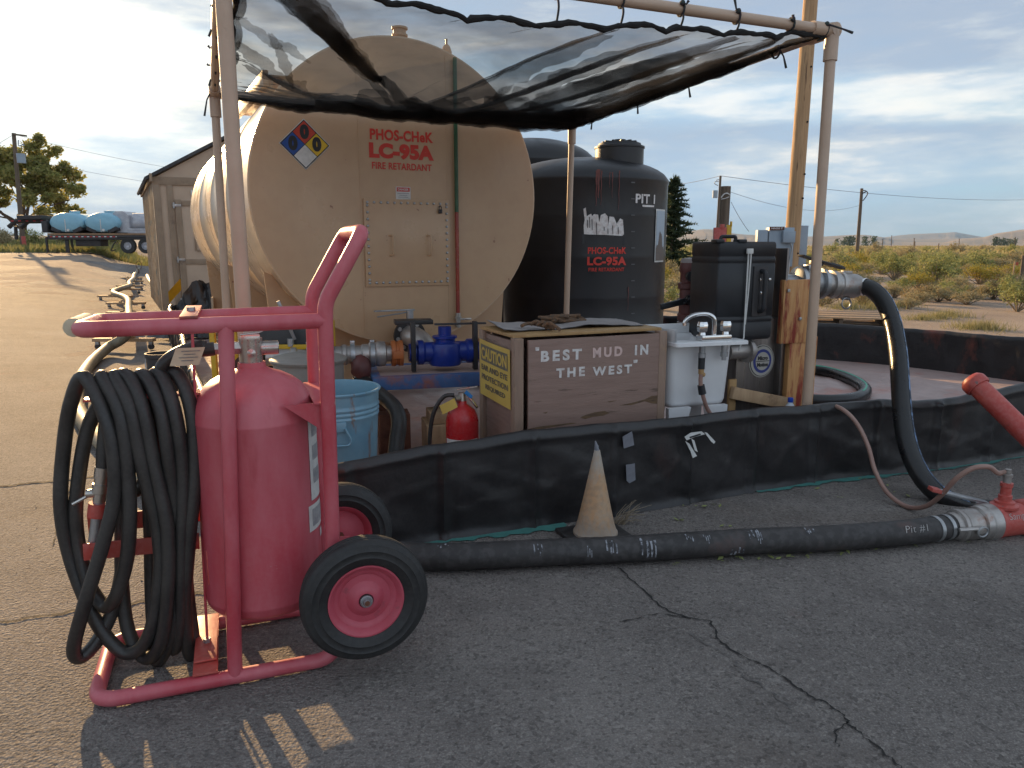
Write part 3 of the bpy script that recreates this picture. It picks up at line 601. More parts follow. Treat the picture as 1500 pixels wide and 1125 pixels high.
# back-left heap of liner with yellow strip
b = MB()
ha, hb = at(232, 440, 11.4), at(330, 440, 11.6)
def heap(i, j):
    q = ha.lerp(hb, i); h = .42 + .33 * sstep(.25, .6, i) + .05 * hnoise(i * 5, 0, 3) - .2 * sstep(.2, 0, i)
    return Vector((q.x + .04 * hnoise(j * 4, i * 3, 2), q.y + .5 * (1 - j) ** 2 * -1 + .08 * hnoise(i * 7, j * 3, 5), .05 + (h + .05) * j))
b.grid(heap, 30, 10); b.grid(lambda i, j: heap(i, 1 - j) + Vector((0, .12 + .3 * j, 0)), 30, 10)
hpo = thing('liner_heap', 'heap of bunched black liner with a yellow strip beside the shed', 'tarp', (ha + hb) / 2)
b.build('bunched_liner', m_liner, hpo, ang=70)
b = MB(); q0, q1 = at(248, 436, 10.88), at(266, 416, 11.1); b.grid(lambda i, j: q0.lerp(q1, i) + Vector((.0, -.02, 0)) + ZU * (.17 * (j - .5)), 4, 3); b.build('yellow_strip', m_yellow, hpo)
# teal underlay showing at the foot of the front wall
def strip(pts, wid, dz): 
    b = MB(); P = catmull([onz(*p) for p in pts], 8); n = len(P); vs = []
    for i, p in enumerate(P):
        w = wid * (.55 + .45 * hnoise(i * .6, 0, wid * 50)) * min(1, i / 4 + .15, (n - 1 - i) / 4 + .15)
        vs += [Vector((p.x, p.y, dz)) - WN * max(.008, w), Vector((p.x, p.y, dz)) + WN * .06]
    b.add(vs, [[2 * i, 2 * i + 1, 2 * i + 3, 2 * i + 2] for i in range(n - 1)]); return b
tag(strip([(600, 799), (680, 789), (745, 782), (805, 774), (830, 770)], .06, .006).build('underlay_sheet', m_teal), 'teal underlay edge showing under the liner wall left of the traffic cone', 'underlay')
tag(strip([(1110, 722), (1180, 710), (1260, 701), (1340, 692), (1420, 681), (1500, 669)], .055, .006).build('underlay_sheet', m_teal), 'teal underlay edge showing under the liner wall near the red valve', 'underlay')
# tape and torn label on the front wall
def on_wall(px, py, lift=.012): return wpx(px, py, -lift)
def quad_on_wall(name, pts, mat, lab, cat, lift=.02, parent=None):
    b = MB(); v = [on_wall(*p, lift) for p in pts]; b.add(v + [q + WN * .003 for q in v], [list(range(len(v))), list(range(len(v), 2 * len(v)))[::-1]] + [[i, (i + 1) % len(v), len(v) + (i + 1) % len(v), len(v) + i] for i in range(len(v))])
    o = b.build(name, mat, parent, smooth=False)
    return tag(o, lab, cat) if lab else o
quad_on_wall('tape_strip', [(912, 640), (926, 632), (929, 652), (914, 657)], m_tape, 'grey tape square near the top of the liner wall above the other tape', 'tape', .024)
quad_on_wall('tape_strip', [(917, 681), (930, 679), (931, 703), (922, 708), (918, 704)], m_tape, 'lower grey tape square on the liner wall right of the cone', 'tape', .026)
tl = thing('torn_label', 'torn white label scraps stuck on the liner wall below the white sink', 'label', on_wall(1025, 650))
for pts in ([(1003, 640), (1012, 634), (1028, 632), (1033, 636), (1018, 640), (1006, 645)], [(1032, 633), (1036, 634), (1048, 647), (1046, 650), (1042, 647)], [(1004, 646), (1010, 650), (1021, 668), (1015, 671), (1012, 662)], [(1013, 643), (1017, 645), (1022, 662), (1018, 660)]): quad_on_wall('scrap', pts, m_label, None, None, .03, tl)
quad_on_wall('print', [(1010, 640), (1026, 635), (1027, 637), (1011, 642)], m_ink, None, None, .032, tl)

# ------------------------------------------------------------------ big tan tank
TA = R(26.66); TC = Vector((-.8974, 6.3987, 1.8058)); TR = 1.22; TX = Vector((math.cos(TA), math.sin(TA), 0)); TB = Vector((-math.sin(TA), math.cos(TA), 0)); TL = 6.1
def tpx(px, py, lift=0.): return onplane(px, py, TC - TB * lift, TB)
def make_tank():
    t = thing('retardant_tank', 'huge tan horizontal cylinder tank lettered in red with a hazard diamond', 'tank', TC - ZU * TC.z + TB * 3)
    b = MB(); b.lathe([(TR, .0), (TR + .012, .006), (TR + .012, .04), (TR, .046), (TR, 1.48), (TR + .005, 1.49), (TR, 1.50), (TR, 2.98), (TR + .005, 2.99), (TR, 3.0), (TR, 4.48), (TR + .005, 4.49), (TR, 4.5), (TR, TL), (0, TL + .02)], TC, TB, 96)
    sh = b.build('shell', m_tanside, t, ang=40)
    b = MB(); b.lathe([(TR - .002, -.001), (TR * .8, -.004), (TR * .4, -.005), (0, -.005)], TC, TB, 96); hd = b.build('end_plate', m_tan, t, ang=40)
    def fl(px, py): w = tpx(px, py, .006); return ((w - TC).dot(TX), (w - TC).z)
    def fp(x, z, lift): return TC + TX * x + ZU * z - TB * lift
    # weld lines up the face
    b = MB()
    for px in (656, 529): 
        x, _ = fl(px, 300); z = math.sqrt(TR ** 2 - x * x) - .03; b.box(fp(x, 0, .0062), (.012, .003, 2 * z), TX, TB)
    b.build('weld_seam', m_tan, hd)
    # manway plate
    (x0, z0), (x1, z1) = fl(536, 420), fl(657, 294); mw = MB(); mw.box(fp((x0 + x1) / 2, (z0 + z1) / 2, .016), (x1 - x0, .018, z1 - z0), TX, TB, .003); pl = mw.build('hatch_plate', m_tan, t)
    nb = 13
    bolt0 = []
    def bolt(x, z):
        if not bolt0:
            b = MB(); b.lathe([(0, .012), (.008, .010), (.0115, .004), (.012, 0)], fp(x, z, .025), -TB, 8); o = b.build('bolt', m_steel, pl); bolt0.append((o, fp(x, z, .025)))
        else: o = bolt0[0][0].copy(); COL.objects.link(o); o.matrix_parent_inverse = bolt0[0][0].matrix_parent_inverse.copy(); o.location = fp(x, z, .025) - bolt0[0][1]
    for k in range(nb):
        u = (k + .5) / nb; bolt(x0 + (x1 - x0) * u, z0 + .03); bolt(x0 + (x1 - x0) * u, z1 - .03)
    for k in range(1, 13):
        u = k / 13; bolt(x0 + .028, z0 + (z1 - z0) * u); bolt(x1 - .028, z0 + (z1 - z0) * u)
    for px in (571, 626):
        (hx, hz), (_, hz2) = fl(px, 345), fl(px, 374); b = MB(); b.tube(rounded([fp(hx - .012, hz, .024), fp(hx + .012, hz, .07), fp(hx + .012, hz2, .07), fp(hx - .012, hz2, .024)], .02), .008, 8); b.build('handle', m_tan, pl)
    lx, lz = fl(643, 310); b = MB(); b.box(fp(lx, lz, .04), (.03, .018, .034), TX, TB, .004); b.tube(rounded([fp(lx - .01, lz + .012, .04), fp(lx - .01, lz + .045, .036), fp(lx + .01, lz + .045, .036), fp(lx + .01, lz + .012, .04)], .01), .0035, 6); b.build('padlock', m_trailblk, pl)
    # lettering
    def ft(name, s, px0, px1, pyt, pyb, mat, bold=.0, pyt2=None, parent=hd, lift=.0065):
        (a, za), (c, zc) = fl(px0, pyb), fl(px1, pyt2 or pyt); (_, zt) = fl((px0 + px1) / 2, pyt); (_, zb) = fl((px0 + px1) / 2, pyb)
        return letter(name, s, .2, fp((a + c) / 2, (zt + zb) / 2, lift), TX, ZU, mat, parent, bold, fit=(c - a, zt - zb), spacing=1.05, lift=.001)
    ft('lettering', 'PHOS-CHeK', 542, 634, 191, 207, m_inkred, .0065)
    ft('lettering', 'LC-95A', 541, 635, 211, 234, m_inkred, .012)
    ft('lettering', 'FIRE RETARDANT', 545, 632, 239, 249, m_inkred, .004)
    # hazard diamond
    (cx, cz) = fl(446.5, 211.5); hw = (fl(484, 211)[0] - fl(409, 211)[0]) / 2; hh = (fl(446, 174)[1] - fl(446, 249)[1]) / 2
    def dia(name, dx, dz, k, mat, lift, parent):
        b = MB(); b.prism([(0, -hh * k), (hw * k, 0), (0, hh * k), (-hw * k, 0)], fp(cx + dx * hw, cz + dz * hh, lift), TX, ZU, .0012); return b.build(name, mat, parent, smooth=False)
    hz_ = dia('hazard_diamond', 0, 0, 1.0, m_label, .006, t); dia('border', 0, 0, .965, m_ink, .0075, hz_)
    for dx, dz, mat, nm in ((0, .465, plain('hazard_red', (.50, .05, .025), .45), 'red_field'), (-.465, 0, plain('hazard_blue', (.015, .075, .33), .45), 'blue_field'), (.465, 0, plain('hazard_yellow', (.66, .43, .02), .45), 'yellow_field'), (0, -.465, m_label, 'white_field')):
        dia(nm, dx, dz, .445, mat, .0090, hz_)
        if nm != 'white_field': letter('zero', '0', .2, fp(cx + dx * hw, cz + dz * hh + .005, .0105), TX, ZU, m_ink, hz_, .016, fit=(hw * .36, hh * .58), lift=.0006)
    # small danger notice
    (a, za), (c, zc) = fl(580, 292), fl(601, 274); b = MB(); b.box(fp((a + c) / 2, (za + zc) / 2, .0075), (c - a, .003, zc - za), TX, TB); dn = b.build('danger_notice', m_label, t, smooth=False)
    b = MB(); b.box(fp((a + c) / 2, zc - (zc - za) * .22, .0095), ((c - a) * .88, .002, (zc - za) * .32), TX, TB); b.build('notice_header', m_inkred, dn, smooth=False)
    letter('lettering', 'DANGER', .1, fp((a + c) / 2, zc - (zc - za) * .22, .0108), TX, ZU, m_label, dn, .003, fit=((c - a) * .72, (zc - za) * .18), lift=.0004)
    for k, wd in enumerate((.8, .55, .66)):
        b = MB(); b.box(fp((a + c) / 2, zc - (zc - za) * (.52 + .15 * k), .0095), ((c - a) * wd, .002, (zc - za) * .05), TX, TB); b.build('notice_line', m_labelgrey, dn, smooth=False)
    # sight tube up the face
    x, _ = fl(667, 300); ztop = math.sqrt(TR ** 2 - x * x) - .02; _, zm = fl(667, 311); _, zbt = fl(667, 458)
    b = MB(); b.cyl(fp(x, zm, .035), fp(x, ztop, .035), .017, seg=14); st = b.build('sight_tube', m_green, t)
    b = MB(); b.cyl(fp(x, zbt, .035), fp(x, zm, .035), .0165, seg=14); b.build('red_column', m_redliquid, st)
    b = MB(); b.cyl(fp(x, zbt - .12, .035), fp(x, zbt, .035), .024, seg=12); b.lathe([(.03, 0), (.03, .03), (0, .03)], fp(x, zbt - .06, .035), ZU, 8); b.cyl(fp(x, zbt - .11, 0), fp(x, zbt - .11, .05), .02); b.box(fp(x + .06, zbt - .055, .06), (.11, .006, .018), TX, TB, .002); b.build('sight_valve', m_nickel, st)
    # roof fittings and catwalk
    p = TC + ZU * TR + TB * .10 + TX * .035
    b = MB(); b.lathe([(.055, -.03), (.055, .03), (.065, .035), (.065, .05), (.052, .055), (.052, .085), (.066, .09), (.066, .105), (0, .11)], p, ZU, 20); b.build('vent', m_tan, t)
    x2 = fl(668, 90)[0]; p = TC + TX * x2 + ZU * math.sqrt(TR ** 2 - x2 * x2) + TB * .2
    b = MB(); b.cyl(p - ZU * .03, p + ZU * .08, .035); b.lathe([(.045, .07), (.045, .09), (.03, .13), (.01, .15), (.01, .19), (0, .19)], p, ZU, 14); b.build('relief_valve', m_tan, t)
    b = MB(); o = TC - TX * .62 + TB * 2.6 + ZU * 1.10
    for k in (-1, 1): b.box(o + TX * .2 * k, (.05, 2.4, .14), TX, TB, .004); 
    for k in range(30): b.box(o + TB * (-1.16 + k * .08) + ZU * .03, (.4, .03, .015), TX, TB)
    cwk = b.build('catwalk', m_tan, t)
    b = MB(); b.cyl(o - TB * 1.1 - TX * .15 - ZU * .2, o - TB * 1.1 - TX * .15, .03); b.build('catwalk_leg', m_tan, cwk)
    # saddles and skid
    for s in (.34, 2.9, 5.5):
        poly = [(-1.02, -TC.z + .10), (1.02, -TC.z + .10), (1.10, -.62)]
        for k in range(15):
            a = R(-32 - k * (116 / 14)); poly.append(((TR + .004) * math.cos(a), (TR + .004) * math.sin(a)))
        poly.append((-1.10, -.62)); b = MB(); b.prism(poly, TC + TB * s, TX, ZU, -.02)
        for x in (-1.06, 1.06, -.5, .5): b.box(TC + TB * (s - .01) + TX * x + ZU * (-TC.z + .10 + .28 - (0 if abs(x) > .9 else .05)), (.02, .22, .56 if abs(x) > .9 else .40), TX, TB, .002)
        b.build('saddle', m_tan, t)
    b = MB()
    for x in (-1.0, 1.0): b.box(TC + TB * 2.95 + TX * x + ZU * (.06 - TC.z), (.16, 6.3, .11), TX, TB, .006)
    b.build('skid_beam', m_tan, t)
    # bottom outlet flange and valve
    f = tpx(601, 492, .22); 
    b = MB(); b.lathe([(.0, .0), (.135, .0), (.135, .03), (.07, .032), (.07, .30), (.0, .3)], f, TB, 30); fg = b.build('outlet_flange', m_blackplate, t)
    b = MB()
    for k in range(8): a = k * math.pi / 4 + .2; b.cyl(f + (TX * math.cos(a) + ZU * math.sin(a)) * .108 - TB * .012, f + (TX * math.cos(a) + ZU * math.sin(a)) * .108 + TB * .01, .017, seg=10)
    b.build('flange_bolts', m_cast, fg)
    b = MB(); b.cyl(f + ZU * .12, f + ZU * .21, .03); b.box(f + ZU * .215 - TX * .13, (.34, .04, .012), TX, TB, .003); b.tube([f + ZU * .17 - TX * .28 - TB * .02, f + ZU * .19 - TX * .1 - TB * .03, f + ZU * .2], .006, 6); b.build('flange_lever', m_steel, fg)
    e = f - TB * .02
    b = MB(); b.tube(catmull([e + TB * .1, e - TB * .02, e - TB * .12 + TX * .04 - ZU * .02, e - TB * .22 + TX * .06 - ZU * .10, e - TB * .26 + TX * .06 - ZU * .2], 6), [.085] * 10 + [.08] * 15, 16); b.build('outlet_elbow', m_cast, fg)
make_tank()

# ------------------------------------------------------------------ black poly tanks
def poly_tank(C, rad, zsh, ztop, label, capoff=(0, 0), cap=True, detail=True):
    t = thing('poly_tank', label, 'tank', C, 'black upright plastic tanks')
    prof = [(0, .03), (rad, .03), (rad, .35), (rad + .012, .37), (rad, .39)]
    for z in (.8, 1.25, 1.7): prof += [(rad, z), (rad + .002, z + .02), (rad, z + .04)]
    n = 10; prof += [(rad, zsh - .06), (rad + .01, zsh - .03), (rad + .008, zsh)]
    for k in range(1, n + 1): a = k / n * math.pi / 2; prof.append((rad * (1 - .16 * math.sin(a) - .84 * (k / n) ** 1.6 * 1.0 if k < n else 0), zsh + (ztop - zsh) * math.sin(a) ** .75))
    b = MB(); b.lathe(prof, C, ZU, 72); body = b.build('tank_body', m_blackpoly, t, ang=50)
    if cap:
        p = C + Vector((capoff[0], capoff[1], 0)) ; zc = ztop - .06
        b = MB(); b.lathe([(.275, -.16), (.275, .13), (.285, .135), (.285, .155), (.25, .165), (.24, .19), (.0, .20)], p + ZU * zc, ZU, 30); cp = b.build('filler_neck', m_blackpoly, t)
        b = MB()
        for k in range(6): a = k * math.pi / 6; b.box(p + ZU * (zc + .205), (.40, .03, .022), (math.cos(a), math.sin(a), 0), None, .004)
        b.lathe([(.07, .2), (.07, .235), (0, .24)], p + ZU * zc, ZU, 12); b.build('lid', m_case, cp)
    return t, body
PC = Vector((.865, 9.2, 0)); PR = .97
PT, PBODY = poly_tank(PC, PR, 2.13, 2.40, 'black upright plastic tank marked in white and red in front of a twin', (.36, -.30))
poly_tank(Vector((.30, 11.9, 0)), .97, 2.62, 2.98, 'second black plastic tank mostly hidden behind the tank with red lettering', cap=False)
def pcyl(px, py, lift=0.):                             # where the sight line meets the near side of the tank
    r = ray(px, py); o = Vector((0, 0, CAM_H)); ox, oy = o.x - PC.x, o.y - PC.y; A = r.x ** 2 + r.y ** 2; B = 2 * (ox * r.x + oy * r.y); Cc = ox * ox + oy * oy - (PR + lift) ** 2
    d = B * B - 4 * A * Cc; tt = (-B - math.sqrt(max(d, 0))) / (2 * A); q = o + r * tt; return math.atan2(q.y - PC.y, q.x - PC.x), q.z
def pw(a, z, lift): return PC + Vector((math.cos(a), math.sin(a), 0)) * (PR + .004 + lift) + ZU * z
def ptext(name, s, p0, p1, mat, bold, lift=.002):
    (a0, z0), (a1, z1) = pcyl(*p0), pcyl(*p1); vs, fs = text_mesh(s, .2, bold, .0008, 'CENTER', 1.05)
    xs = [v.x for v in vs]; ys = [v.y for v in vs]; b = MB()
    b.add([pw(a0 + (a1 - a0) * (v.x - min(xs)) / (max(xs) - min(xs)), z0 + (z1 - z0) * (v.y - min(ys)) / (max(ys) - min(ys)), lift + v.z) for v in vs], fs); return b.build(name, mat, PBODY, smooth=False)
def ppatch(name, pts, mat, lift=.003, parent=None, th=.002):
    b = MB(); v = [pw(*pcyl(*p), lift) for p in pts]; n = len(v); c = PC + ZU * v[0].z
    b.add(v + [q - (q - Vector((PC.x, PC.y, q.z))).normalized() * th for q in v], [list(range(n)), list(range(n, 2 * n))[::-1]] + [[i, (i + 1) % n, n + (i + 1) % n, n + i] for i in range(n)]); return b.build(name, mat, parent or PBODY, smooth=False)
ptext('lettering', 'PHOS-CHeK', (861, 372), (917, 362), m_inkred, .0065)
ptext('lettering', 'LC-95A', (860, 389), (917, 376), m_inkred, .009)
ptext('lettering', 'FIRE RETARDANT', (862, 397.5), (914, 392), m_inkred, .004)
ptext('lettering', 'PIT 1', (930.5, 297.5), (959, 285.5), m_inkwhite, .006)
ppatch('underline', [(940, 300), (957.5, 301), (957, 303.5), (941, 303)], m_inkwhite)
wpatch = [(855.5, 343), (855, 330), (856.5, 322), (854.5, 306), (858, 304), (859.5, 317), (862, 315), (866, 313), (867, 317), (870, 313.5), (876, 314.5), (877.5, 326), (880, 315), (886, 312.5), (890, 317), (891, 330), (892.5, 317), (899, 318), (903, 328), (908, 320), (912, 322), (913.5, 343), (911, 345.5), (885, 344), (862, 343.5)]
ppatch('white_peeled_patch', wpatch, m_inkwhite, .003)
b = MB()
for (px, y0, y1) in ((863, 318, 334), (866.5, 321, 337), (873, 326, 344), (884, 332, 338), (896.5, 330, 343), (904.5, 333, 343), (889.5, 335, 343), (859.8, 322, 334)): 
    a0, z0 = pcyl(px, y0); a1, z1 = pcyl(px + .5, y1); b.add([pw(a0, z0, .0065), pw(a0 + .008, z0, .0065), pw(a1 + .006, z1, .0065), pw(a1, z1, .0065)], [[0, 1, 2, 3]])
b.build('peel_crack', m_blackpoly, PBODY, smooth=False)
ppatch('sticker_ghost', [(853, 343), (915, 347), (914, 359), (853, 357)], m_case, .0015)
def poster_pt(i, j): return pw(pcyl(959.5, 330)[0] + (i) * .26, pcyl(960, 384)[1] + j * (pcyl(960, 306)[1] - pcyl(960, 384)[1]), .004)
b = MB(); b.grid(lambda i, j: poster_pt(i, j), 8, 4); po = b.build('poster', m_label, PBODY)
b = MB(); b.grid(lambda i, j: poster_pt(.06 + .88 * i, .03 + .94 * j) + Vector((math.cos(-.3), -.7, 0)) * .003, 8, 4); b.build('poster_picture', m_poster, po)
b = MB(); b.grid(lambda i, j: poster_pt(.06 + .88 * i, .03 + j * (.22 + .34 * math.exp(-((i - .45) / .25) ** 2) + .04 * math.sin(i * 23))) + Vector((math.cos(-.3), -.7, 0)) * .0045, 24, 3); b.build('picture_crag', m_crag, po)
m_drip = M('dried_red_drip', (.16, .045, .035), (.10, .03, .025), 20, .6)
b = MB(); rd = random.Random(5)
m_level = plain('level_marks', (.10, .10, .105), .5)
for k in range(9):
    bl = MB(); a0, z0 = pcyl(924, 268 + k * 24); bl.add([pw(a0 + dx, z0 + dz, .004) for dx, dz in ((0, 0), (.05, 0), (.05, .012), (0, .012))], [[0, 1, 2, 3]]); bl.build('level_mark', m_level, PBODY, smooth=False)
for (px, y0, y1, w) in ((874, 250, 302, .012), (877, 248, 290, .02), (881, 250, 300, .008), (897, 252, 290, .006), (907, 250, 308, .007), (893, 252, 275, .005), (920, 420, 455, .006)):
    a0, z0 = pcyl(px, y0); _, z1 = pcyl(px, y1); n = 12
    vs = []
    for k in range(n + 1):
        u = k / n; ww = w / PR * (1 - .75 * u ** .6); aa = a0 + .003 * math.sin(k * 1.3 + px); z = z0 + (z1 - z0) * u; vs += [pw(aa - ww, z, .006), pw(aa + ww, z, .006)]
    b.add(vs, [[2 * k, 2 * k + 1, 2 * k + 3, 2 * k + 2] for k in range(n)])
b.build('drips', m_drip, PBODY, smooth=False)

# ------------------------------------------------------------------ canopy of tan pipe with black shade cloth
KFL, KFR, KBR, KBL = Vector((-1.142, 3.2, 2.56)), at(1219, 45, 4.5), at(838, 183, 6.9), at(314, 136, 5.45)
FRb = Vector((1.808, 4.5, .01))
def make_canopy():
    t = thing('canopy_frame', 'tan plastic pipe frame of the shade canopy standing round the front of the tank', 'canopy', (KFL + KBR) / 2 - ZU * 2.49)
    pr_ = .031
    for top, foot, r in ((KFL, Vector((-1.142, 3.2, .012)), .032), (KFR, FRb, .030), (KBR, Vector((.487, 6.9, .012)), .026), (KBL, Vector((-2.08, 5.45, .012)), .028)):
        b = MB(); b.cyl(foot, top, r, seg=18); b.build('post', m_pvc, t)
        b = MB(); b.cyl(top - ZU * .16, top + ZU * .035, r + .009, seg=18); b.build('corner_fitting', m_pvc, t)
    for a, c in ((KFL, KFR), (KFR, KBR), (KBL, KBR), (KFL, KBL)):
        b = MB(); b.cyl(a, c, .028, seg=16); b.build('beam', m_pvc, t)
        d = (c - a).normalized(); b = MB(); b.cyl(a - d * .035, a + d * .15, .0375, seg=16); b.build('sleeve', m_pvc, t); b = MB(); b.cyl(c - d * .15, c + d * .035, .0375, seg=16); b.build('sleeve', m_pvc, t)
    # shade cloth hung between the beams
    m = bpy.data.materials.new('shade_cloth'); m.use_nodes = True; nt = m.node_tree; L = nt.links.new; nt.nodes.clear()
    tr = nt.nodes.new('ShaderNodeBsdfTransparent'); df = nt.nodes.new('ShaderNodeBsdfDiffuse'); df.inputs[0].default_value = (.014, .013, .013, 1); tl = nt.nodes.new('ShaderNodeBsdfTranslucent'); tl.inputs[0].default_value = (.06, .055, .05, 1)
    a1 = nt.nodes.new('ShaderNodeAddShader'); L(df.outputs[0], a1.inputs[0]); L(tl.outputs[0], a1.inputs[1])
    tc = nt.nodes.new('ShaderNodeTexCoord'); ns = nt.nodes.new('ShaderNodeTexNoise'); ns.inputs['Scale'].default_value = 3.2; ns.inputs['Detail'].default_value = 8; L(tc.outputs['Object'], ns.inputs['Vector'])
    mr = nt.nodes.new('ShaderNodeMapRange'); mr.inputs[1].default_value = .35; mr.inputs[2].default_value = .65; mr.inputs[3].default_value = .46; mr.inputs[4].default_value = .66; L(ns.outputs['Fac'], mr.inputs[0])
    mx = nt.nodes.new('ShaderNodeMixShader'); L(mr.outputs[0], mx.inputs[0]); L(tr.outputs[0], mx.inputs[1]); L(a1.outputs[0], mx.inputs[2]); o = nt.nodes.new('ShaderNodeOutputMaterial'); L(mx.outputs[0], o.inputs[0])
    m_hem = plain('black_cloth_hem', (.012, .011, .011), .85)
    rnd = random.Random(3)
    folds = [(.10, .12, .30, .56, .05, .03), (.06, .4, .2, .8, .03, .03), (.55, .05, .40, .85, .06, .022), (.70, .04, .52, .86, .07, .02), (.84, .04, .66, .82, .06, .018), (.90, .05, .78, .7, .05, .016), (.40, .3, .36, .95, .05, .03), (.02, .5, .25, .75, .05, .03)]
    def cloth(s, q):                                   # s along the front, q from front to back
        a = KFL.lerp(KFR, s); c = KBL.lerp(KBR, s); p = a.lerp(c, q)
        sc_ = abs(math.sin(math.pi * (s * 9 + .12))) ** .6
        hang_f = .012 + .20 * max(0, 1 - s) * min(1, s * 3) + .03 * (1 - sc_)
        z = -hang_f * (1 - q) ** 6
        z -= .010 * (q ** 8) * (1 + .4 * math.cos(s * 30))
        e = max(0, 4 * s * (1 - s)); u = q / .72 if q < .72 else (1 - q) / .28
        sh_ = math.sin(math.pi / 2 * min(1, max(0, u))) ** (1.25 if q < .72 else .9)
        z -= .075 * e ** .6 * sh_
        # slack gathered into small pleats towards the rear and right hems
        pl = sstep(.70, .86, q) * (1 - sstep(.985, 1, q)) + sstep(.80, .95, s) * .8 * sstep(.05, .3, q) * (1 - sstep(.985, 1, s))
        z += .020 * min(1, pl) * min(1, e * 2) * math.sin(q * 150 + 1.5 * hnoise(s * 6, 0, 3)) if q > .7 else .016 * min(1, pl) * math.sin(s * 190 + q * 4)
        # draw towards the tied sides
        for (s0, q0, s1, q1, dep, wd) in folds:
            dx, dy = s1 - s0, q1 - q0; L2 = dx * dx + dy * dy; tt = min(1, max(0, ((s - s0) * dx + (q - q0) * dy) / L2)); dd = math.hypot(s - s0 - dx * tt, (q - q0 - dy * tt)); z -= dep * math.exp(-(dd / wd) ** 2) * math.sin(math.pi * (.12 + .8 * tt))
        z += .012 * hnoise(s * 9, q * 7, 2) + .006 * hnoise(s * 25 + q * 11, q * 15, 4)
        side = .03 * (abs(math.sin(q * 18)) ** .7)
        n_in = (KFR - KFL).normalized()
        if s < .02: p += n_in * (.05 + side) * 1
        if s > .98: p -= n_in * (.05 + side)
        return p + ZU * (z - .012)
    b = MB(); b.grid(cloth, 200, 200)
    # slack cloth doubled over: extra layers along the rear and right edges and in the broad folds
    def band(p0, p1, w0, w1, layers, drop=.012, rag=.25, taper=False):
        for k in range(layers):
            def fn(i, j):
                s_ = p0[0] + (p1[0] - p0[0]) * i; q_ = p0[1] + (p1[1] - p0[1]) * i; w = (w0 + (w1 - w0) * i) * (1 + rag * hnoise(i * 6 + k, 0, k * 2.3)) * (1 - .13 * k) * (max(0, math.sin(math.pi * (.03 + .95 * i))) ** .6 if taper else 1)
                dx, dy = p1[0] - p0[0], p1[1] - p0[1]; l = math.hypot(dx, dy); s_ += -dy / l * w * (j - .5); q_ += dx / l * w * (j - .5)
                return cloth(min(.999, max(.001, s_)), min(.999, max(.001, q_))) - ZU * (drop * (k + 1) * math.sin(math.pi * (.08 + .84 * j)) + .004)
            b.grid(fn, 70, 10)
    band((.02, .975), (.45, .955), .03, .10, 4); band((.45, .955), (.98, .95), .10, .11, 4); band((.22, .90), (.90, .82), .10, .36, 4); band((.30, .84), (.80, .80), .30, .42, 2)
    band((.965, .12), (.95, .96), .04, .12, 4); band((.955, .22), (.88, .92), .05, .24, 4)
    band((.085, .08), (.305, .57), .085, .02, 4, .008, .15); band((.10, .12), (.33, .62), .05, .03, 2, .008, .25, True); band((.22, .45), (.50, .82), .03, .07, 2, .008, .3, True); band((.20, .42), (.40, .80), .012, .03, 1, .008, .3, True)
    for a_, c_, w_, l_ in (((.03, .45), (.20, .74), .05, 1), ((.02, .30), (.16, .50), .035, 1), ((.05, .62), (.25, .83), .05, 1), ((.02, .55), (.12, .62), .03, 1), ((.08, .35), (.14, .62), .02, 1)): band(a_, c_, w_, w_, l_, .008, .4, True)
    for a_, c_, w_, l_ in (((.58, .03), (.44, .78), .05, 1), ((.60, .10), (.47, .82), .10, 1), ((.70, .03), (.54, .82), .055, 1), ((.69, .2), (.58, .84), .11, 1), ((.81, .02), (.67, .80), .06, 2), ((.80, .15), (.71, .82), .12, 1), ((.90, .02), (.79, .72), .06, 1), ((.905, .02), (.86, .6), .05, 2)): band(a_, c_, w_, w_, l_, .008, .3, True)
    c = tag(b.build('shade_cloth', m, ang=180), 'sheer black shade cloth sagging from the tan pipe canopy over the tank', 'shade cloth')
    b = MB()
    e1 = [cloth(i / 150, 0) for i in range(151)]; e2 = [cloth(i / 150, 1) for i in range(151)]; e3 = [cloth(1, i / 90) for i in range(91)]; e4 = [cloth(0, i / 90) for i in range(91)]
    for e, r0 in ((e1, .014), (e2, .018), (e3, .016), (e4, .014)): b.tube(e, [r0 * (1 + .35 * hnoise(i * .3, 0, r0 * 999)) for i in range(len(e))], 8)
    b.build('hem', m_hem, c)
    # ties
    def tie(p, q, ends, mat=m_cord):
        b = MB(); d = (q - p); b.tube(catmull([p, p.lerp(q, .5) + Vector((.01, -.02, 0)), q], 5), .006, 6)
        f = Vector((-.64, .77, 0)) if ends[2] else Vector((.9, .4, 0))
        k = 12; b.tube([q + (Vector((0, 0, 1)) * math.cos(a * 2 * math.pi / k) + Vector((-.36, .93, 0)) * math.sin(a * 2 * math.pi / k)) * .034 for a in range(k)], .006, 6, closed=True)
        b.ball(q + Vector((.0, -.035, .02)), .014, 8)
        b.tube([q + Vector((0, -.035, .02)), q + Vector((ends[0] * .6, -.05, ends[1] * .35)), q + Vector((ends[0], -.05, ends[1]))], [.006, .005, .008], 6)
        return b
    def tt(p, q, ends, lab, grp):
        tag(tie(p, q, ends).build('cord_tie', m_cord), lab, 'cord', grp)
    for s in (.46, .57, .68, .79, .905): tt(cloth(s, 0), KFL.lerp(KFR, s), (rnd.uniform(-.03, .06), rnd.uniform(.02, .09), 0), 'dark cord tie along the front beam of the canopy', 'cord ties along the front beam of the canopy')
    tt(cloth(.985, .01), KFR - (KFR - KFL).normalized() * .06, (.14, -.03, 0), 'cord knot with a long tail at the right front canopy corner', None)
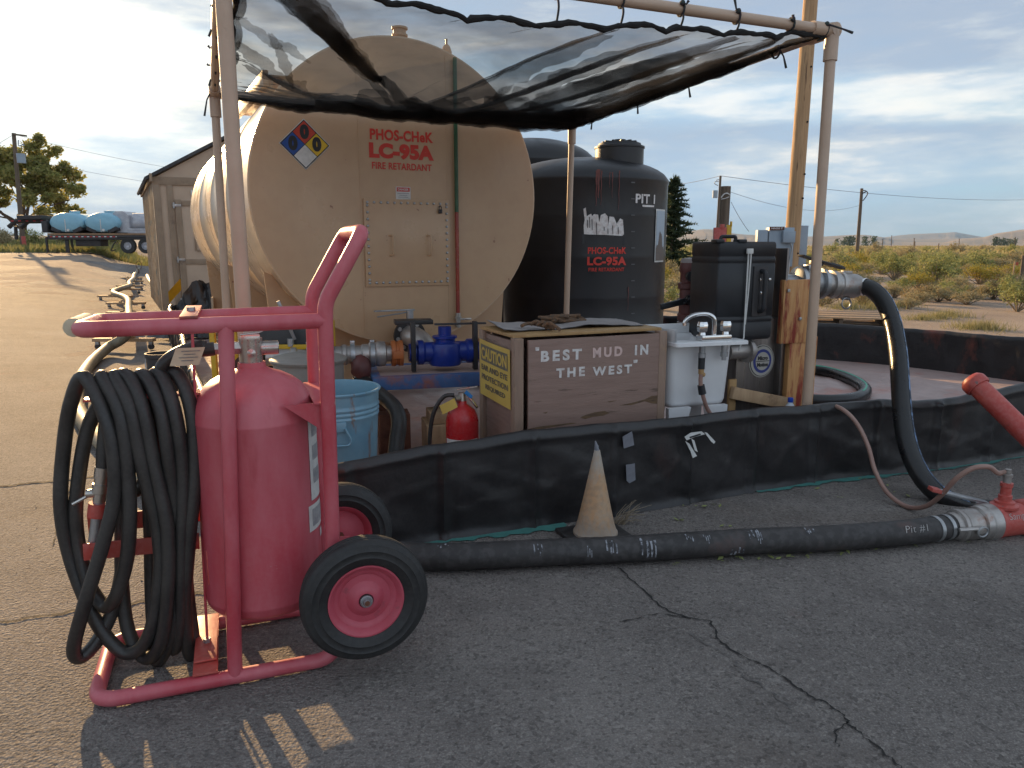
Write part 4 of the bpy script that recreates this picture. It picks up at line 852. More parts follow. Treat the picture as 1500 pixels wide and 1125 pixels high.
    for q in (.15, .3, .45, .6, .74, .86): tt(cloth(0, q), KFL.lerp(KBL, q), (rnd.uniform(-.06, 0), rnd.uniform(-.05, .03), 1), 'dark cord tie round the left side beam of the canopy', 'cord ties along the left side beam of the canopy')
    tt(cloth(.01, .985), KBL, (-.06, -.16, 1), 'green cord knot hanging at the left rear canopy corner', None)
    for q in (.12, .42, .62, .84): tt(cloth(1, q), cloth(1, q) - ZU * .02, (rnd.uniform(-.02, .07), -.10, 0), 'loose cord tail hanging under the right edge of the cloth', 'cord tails under the right edge of the cloth')
make_canopy()

# ------------------------------------------------------------------ plywood box
def make_box():
    a = R(23.5); X = Vector((math.cos(a), math.sin(a), 0)); Y = Vector((-X.y, X.x, 0)); O = Vector((.014, 3.887, 0)); w, dp, h0, h = .953, .52, .012, .905
    def q(x, y, z): return O + X * x + Y * y + ZU * z
    t = thing('plywood_box', 'brown plywood box stencilled with a motto and a yellow caution sign on its side', 'box', q(w / 2, dp / 2, 0))
    b = MB(); b.box(q(w / 2 + .02, .012, h0 + (h - h0) / 2), (w - .12, .018, h - h0), X, Y, .002); fp = b.build('front_panel', m_boxpaint, t)
    b = MB(); b.box(q(w / 2 + .02, dp - .012, h0 + (h - h0) / 2), (w - .12, .018, h - h0), X, Y, .002); b.build('rear_panel', m_boxpaint, t)
    for x in (.030, w - .018):
        b = MB(); b.box(q(x, dp / 2, h0 + (h - h0) / 2 - .004), (.018, dp - .12, h - h0 - .008), X, Y, .002); b.build('side_panel', m_boxpaint, t)
    m_post = M('box_post_paint', (.30, .20, .145), (.24, .16, .115), 6, .6, bump=.2, stretch=(4, 4, .8), stain=(.38, .25, .14), stain_at=(.6, .7), sscale=5)
    for x in (.026, w - .026):
        for y in (.028, dp - .028):
            b = MB(); b.box(q(x, y, h0 + (h - h0) / 2 + .006), (.052, .056, h - h0 + .012), X, Y, .004); b.build('corner_post', m_post, t)
    b = MB(); b.box(q(w / 2, dp / 2 + .022, h + .0195), (w - .02, dp - .045, .016), X, Y, .002); b.build('lid', m_ply, t)
    # stencil lettering, line by line
    def fx(px, py): p = onplane(px, py, O, Y); return (p - O).dot(X), p.z
    def word(s, x0, y0, x1, y1, mat, sx=1):
        (a0, z0), (a1, z1) = fx(x0, y0), fx(x1, y1)
        return letter('lettering', s, .1, q((a0 + a1) / 2, .0025, (z0 + z1) / 2), X, ZU, mat, fp, .0042, fit=(a1 - a0, abs(z1 - z0)), spacing=1.45, lift=.001)
    word('"', 784.5, 514, 790, 508.5, m_inkwhite)
    word('BEST', 792.5, 530.5, 852.5, 510.5, m_inkwhite); word('MUD', 868.5, 524.5, 912, 507, m_inkpink); word('IN', 930, 520.5, 950, 504.5, m_inkwhite)
    word('THE', 815, 554, 857, 537, m_inkwhite); word('WEST', 868, 551, 926, 533.5, m_inkwhite); word('"', 928, 532, 934, 527, m_inkwhite)
    # exposed wood where the paint has flaked
    def chip(pts, mat):
        b = MB(); v = [q(fx(*p)[0], .0022, fx(*p)[1]) for p in pts]; b.add(v, [list(range(len(v)))]); b.build('paint_flake', mat, fp, smooth=False)
    m_flake = M('flaked_ply', (.16, .095, .045), (.08, .05, .035), 18, .8, stretch=(1, 1, 6))
    for pts in ([(907, 594), (925, 590.5), (945, 585), (955, 580), (966, 579), (966, 592), (955, 591), (945, 588), (925, 593.5)], [(858, 608), (872, 604), (886, 602), (893, 605), (884, 609), (868, 611), (858, 614), (850, 612)], [(772, 629), (790, 625), (812, 622.5), (838, 619.5), (846, 620), (815, 625), (785, 630), (770, 632.5)], [(795, 605), (803, 603), (800, 606)], [(890, 588), (905, 586.5), (893, 589.5)]): chip(pts, m_flake)
    # caution sign on the left side
    def sx_(px, py): p = onplane(px, py, O, X); return (p - O).dot(Y), p.z
    (y0, z0), (y1, z1) = sx_(745, 585), sx_(704, 498); y1, z1, y0 = dp - .03, .855, .045; zb = .53
    b = MB(); b.grid(lambda i, j: q(-.004 - .006 * math.sin(i * 3.1) * (1 - j) - .004 * (1 - j), y1 + (y0 - y1) * i, z1 + .012 * (1 - i) + (zb - z1) * j), 10, 6)
    sg = b.build('caution_sign', m_signyellow, t)
    def sgn(s, u0, u1, v0, v1, mat, bold):
        vs, fs = text_mesh(s, .1, bold, .0005, 'CENTER', 1.02); xs = [v.x for v in vs]; ys = [v.y for v in vs]; b = MB(); out = []
        for v in vs:
            i = u0 + (u1 - u0) * (v.x - min(xs)) / (max(xs) - min(xs)); j = v1 + (v0 - v1) * (v.y - min(ys)) / (max(ys) - min(ys))
            out.append(q(-.0075 - .006 * math.sin(i * 3.1) * (1 - j) - .004 * (1 - j) - v.z, y1 + (y0 - y1) * i, z1 + .012 * (1 - i) + (zb - z1) * j))
        b.add(out, fs); b.build('lettering', mat, sg, smooth=False)
    b = MB(); b.grid(lambda i, j: q(-.0062 - .006 * math.sin((.06 + .88 * i) * 3.1) * (1 - .07 - .32 * j) - .004 * (1 - .07 - .32 * j), y1 + (y0 - y1) * (.06 + .88 * i), z1 + .012 * (1 - i) + (zb - z1) * (.08 + .29 * j)), 8, 2); b.build('sign_header', m_signdark, sg)
    sgn('CAUTION', .09, .92, .12, .33, m_signyellow, .003); sgn('EAR AND EYE', .08, .93, .43, .53, m_signdark, .002); sgn('PROTECTION', .08, .94, .60, .70, m_signdark, .002); sgn('REQUIRED', .2, .85, .77, .87, m_signdark, .002)
    # things lying on the lid
    zt = h + .028
    b = MB()
    def sheet_(i, j):
        x = .06 + i * (w - .06); y = .14 + j * (dp - .10) + .03 * math.sin(i * 3); return q(x - .06 * (1 - j), y, zt + .006 + .03 * max(0, .12 - i) * 6 * (.4 + .6 * j) + .012 * math.exp(-((i - .62) / .1) ** 2) * (1 - j) + .006 * hnoise(i * 4, j * 3, 2) + .004)
    b.grid(sheet_, 30, 8); b.grid(lambda i, j: sheet_(i, 1 - j) - ZU * .004, 30, 8)
    tag(b.build('cardboard_sheet', m_cardgrey), 'creased grey cardboard sheet lying on the lid of the plywood box', 'cardboard')
    rnd = random.Random(11)
    def tangle(name, c, rx, ry, n, lab, r=.008):
        b = MB(); P = []
        for k in range(n):
            a = k * 2.3 + rnd.uniform(-.6, .6); s = rnd.uniform(.35, 1); P.append(c + X * math.cos(a) * rx * s + Y * math.sin(a) * ry * s + ZU * (rnd.uniform(.01, .045)))
        b.tube(catmull(P, 5), r, 7); tag(b.build(name, m_rope), lab, 'rope')
    tangle('rope_coil', q(.50, .42, zt + .01), .16, .06, 34, 'frayed black and orange rope heap on the cardboard by the canopy post')
    b = MB(); P = [q(.20, .17, zt + .03), q(.22, .14, zt + .05), q(.25, .12, zt + .03), q(.27, .10, zt + .012)]; 
    for k in range(3): b.tube(catmull([p + X * (k * .014) + Y * (.06 - .05 * k) for p in P], 5), .010, 7)
    P = [q(.13, .20, zt + .028), q(.19, .24, zt + .036), q(.25, .19, zt + .026), q(.27, .12, zt + .02)]; b.tube(catmull(P, 5), .010, 7)
    tag(b.build('rope_end', m_rope), 'short knotted rope end over the left edge of the cardboard', 'rope')
make_box()

# ------------------------------------------------------------------ laundry sink
def make_sink():
    a = R(18); X = Vector((math.cos(a), math.sin(a), 0)); Y = Vector((-X.y, X.x, 0)); O = Vector((.940, 4.235, 0)); w, dp, h = .46, .46, .85
    def q(x, y, z): return O + X * x + Y * y + ZU * z
    t = thing('laundry_sink', 'white plastic laundry sink with chrome faucet standing right of the plywood box', 'sink', q(w / 2, dp / 2, 0))
    b = MB()                                            # tub with an open top: outer wall, rim, inner wall
    def ring(x0, x1, y0, y1, z, r=.05, n=5):
        P = []
        for cx, cy, a0 in ((x1 - r, y0 + r, -90), (x1 - r, y1 - r, 0), (x0 + r, y1 - r, 90), (x0 + r, y0 + r, 180)):
            for k in range(n + 1): t_ = R(a0 + 90 * k / n); P.append(q(cx + r * math.cos(t_), cy + r * math.sin(t_), z))
        return P
    rings = [ring(.05, w - .055, .15, dp - .06, .44, .04), ring(.03, w - .04, .128, dp - .035, .452, .05), ring(.02, w - .035, .116, dp - .02, .48, .05), ring(.008, w - .02, .102, dp - .01, h - .05, .045), ring(.005, w - .02, .098, dp - .01, h - .022, .045), ring(-.012, w + .012, -.012, dp + .012, h - .022, .02), ring(-.012, w + .012, -.012, dp + .012, h - .004, .02), ring(-.006, w + .006, -.006, dp + .006, h, .02), ring(.03, w - .06, .12, dp - .03, h, .05), ring(.04, w - .09, .13, dp - .04, h - .03, .05), ring(.06, w - .13, .16, dp - .07, .47, .04)]
    m = len(rings[0]); vs = [p for rg in rings for p in rg]; fs = [[i * m + k, i * m + (k + 1) % m, (i + 1) * m + (k + 1) % m, (i + 1) * m + k] for i in range(len(rings) - 1) for k in range(m)]
    fs += [list(range(m))[::-1], [(len(rings) - 1) * m + k for k in range(m)]]; b.add(vs, fs)
    tub = b.build('tub', m_whiteplastic, t, ang=50)
    b = MB(); b.grid(lambda i, j: q(-.008 + .0 * i, .02 + (dp - .03) * i, h + .075 * j * (1 - .35 * i)), 6, 2); b.grid(lambda i, j: q(.006, .02 + (dp - .03) * (1 - i), h + .075 * j * (1 - .35 * (1 - i))), 6, 2); b.box(q((w) / 2, dp + .002, h + .03), (w, .014, .06), X, Y, .004); b.build('splash_lip', m_whiteplastic, tub)
    for x in (.05, w - .09):
        for y in (.06, dp - .06):
            b = MB(); s = 1 if x < .2 else -1; b.prism([(-.04 * s, .45), (.11 * s, .45), (.08 * s, .33), (.05 * s, .27), (.04 * s, .012), (-.03 * s, .012)], q(x, y + .06 * (y < .2), 0), X, ZU, .035); b.build('leg', m_whiteplastic, t)
    # faucet
    c = q(.27, .052, h)
    b = MB(); b.box(c + ZU * .018, (.20, .075, .035), X, Y, .010, 3)
    b.tube(catmull([c + ZU * .03, c + ZU * .09, c + ZU * .135 - X * .01, c + ZU * .155 - X * .05 + Y * .02, c + ZU * .145 - X * .11 + Y * .05, c + ZU * .115 - X * .15 + Y * .07, c + ZU * .085 - X * .155 + Y * .072], 6), .0135, 12); f = b.build('faucet', m_chrome, t)
    for s in (-1, 1):
        b = MB(); b.lathe([(.022, .03), (.018, .05), (.030, .055), (.033, .07), (.033, .10), (.028, .112), (0, .115)], c + X * .078 * s, ZU, 8); b.build('faucet_knob', m_chrome, f)
        b = MB(); b.lathe([(.018, -.005), (.018, -.05), (.022, -.052), (.022, -.078), (.014, -.08), (.014, -.10), (0, -.10)], c + X * .075 * s - ZU * .02, ZU, 10); b.build('supply_nut', m_steel, f)
    k = c - X * .075
    b = MB(); b.cyl(k - ZU * .10, k - ZU * .165, .020, seg=12); b.build('black_fitting', m_case, f)
    b = MB(); b.cyl(k - ZU * .165, k - ZU * .195, .017, seg=12); b.ball(k - ZU * .20 + X * .015, .014, 8); b.build('brass_fitting', m_ply, f)
    b = MB(); P = [k - ZU * .19, k - ZU * .25 + X * .0, k - ZU * .32 + X * .015 - Y * .005, k - ZU * .40 + X * .05, k - ZU * .47 + X * .09 - Y * .01, k - ZU * .56 + X * .12]; b.tube(catmull(P, 6), .0125, 10); hs = b.build('supply_hose', m_redrubber, t)
    b = MB(); b.cyl(k - ZU * .262 + X * .003, k - ZU * .315 + X * .016, .021, .023, 12); b.build('hose_sleeve', m_case, hs)
make_sink()

# ------------------------------------------------------------------ metering stand: lumber post, steel cabinet, black case, pipework
def make_meter():
    P0, P1 = at(1068, 604, 4.60), at(1160, 604, 4.80); P0.z = P1.z = 0; X = (P1 - P0).normalized(); Y = Vector((-X.y, X.x, 0)); w = (P1 - P0).length
    def q(x, y, z): return P0 + X * x + Y * y + ZU * z
    def qp(px, py, y=0.): return onplane(px, py, P0 + Y * y, Y)
    def qx(px, py, y=0.): p = qp(px, py, y); return (p - P0).dot(X), p.z
    t = thing('meter_cabinet', 'brushed steel meter cabinet with a round blue and grey emblem beside the white sink', 'cabinet', q(w / 2, .1, 0))
    x1 = qx(1160, 560)[0]; zt = .93
    m_cab = M('brushed_steel', (.20, .18, .165), (.14, .125, .12), 3, .35, .8, stretch=(14, 14, .5), bump=.03)
    b = MB(); b.box(q(x1 / 2 + .02, .10, .02 + zt / 2), (x1 - .05, .18, zt), X, Y, .006); b.build('cabinet_body', m_cab, t)
    b = MB(); b.box(q(qx(1143, 450)[0], .06, .02 + zt / 2 + .22), (.016, .20, zt + .42), X, Y, .003); b.build('edge_plate', m_cab, t)
    cx, cz = qx(1117, 529); 
    def disc(name, rx, rz, mat, y, par): 
        b = MB(); b.prism([(rx * math.cos(k * math.pi / 20), rz * math.sin(k * math.pi / 20)) for k in range(40)], q(cx, y, cz), X, ZU, .002); return b.build(name, mat, par, smooth=False)
    rr = .105; gl = plain('logo_grey', (.42, .40, .36), .5); bl = plain('logo_blue', (.035, .05, .22), .5)
    em = disc('emblem', rr * .95, rr * 1.0, gl, .009, t); disc('emblem_ring', rr * .89, rr * .94, m_ink, .0068, em); disc('emblem_ring', rr * .85, rr * .90, gl, .0050, em); disc('emblem_ring', rr * .68, rr * .72, bl, .0032, em); disc('emblem_centre', rr * .52, rr * .55, gl, .0014, em)
    letter('lettering', 'Micro', .1, q(cx, -.0012, cz + .020), X, ZU, m_ink, em, .004, fit=(.078, .026), lift=.0005); letter('lettering', 'Motion', .1, q(cx, -.0012, cz - .022), X, ZU, m_ink, em, .004, fit=(.086, .026), lift=.0005)
    b = MB(); b.box(q(cx, -.0015, cz), (rr * 1.0, .0012, .004), X, Y); b.build('emblem_bar', m_ink, em, smooth=False)
    # gasket corner of pipe at the cabinet's left
    b = MB(); e = qp(1082, 514, -.03); b.lathe([(.05, -.09), (.05, .05), (.075, .05), (.075, .075), (.045, .08), (.045, .11), (0, .11)], e, X, 18); b.build('pipe_stub', m_cast, t)
    # lumber
    t2 = thing('lumber_post', 'orange stained timber post assembly carrying the big ball valve behind the pipe post', 'post', q(x1 + .12, .1, 0))
    xa, xb = qx(1158, 500, -.04)[0], qx(1199, 500, -.04)[0]
    b = MB(); b.box(q((xa + xb) / 2 + .005, .03, .02 + .40), ((xb - xa) * .98, .12, .80), X, Y, .006); b.build('post', m_grain, t2)
    xc, xd = qx(1153, 450, -.075)[0], qx(1203, 450, -.075)[0]
    b = MB(); b.box(q((xc + xd) / 2, -.02, .985), (xd - xc, .04, .40), X, Y, .004); b.build('cleat_board', m_grain, t2)
    b = MB(); b.box(q(xc + .03, -.046, 1.12), (.02, .012, .02), X, Y, .004); b.box(q(xc + .14, -.046, .94), (.02, .012, .02), X, Y, .004); b.build('bolt_head', m_steel, t2)
    pa, pb = qp(1072, 575, -.05), qp(1160, 592, -.05)
    b = MB(); b.box((pa + pb) / 2, ((pb - pa).length, .035, .075), pb - pa, Y, .003); b.build('lower_rail', m_lumber, t2)
    pa, pb = qp(1138, 464, .01), qp(1158, 464, .01); b = MB(); b.box((pa + pb) / 2 - Y * .03, ((pb - pa).length, .03, .06), X, Y, .003); b.build('upper_rail', m_lumber, t2)
    ya = qx(1072, 560, -.02)[0]; b = MB(); b.box(q(ya + .01, -.012, .30), (.055, .02, .56), X, Y, .003); b.build('yellow_leg', m_ply, t2)
    # black case bolted on top
    t3 = thing('equipment_case', 'black hard plastic equipment case on end above the steel cabinet', 'case', q(x1 * .45, .1, zt + .02))
    e = at(1090, 425, 4.50); e.z = 0; a1 = R(-8); a2 = R(-8); F = Vector((math.cos(R(-2)), math.sin(R(-2)), 0)); S = Vector((math.cos(R(38)), math.sin(R(38)), 0))
    Lw, Rw, zb, z2 = .168, .255, at(1090, 499, 4.5).z, at(1090, 354, 4.5).z
    X3 = Vector((math.cos(R(22)), math.sin(R(22)), 0))
    F = Vector((math.cos(R(8)), math.sin(R(8)), 0)); S = Vector((math.cos(R(52)), math.sin(R(52)), 0))
    # plan outline: broad lid face, then the handle side
    c0 = e; c1 = e - F * Lw; c2 = e + S * 0 + Vector((.215, .10, 0)); G_ = (c2 - c0).normalized(); back = Vector((-G_.y, G_.x, 0))
    pl = [c1, c0, c2, c2 + back * .30, c1 + back * .32 + G_ * .05]
    def rr_(p, k): 
        out = []; n = len(p)
        for i in range(n):
            a, b_, c = p[i - 1], p[i], p[(i + 1) % n]; u = (a - b_).normalized() * k; v = (c - b_).normalized() * k
            for j in range(5): tt = j / 4; out.append((1 - tt) ** 2 * (b_ + u) + 2 * tt * (1 - tt) * b_ + tt * tt * (b_ + v))
        return out
    cen = sum((p for p in pl), Vector()) / 5
    b = MB(); levels = [(zb, .93), (zb + .012, .985), (zb + .03, 1), (zb + .10, 1.0), (zb + .104, .985), (zb + .112, .985), (zb + .116, 1.0), (zb + .135, 1.0), (zb + .139, .985), (zb + .147, .985), (zb + .151, 1), (z2 - .135, 1), (z2 - .131, .985), (z2 - .122, .985), (z2 - .118, 1), (z2 - .095, 1.0), (z2 - .091, .985), (z2 - .082, .985), (z2 - .078, 1), (z2 - .022, 1), (z2 - .006, .985), (z2, .955)]
    rg = rr_(pl, .012); m = len(rg); vs = []
    for z, s in levels: vs += [Vector((cen.x + (p.x - cen.x) * s, cen.y + (p.y - cen.y) * s, z)) for p in rg]
    b.add(vs, [[i * m + k, i * m + (k + 1) % m, (i + 1) * m + (k + 1) % m, (i + 1) * m + k] for i in range(len(levels) - 1) for k in range(m)] + [list(range(m))[::-1], [(len(levels) - 1) * m + k for k in range(m)]])
    sh = b.build('case_shell', m_case, t3, ang=40)
    nrm = Vector((G_.y, -G_.x, 0)); mid = c0.lerp(c2, .5); zm = (zb + z2) / 2
    b = MB(); b.tube(rounded([mid + ZU * (zm - .12) + nrm * .005, mid + ZU * (zm - .115) + nrm * .045, mid + ZU * (zm + .115) + nrm * .045, mid + ZU * (zm + .12) + nrm * .005], .02), .014, 10); b.build('carry_handle', m_case, t3)
    b = MB(); b.box(Vector((mid.x, mid.y, zm)) + nrm * .003, (.11, .008, .30), G_, None, .003)
    b.box(Vector((mid.x, mid.y, zm)) + nrm * .008, (.02, .006, .22), G_, None, .002); b.build('handle_recess', m_trailblk, t3)
    b = MB(); b.tube(rounded([c1.lerp(c0, .25) + ZU * z2 + back * .05, c1.lerp(c0, .25) + ZU * (z2 + .03) + back * .05, c1.lerp(c0, .8) + ZU * (z2 + .03) + back * .05, c1.lerp(c0, .8) + ZU * z2 + back * .05], .015), .011, 8); b.build('carry_handle', m_case, t3)
    for f in (.1, .92):
        b = MB(); b.box(c1.lerp(c0, f) + ZU * (z2 + .004) + back * .04, (.05, .09, .02), F, None, .006); b.build('hinge_block', m_case, t3)
    b = MB(); hw_ = c0 + nrm * .02
    b.tube([hw_ + ZU * (z2 - .06), hw_ + ZU * (zm + .02), hw_ + ZU * (zb + .02), hw_ - F * .03 + ZU * (zb - .06)], .0045, 6); b.tube([hw_ + G_ * .02 + ZU * (z2 - .06), hw_ + G_ * .015 + ZU * zm, hw_ + G_ * .004 + ZU * (zb + .10)], .0045, 6)
    b.box(hw_ + G_ * .01 + ZU * (z2 - .055), (.045, .012, .03), G_, None, .003); b.build('bungee_strap', m_label, t3)
    for z, u in ((zm + .07, .45), (zm + .07, .78), (zm - .01, .5)):
        b = MB(); b.lathe([(.009, 0), (.009, .006), (0, .008)], c0.lerp(c2, u) + ZU * z + nrm * .008, nrm, 10); b.build('rivet', m_chrome, t3)
    # big ball valve in line
    v0, v1 = at(1138, 411, 4.86), at(1264, 420, 5.02); D = (v1 - v0).normalized(); Ln = (v1 - v0).length
    t4 = thing('ball_valve', 'grey metal ball valve and coupling with black lever feeding the big curved black hose', 'valve', (v0 + v1) / 2)
    def sp(px): return Ln * (px - 1138) / 126
    b = MB(); b.cyl(v0 - D * .1, v0 + D * sp(1168), .045, seg=20); b.build('feed_pipe', m_steel, t4)
    b = MB(); b.lathe([(.0, sp(1164)), (.085, sp(1164)), (.10, sp(1166)), (.10, sp(1171)), (.075, sp(1172)), (.088, sp(1177)), (.094, sp(1184)), (.088, sp(1193)), (.075, sp(1197)), (.10, sp(1198)), (.10, sp(1203)), (.085, sp(1205)), (.0, sp(1205))], v0, D, 30)
    b.box(v0 + D * sp(1184) + ZU * .10, (.06, .06, .03), D, None, .006); b.build('valve_body', m_steel, t4)
    b = MB(); b.lathe([(0, sp(1205)), (.075, sp(1205)), (.075, sp(1212)), (.092, sp(1213)), (.092, sp(1219)), (.082, sp(1221)), (.082, sp(1224)), (.090, sp(1225)), (.090, sp(1229)), (.078, sp(1231)), (.080, sp(1250)), (.070, sp(1256)), (.056, sp(1258)), (.056, sp(1266)), (0, sp(1266))], v0, D, 28)
    for s in (-1, 1): b.box(v0 + D * sp(1238) + ZU * .085 * s, (.07, .03, .02), D, None, .004)
    cp = b.build('coupling', m_cast, t4)
    b = MB(); o = v0 + D * sp(1238) - ZU * .115 - Vector((0, .03, 0)); b.tube([o + D * .035 * math.cos(k * math.pi / 8) + ZU * .035 * math.sin(k * math.pi / 8) for k in range(16)], .006, 6, closed=True); b.build('pull_ring', m_steel, cp)
    b = MB(); o = v0 + D * sp(1190) + ZU * .15; dl = (at(1232, 396, 4.9) - at(1180, 380, 4.75)).normalized(); b.box(o + dl * .07, (.40, .055, .014), dl, None, .004); b.box(o + dl * .20 + ZU * .004, (.12, .045, .02), dl, None, .006); b.box(o - ZU * .03, (.05, .05, .05), D, None, .004)
    b.box(o + dl * -.02 - ZU * .045, (.18, .03, .03), Vector((dl.x, dl.y, .2)), None, .004); b.build('valve_lever', m_case, t4)
    # maroon riser with two black levers behind the sink
    r0 = at(1006, 470, 5.15); t5 = thing('riser_pipe', 'maroon vertical riser pipe with two black lever valves left of the black case', 'pipe', Vector((r0.x, r0.y, 0)))
    c = Vector((r0.x, r0.y, 0)); zz = lambda y: at(1005, y, 5.15).z
    b = MB(); b.lathe([(.055, .02), (.055, zz(470)), (.066, zz(468)), (.066, zz(460)), (.058, zz(458)), (.058, zz(446)), (.072, zz(444)), (.072, zz(438)), (.056, zz(436)), (.056, zz(424)), (.070, zz(422)), (.070, zz(415)), (.056, zz(413)), (.056, zz(400)), (.064, zz(397)), (.062, zz(388)), (.05, zz(380)), (.0, zz(378))], c, ZU, 24); b.build('riser', m_wm, t5)
    b = MB(); b.lathe([(.060, zz(494)), (.060, zz(476)), (.066, zz(475)), (.066, zz(471))], c, ZU, 22); b.build('hose_band', m_steel, t5)
    b = MB(); b.lathe([(.058, zz(388)), (.056, zz(379)), (.0, zz(377))], c, ZU, 22); b.build('riser_cap', m_cardgrey, t5)
    for y, d, l in ((404, Vector((.9, .1, .06)), .16), (438, Vector((-.92, -.2, -.2)), .24)):
        b = MB(); d = d.normalized(); o = c + ZU * zz(y) - Vector((.0, .075, 0)); b.box(o + d * l * .4, (l, .03, .04), d, None, .006); b.cyl(o + Vector((0, .05, 0)), o - Vector((0, .03, 0)), .035, seg=14); b.ball(o + d * .02 - Vector((0, .03, -.01)), .012, 8); b.ball(o + d * .05 - Vector((0, .03, .01)), .010, 8); b.build('lever', m_case, t5)
    return q
make_meter()

# ------------------------------------------------------------------ hoses at the right
def stripe_tube(name, P, r, parent, mat, up=Vector((0, -.3, 1)), ang=0., w=.35):
    b = MB(); vs = []; n = len(P)
    for i, p in enumerate(P):
        d = (P[min(i + 1, n - 1)] - P[max(i - 1, 0)]).normalized(); x = (up - d * up.dot(d)).normalized(); y = d.cross(x)
        for k in (-1, 0, 1): a = ang + k * w; vs.append(p + (x * math.cos(a) + y * math.sin(a)) * (r + .0015))
    b.add(vs, [[i * 3 + k, i * 3 + k + 1, (i + 1) * 3 + k + 1, (i + 1) * 3 + k] for i in range(n - 1) for k in (0, 1)]); return b.build(name, mat, parent)
P = catmull([at(1258, 419.5, 5.0), at(1275, 423, 4.93), at(1293, 440, 4.84), at(1307, 472, 4.70), at(1316, 520, 4.52), at(1320, 580, 4.34), at(1325, 630, 4.22), at(1335, 668, 4.13), at(1350, 698, 4.05), at(1370, 720, 3.99), at(1395, 735, 3.95), at(1430, 744, 3.93), at(1475, 748, 3.93), at(1540, 750, 3.93)], 9)
t = thing('discharge_hose', 'big black blue striped hose arching from the ball valve down to the asphalt', 'hose', Vector((2.3, 4.2, 0)))
b = MB(); b.tube(P, .053, 18); hh = b.build('hose_body', m_blackhose, t); stripe_tube('blue_stripe', P[:104], .053, hh, m_bluestripe, Vector((.75, -.75, .55)), .0, .16)
b = MB(); d = (P[3] - P[0]).normalized(); 
for s in (.015, .045): b.lathe([(.056, s - .008), (.058, s - .008), (.058, s + .008), (.056, s + .008), (.056, s - .008)], P[0], d, 22)
b.build('hose_clamps', m_chrome, hh)
P = catmull([onz(*p, .075) for p in [(1120, 548), (1170, 541), (1205, 543), (1240, 553), (1264, 566), (1266, 577), (1245, 585), (1205, 587), (1150, 583), (1090, 575)]], 8)
t = thing('floor_hose', 'black hose with pale green stripe looped on the stained pit floor behind the pipe post', 'hose', Vector((2.6, 6.6, 0)))
b = MB(); b.tube(P, .055, 16); hh = b.build('hose_body', m_blackhose, t); stripe_tube('green_stripe', P[10:44], .055, hh, m_greenstripe, Vector((-.3, -.6, 1)), -.1, .14)
# suction hose along the ground and its camlock
SP = [onz(*p, .0665) for p in [(470, 806), (540, 811), (620, 815), (700, 814), (800, 809), (900, 805), (1000, 799), (1100, 793), (1200, 789), (1290, 783), (1345, 778), (1392, 771)]]
t = thing('suction_hose', 'thick scuffed black hose lying on the asphalt in front of the liner wall', 'hose', onz(1000, 815))
P = catmull(SP, 12); b = MB(); b.tube(P, [.058 + .0016 * (i % 2) for i in range(len(P))], 22); hh = b.build('hose_body', m_scuff, t, ang=60)
rnd = random.Random(21); m_chalk = M('chalky_scuff', (.30, .31, .34), (.05, .05, .055), 45, .8, lo=.44, hi=.56)
def hose_pt(u): k = u * (len(P) - 1); i = min(int(k), len(P) - 2); return P[i].lerp(P[i + 1], k - i), (P[i + 1] - P[i]).normalized()
def hose_u(px):
    best = min(range(400), key=lambda k: abs(750 + FPX * hose_pt(k / 399)[0].x / (hose_pt(k / 399)[0].y * math.cos(PITCH) + (CAM_H - .06) * math.sin(PITCH)) - px)); return best / 399
for px, wpx_, a0, a1 in ((786, 7, .6, 1.3), (892, 9, .5, 1.5), (945, 13, .5, 1.9), (1005, 6, .4, .9), (1030, 6, .4, 1.0), (1072, 12, 1.7, 2.3), (1100, 10, .2, .9), (1106, 5, .6, 1.2), (860, 4, 1.0, 1.6), (650, 10, .2, .5), (1180, 8, .3, .6)):
    b = MB()
    for kk in range(4):
        u = hose_u(px + (kk - 1.5) * wpx_ / 2.2); p, d = hose_pt(u); f = Vector((d.y, -d.x, 0)); w = wpx_ * .0011; vs = []
        r_ = .0612; aa0, aa1 = a0 + rnd.uniform(-.2, .2), a1 + rnd.uniform(-.3, .2)
        for j in range(7):
            a = aa0 + (aa1 - aa0) * j / 6; o = p + ZU * r_ * math.cos(a) + f * r_ * math.sin(a); ww = w * rnd.uniform(.3, .75) * .6; vs += [o - d * ww, o + d * ww]
        b.add(vs, [[2 * j, 2 * j + 1, 2 * j + 3, 2 * j + 2] for j in range(6)])
    b.build('scuff_mark', m_chalk, hh)

def hose_text(s, px, size, a0):
    vs, fs = text_mesh(s, size, -.0006, .0005, 'CENTER', 1.1); u = hose_u(px); p, d = hose_pt(u); f = Vector((d.y, -d.x, 0)); b = MB(); r_ = .0622
    b.add([p + d * (v.x + .25 * v.y) + (ZU * math.cos(a0 - v.y / r_) + f * math.sin(a0 - v.y / r_)) * r_ for v in vs], fs); b.build('handwriting', m_inkwhite, hh, smooth=False)
hose_text('Pit #1', 1332, .05, .95)
def ring(b, o, d, s, r, w, h=.003): b.lathe([(r, s - w), (r + h, s - w), (r + h, s + w), (r, s + w), (r, s - w)], o, d, 26)
e0 = SP[-1]; d0 = (SP[-1] - SP[-2]).normalized(); b = MB()
for s in (-.10, -.035): ring(b, e0, d0, s, .0595, .010)
b.build('hose_clamps', m_steel, hh)
t = thing('camlock_coupling', 'cast metal coupling with a flat lever joining the ground hose to the red tee', 'coupling', Vector((e0.x, e0.y, 0)))
e1 = onz(1452, 764, .07); D = (e1 - e0).normalized(); Lc = (e1 - e0).length
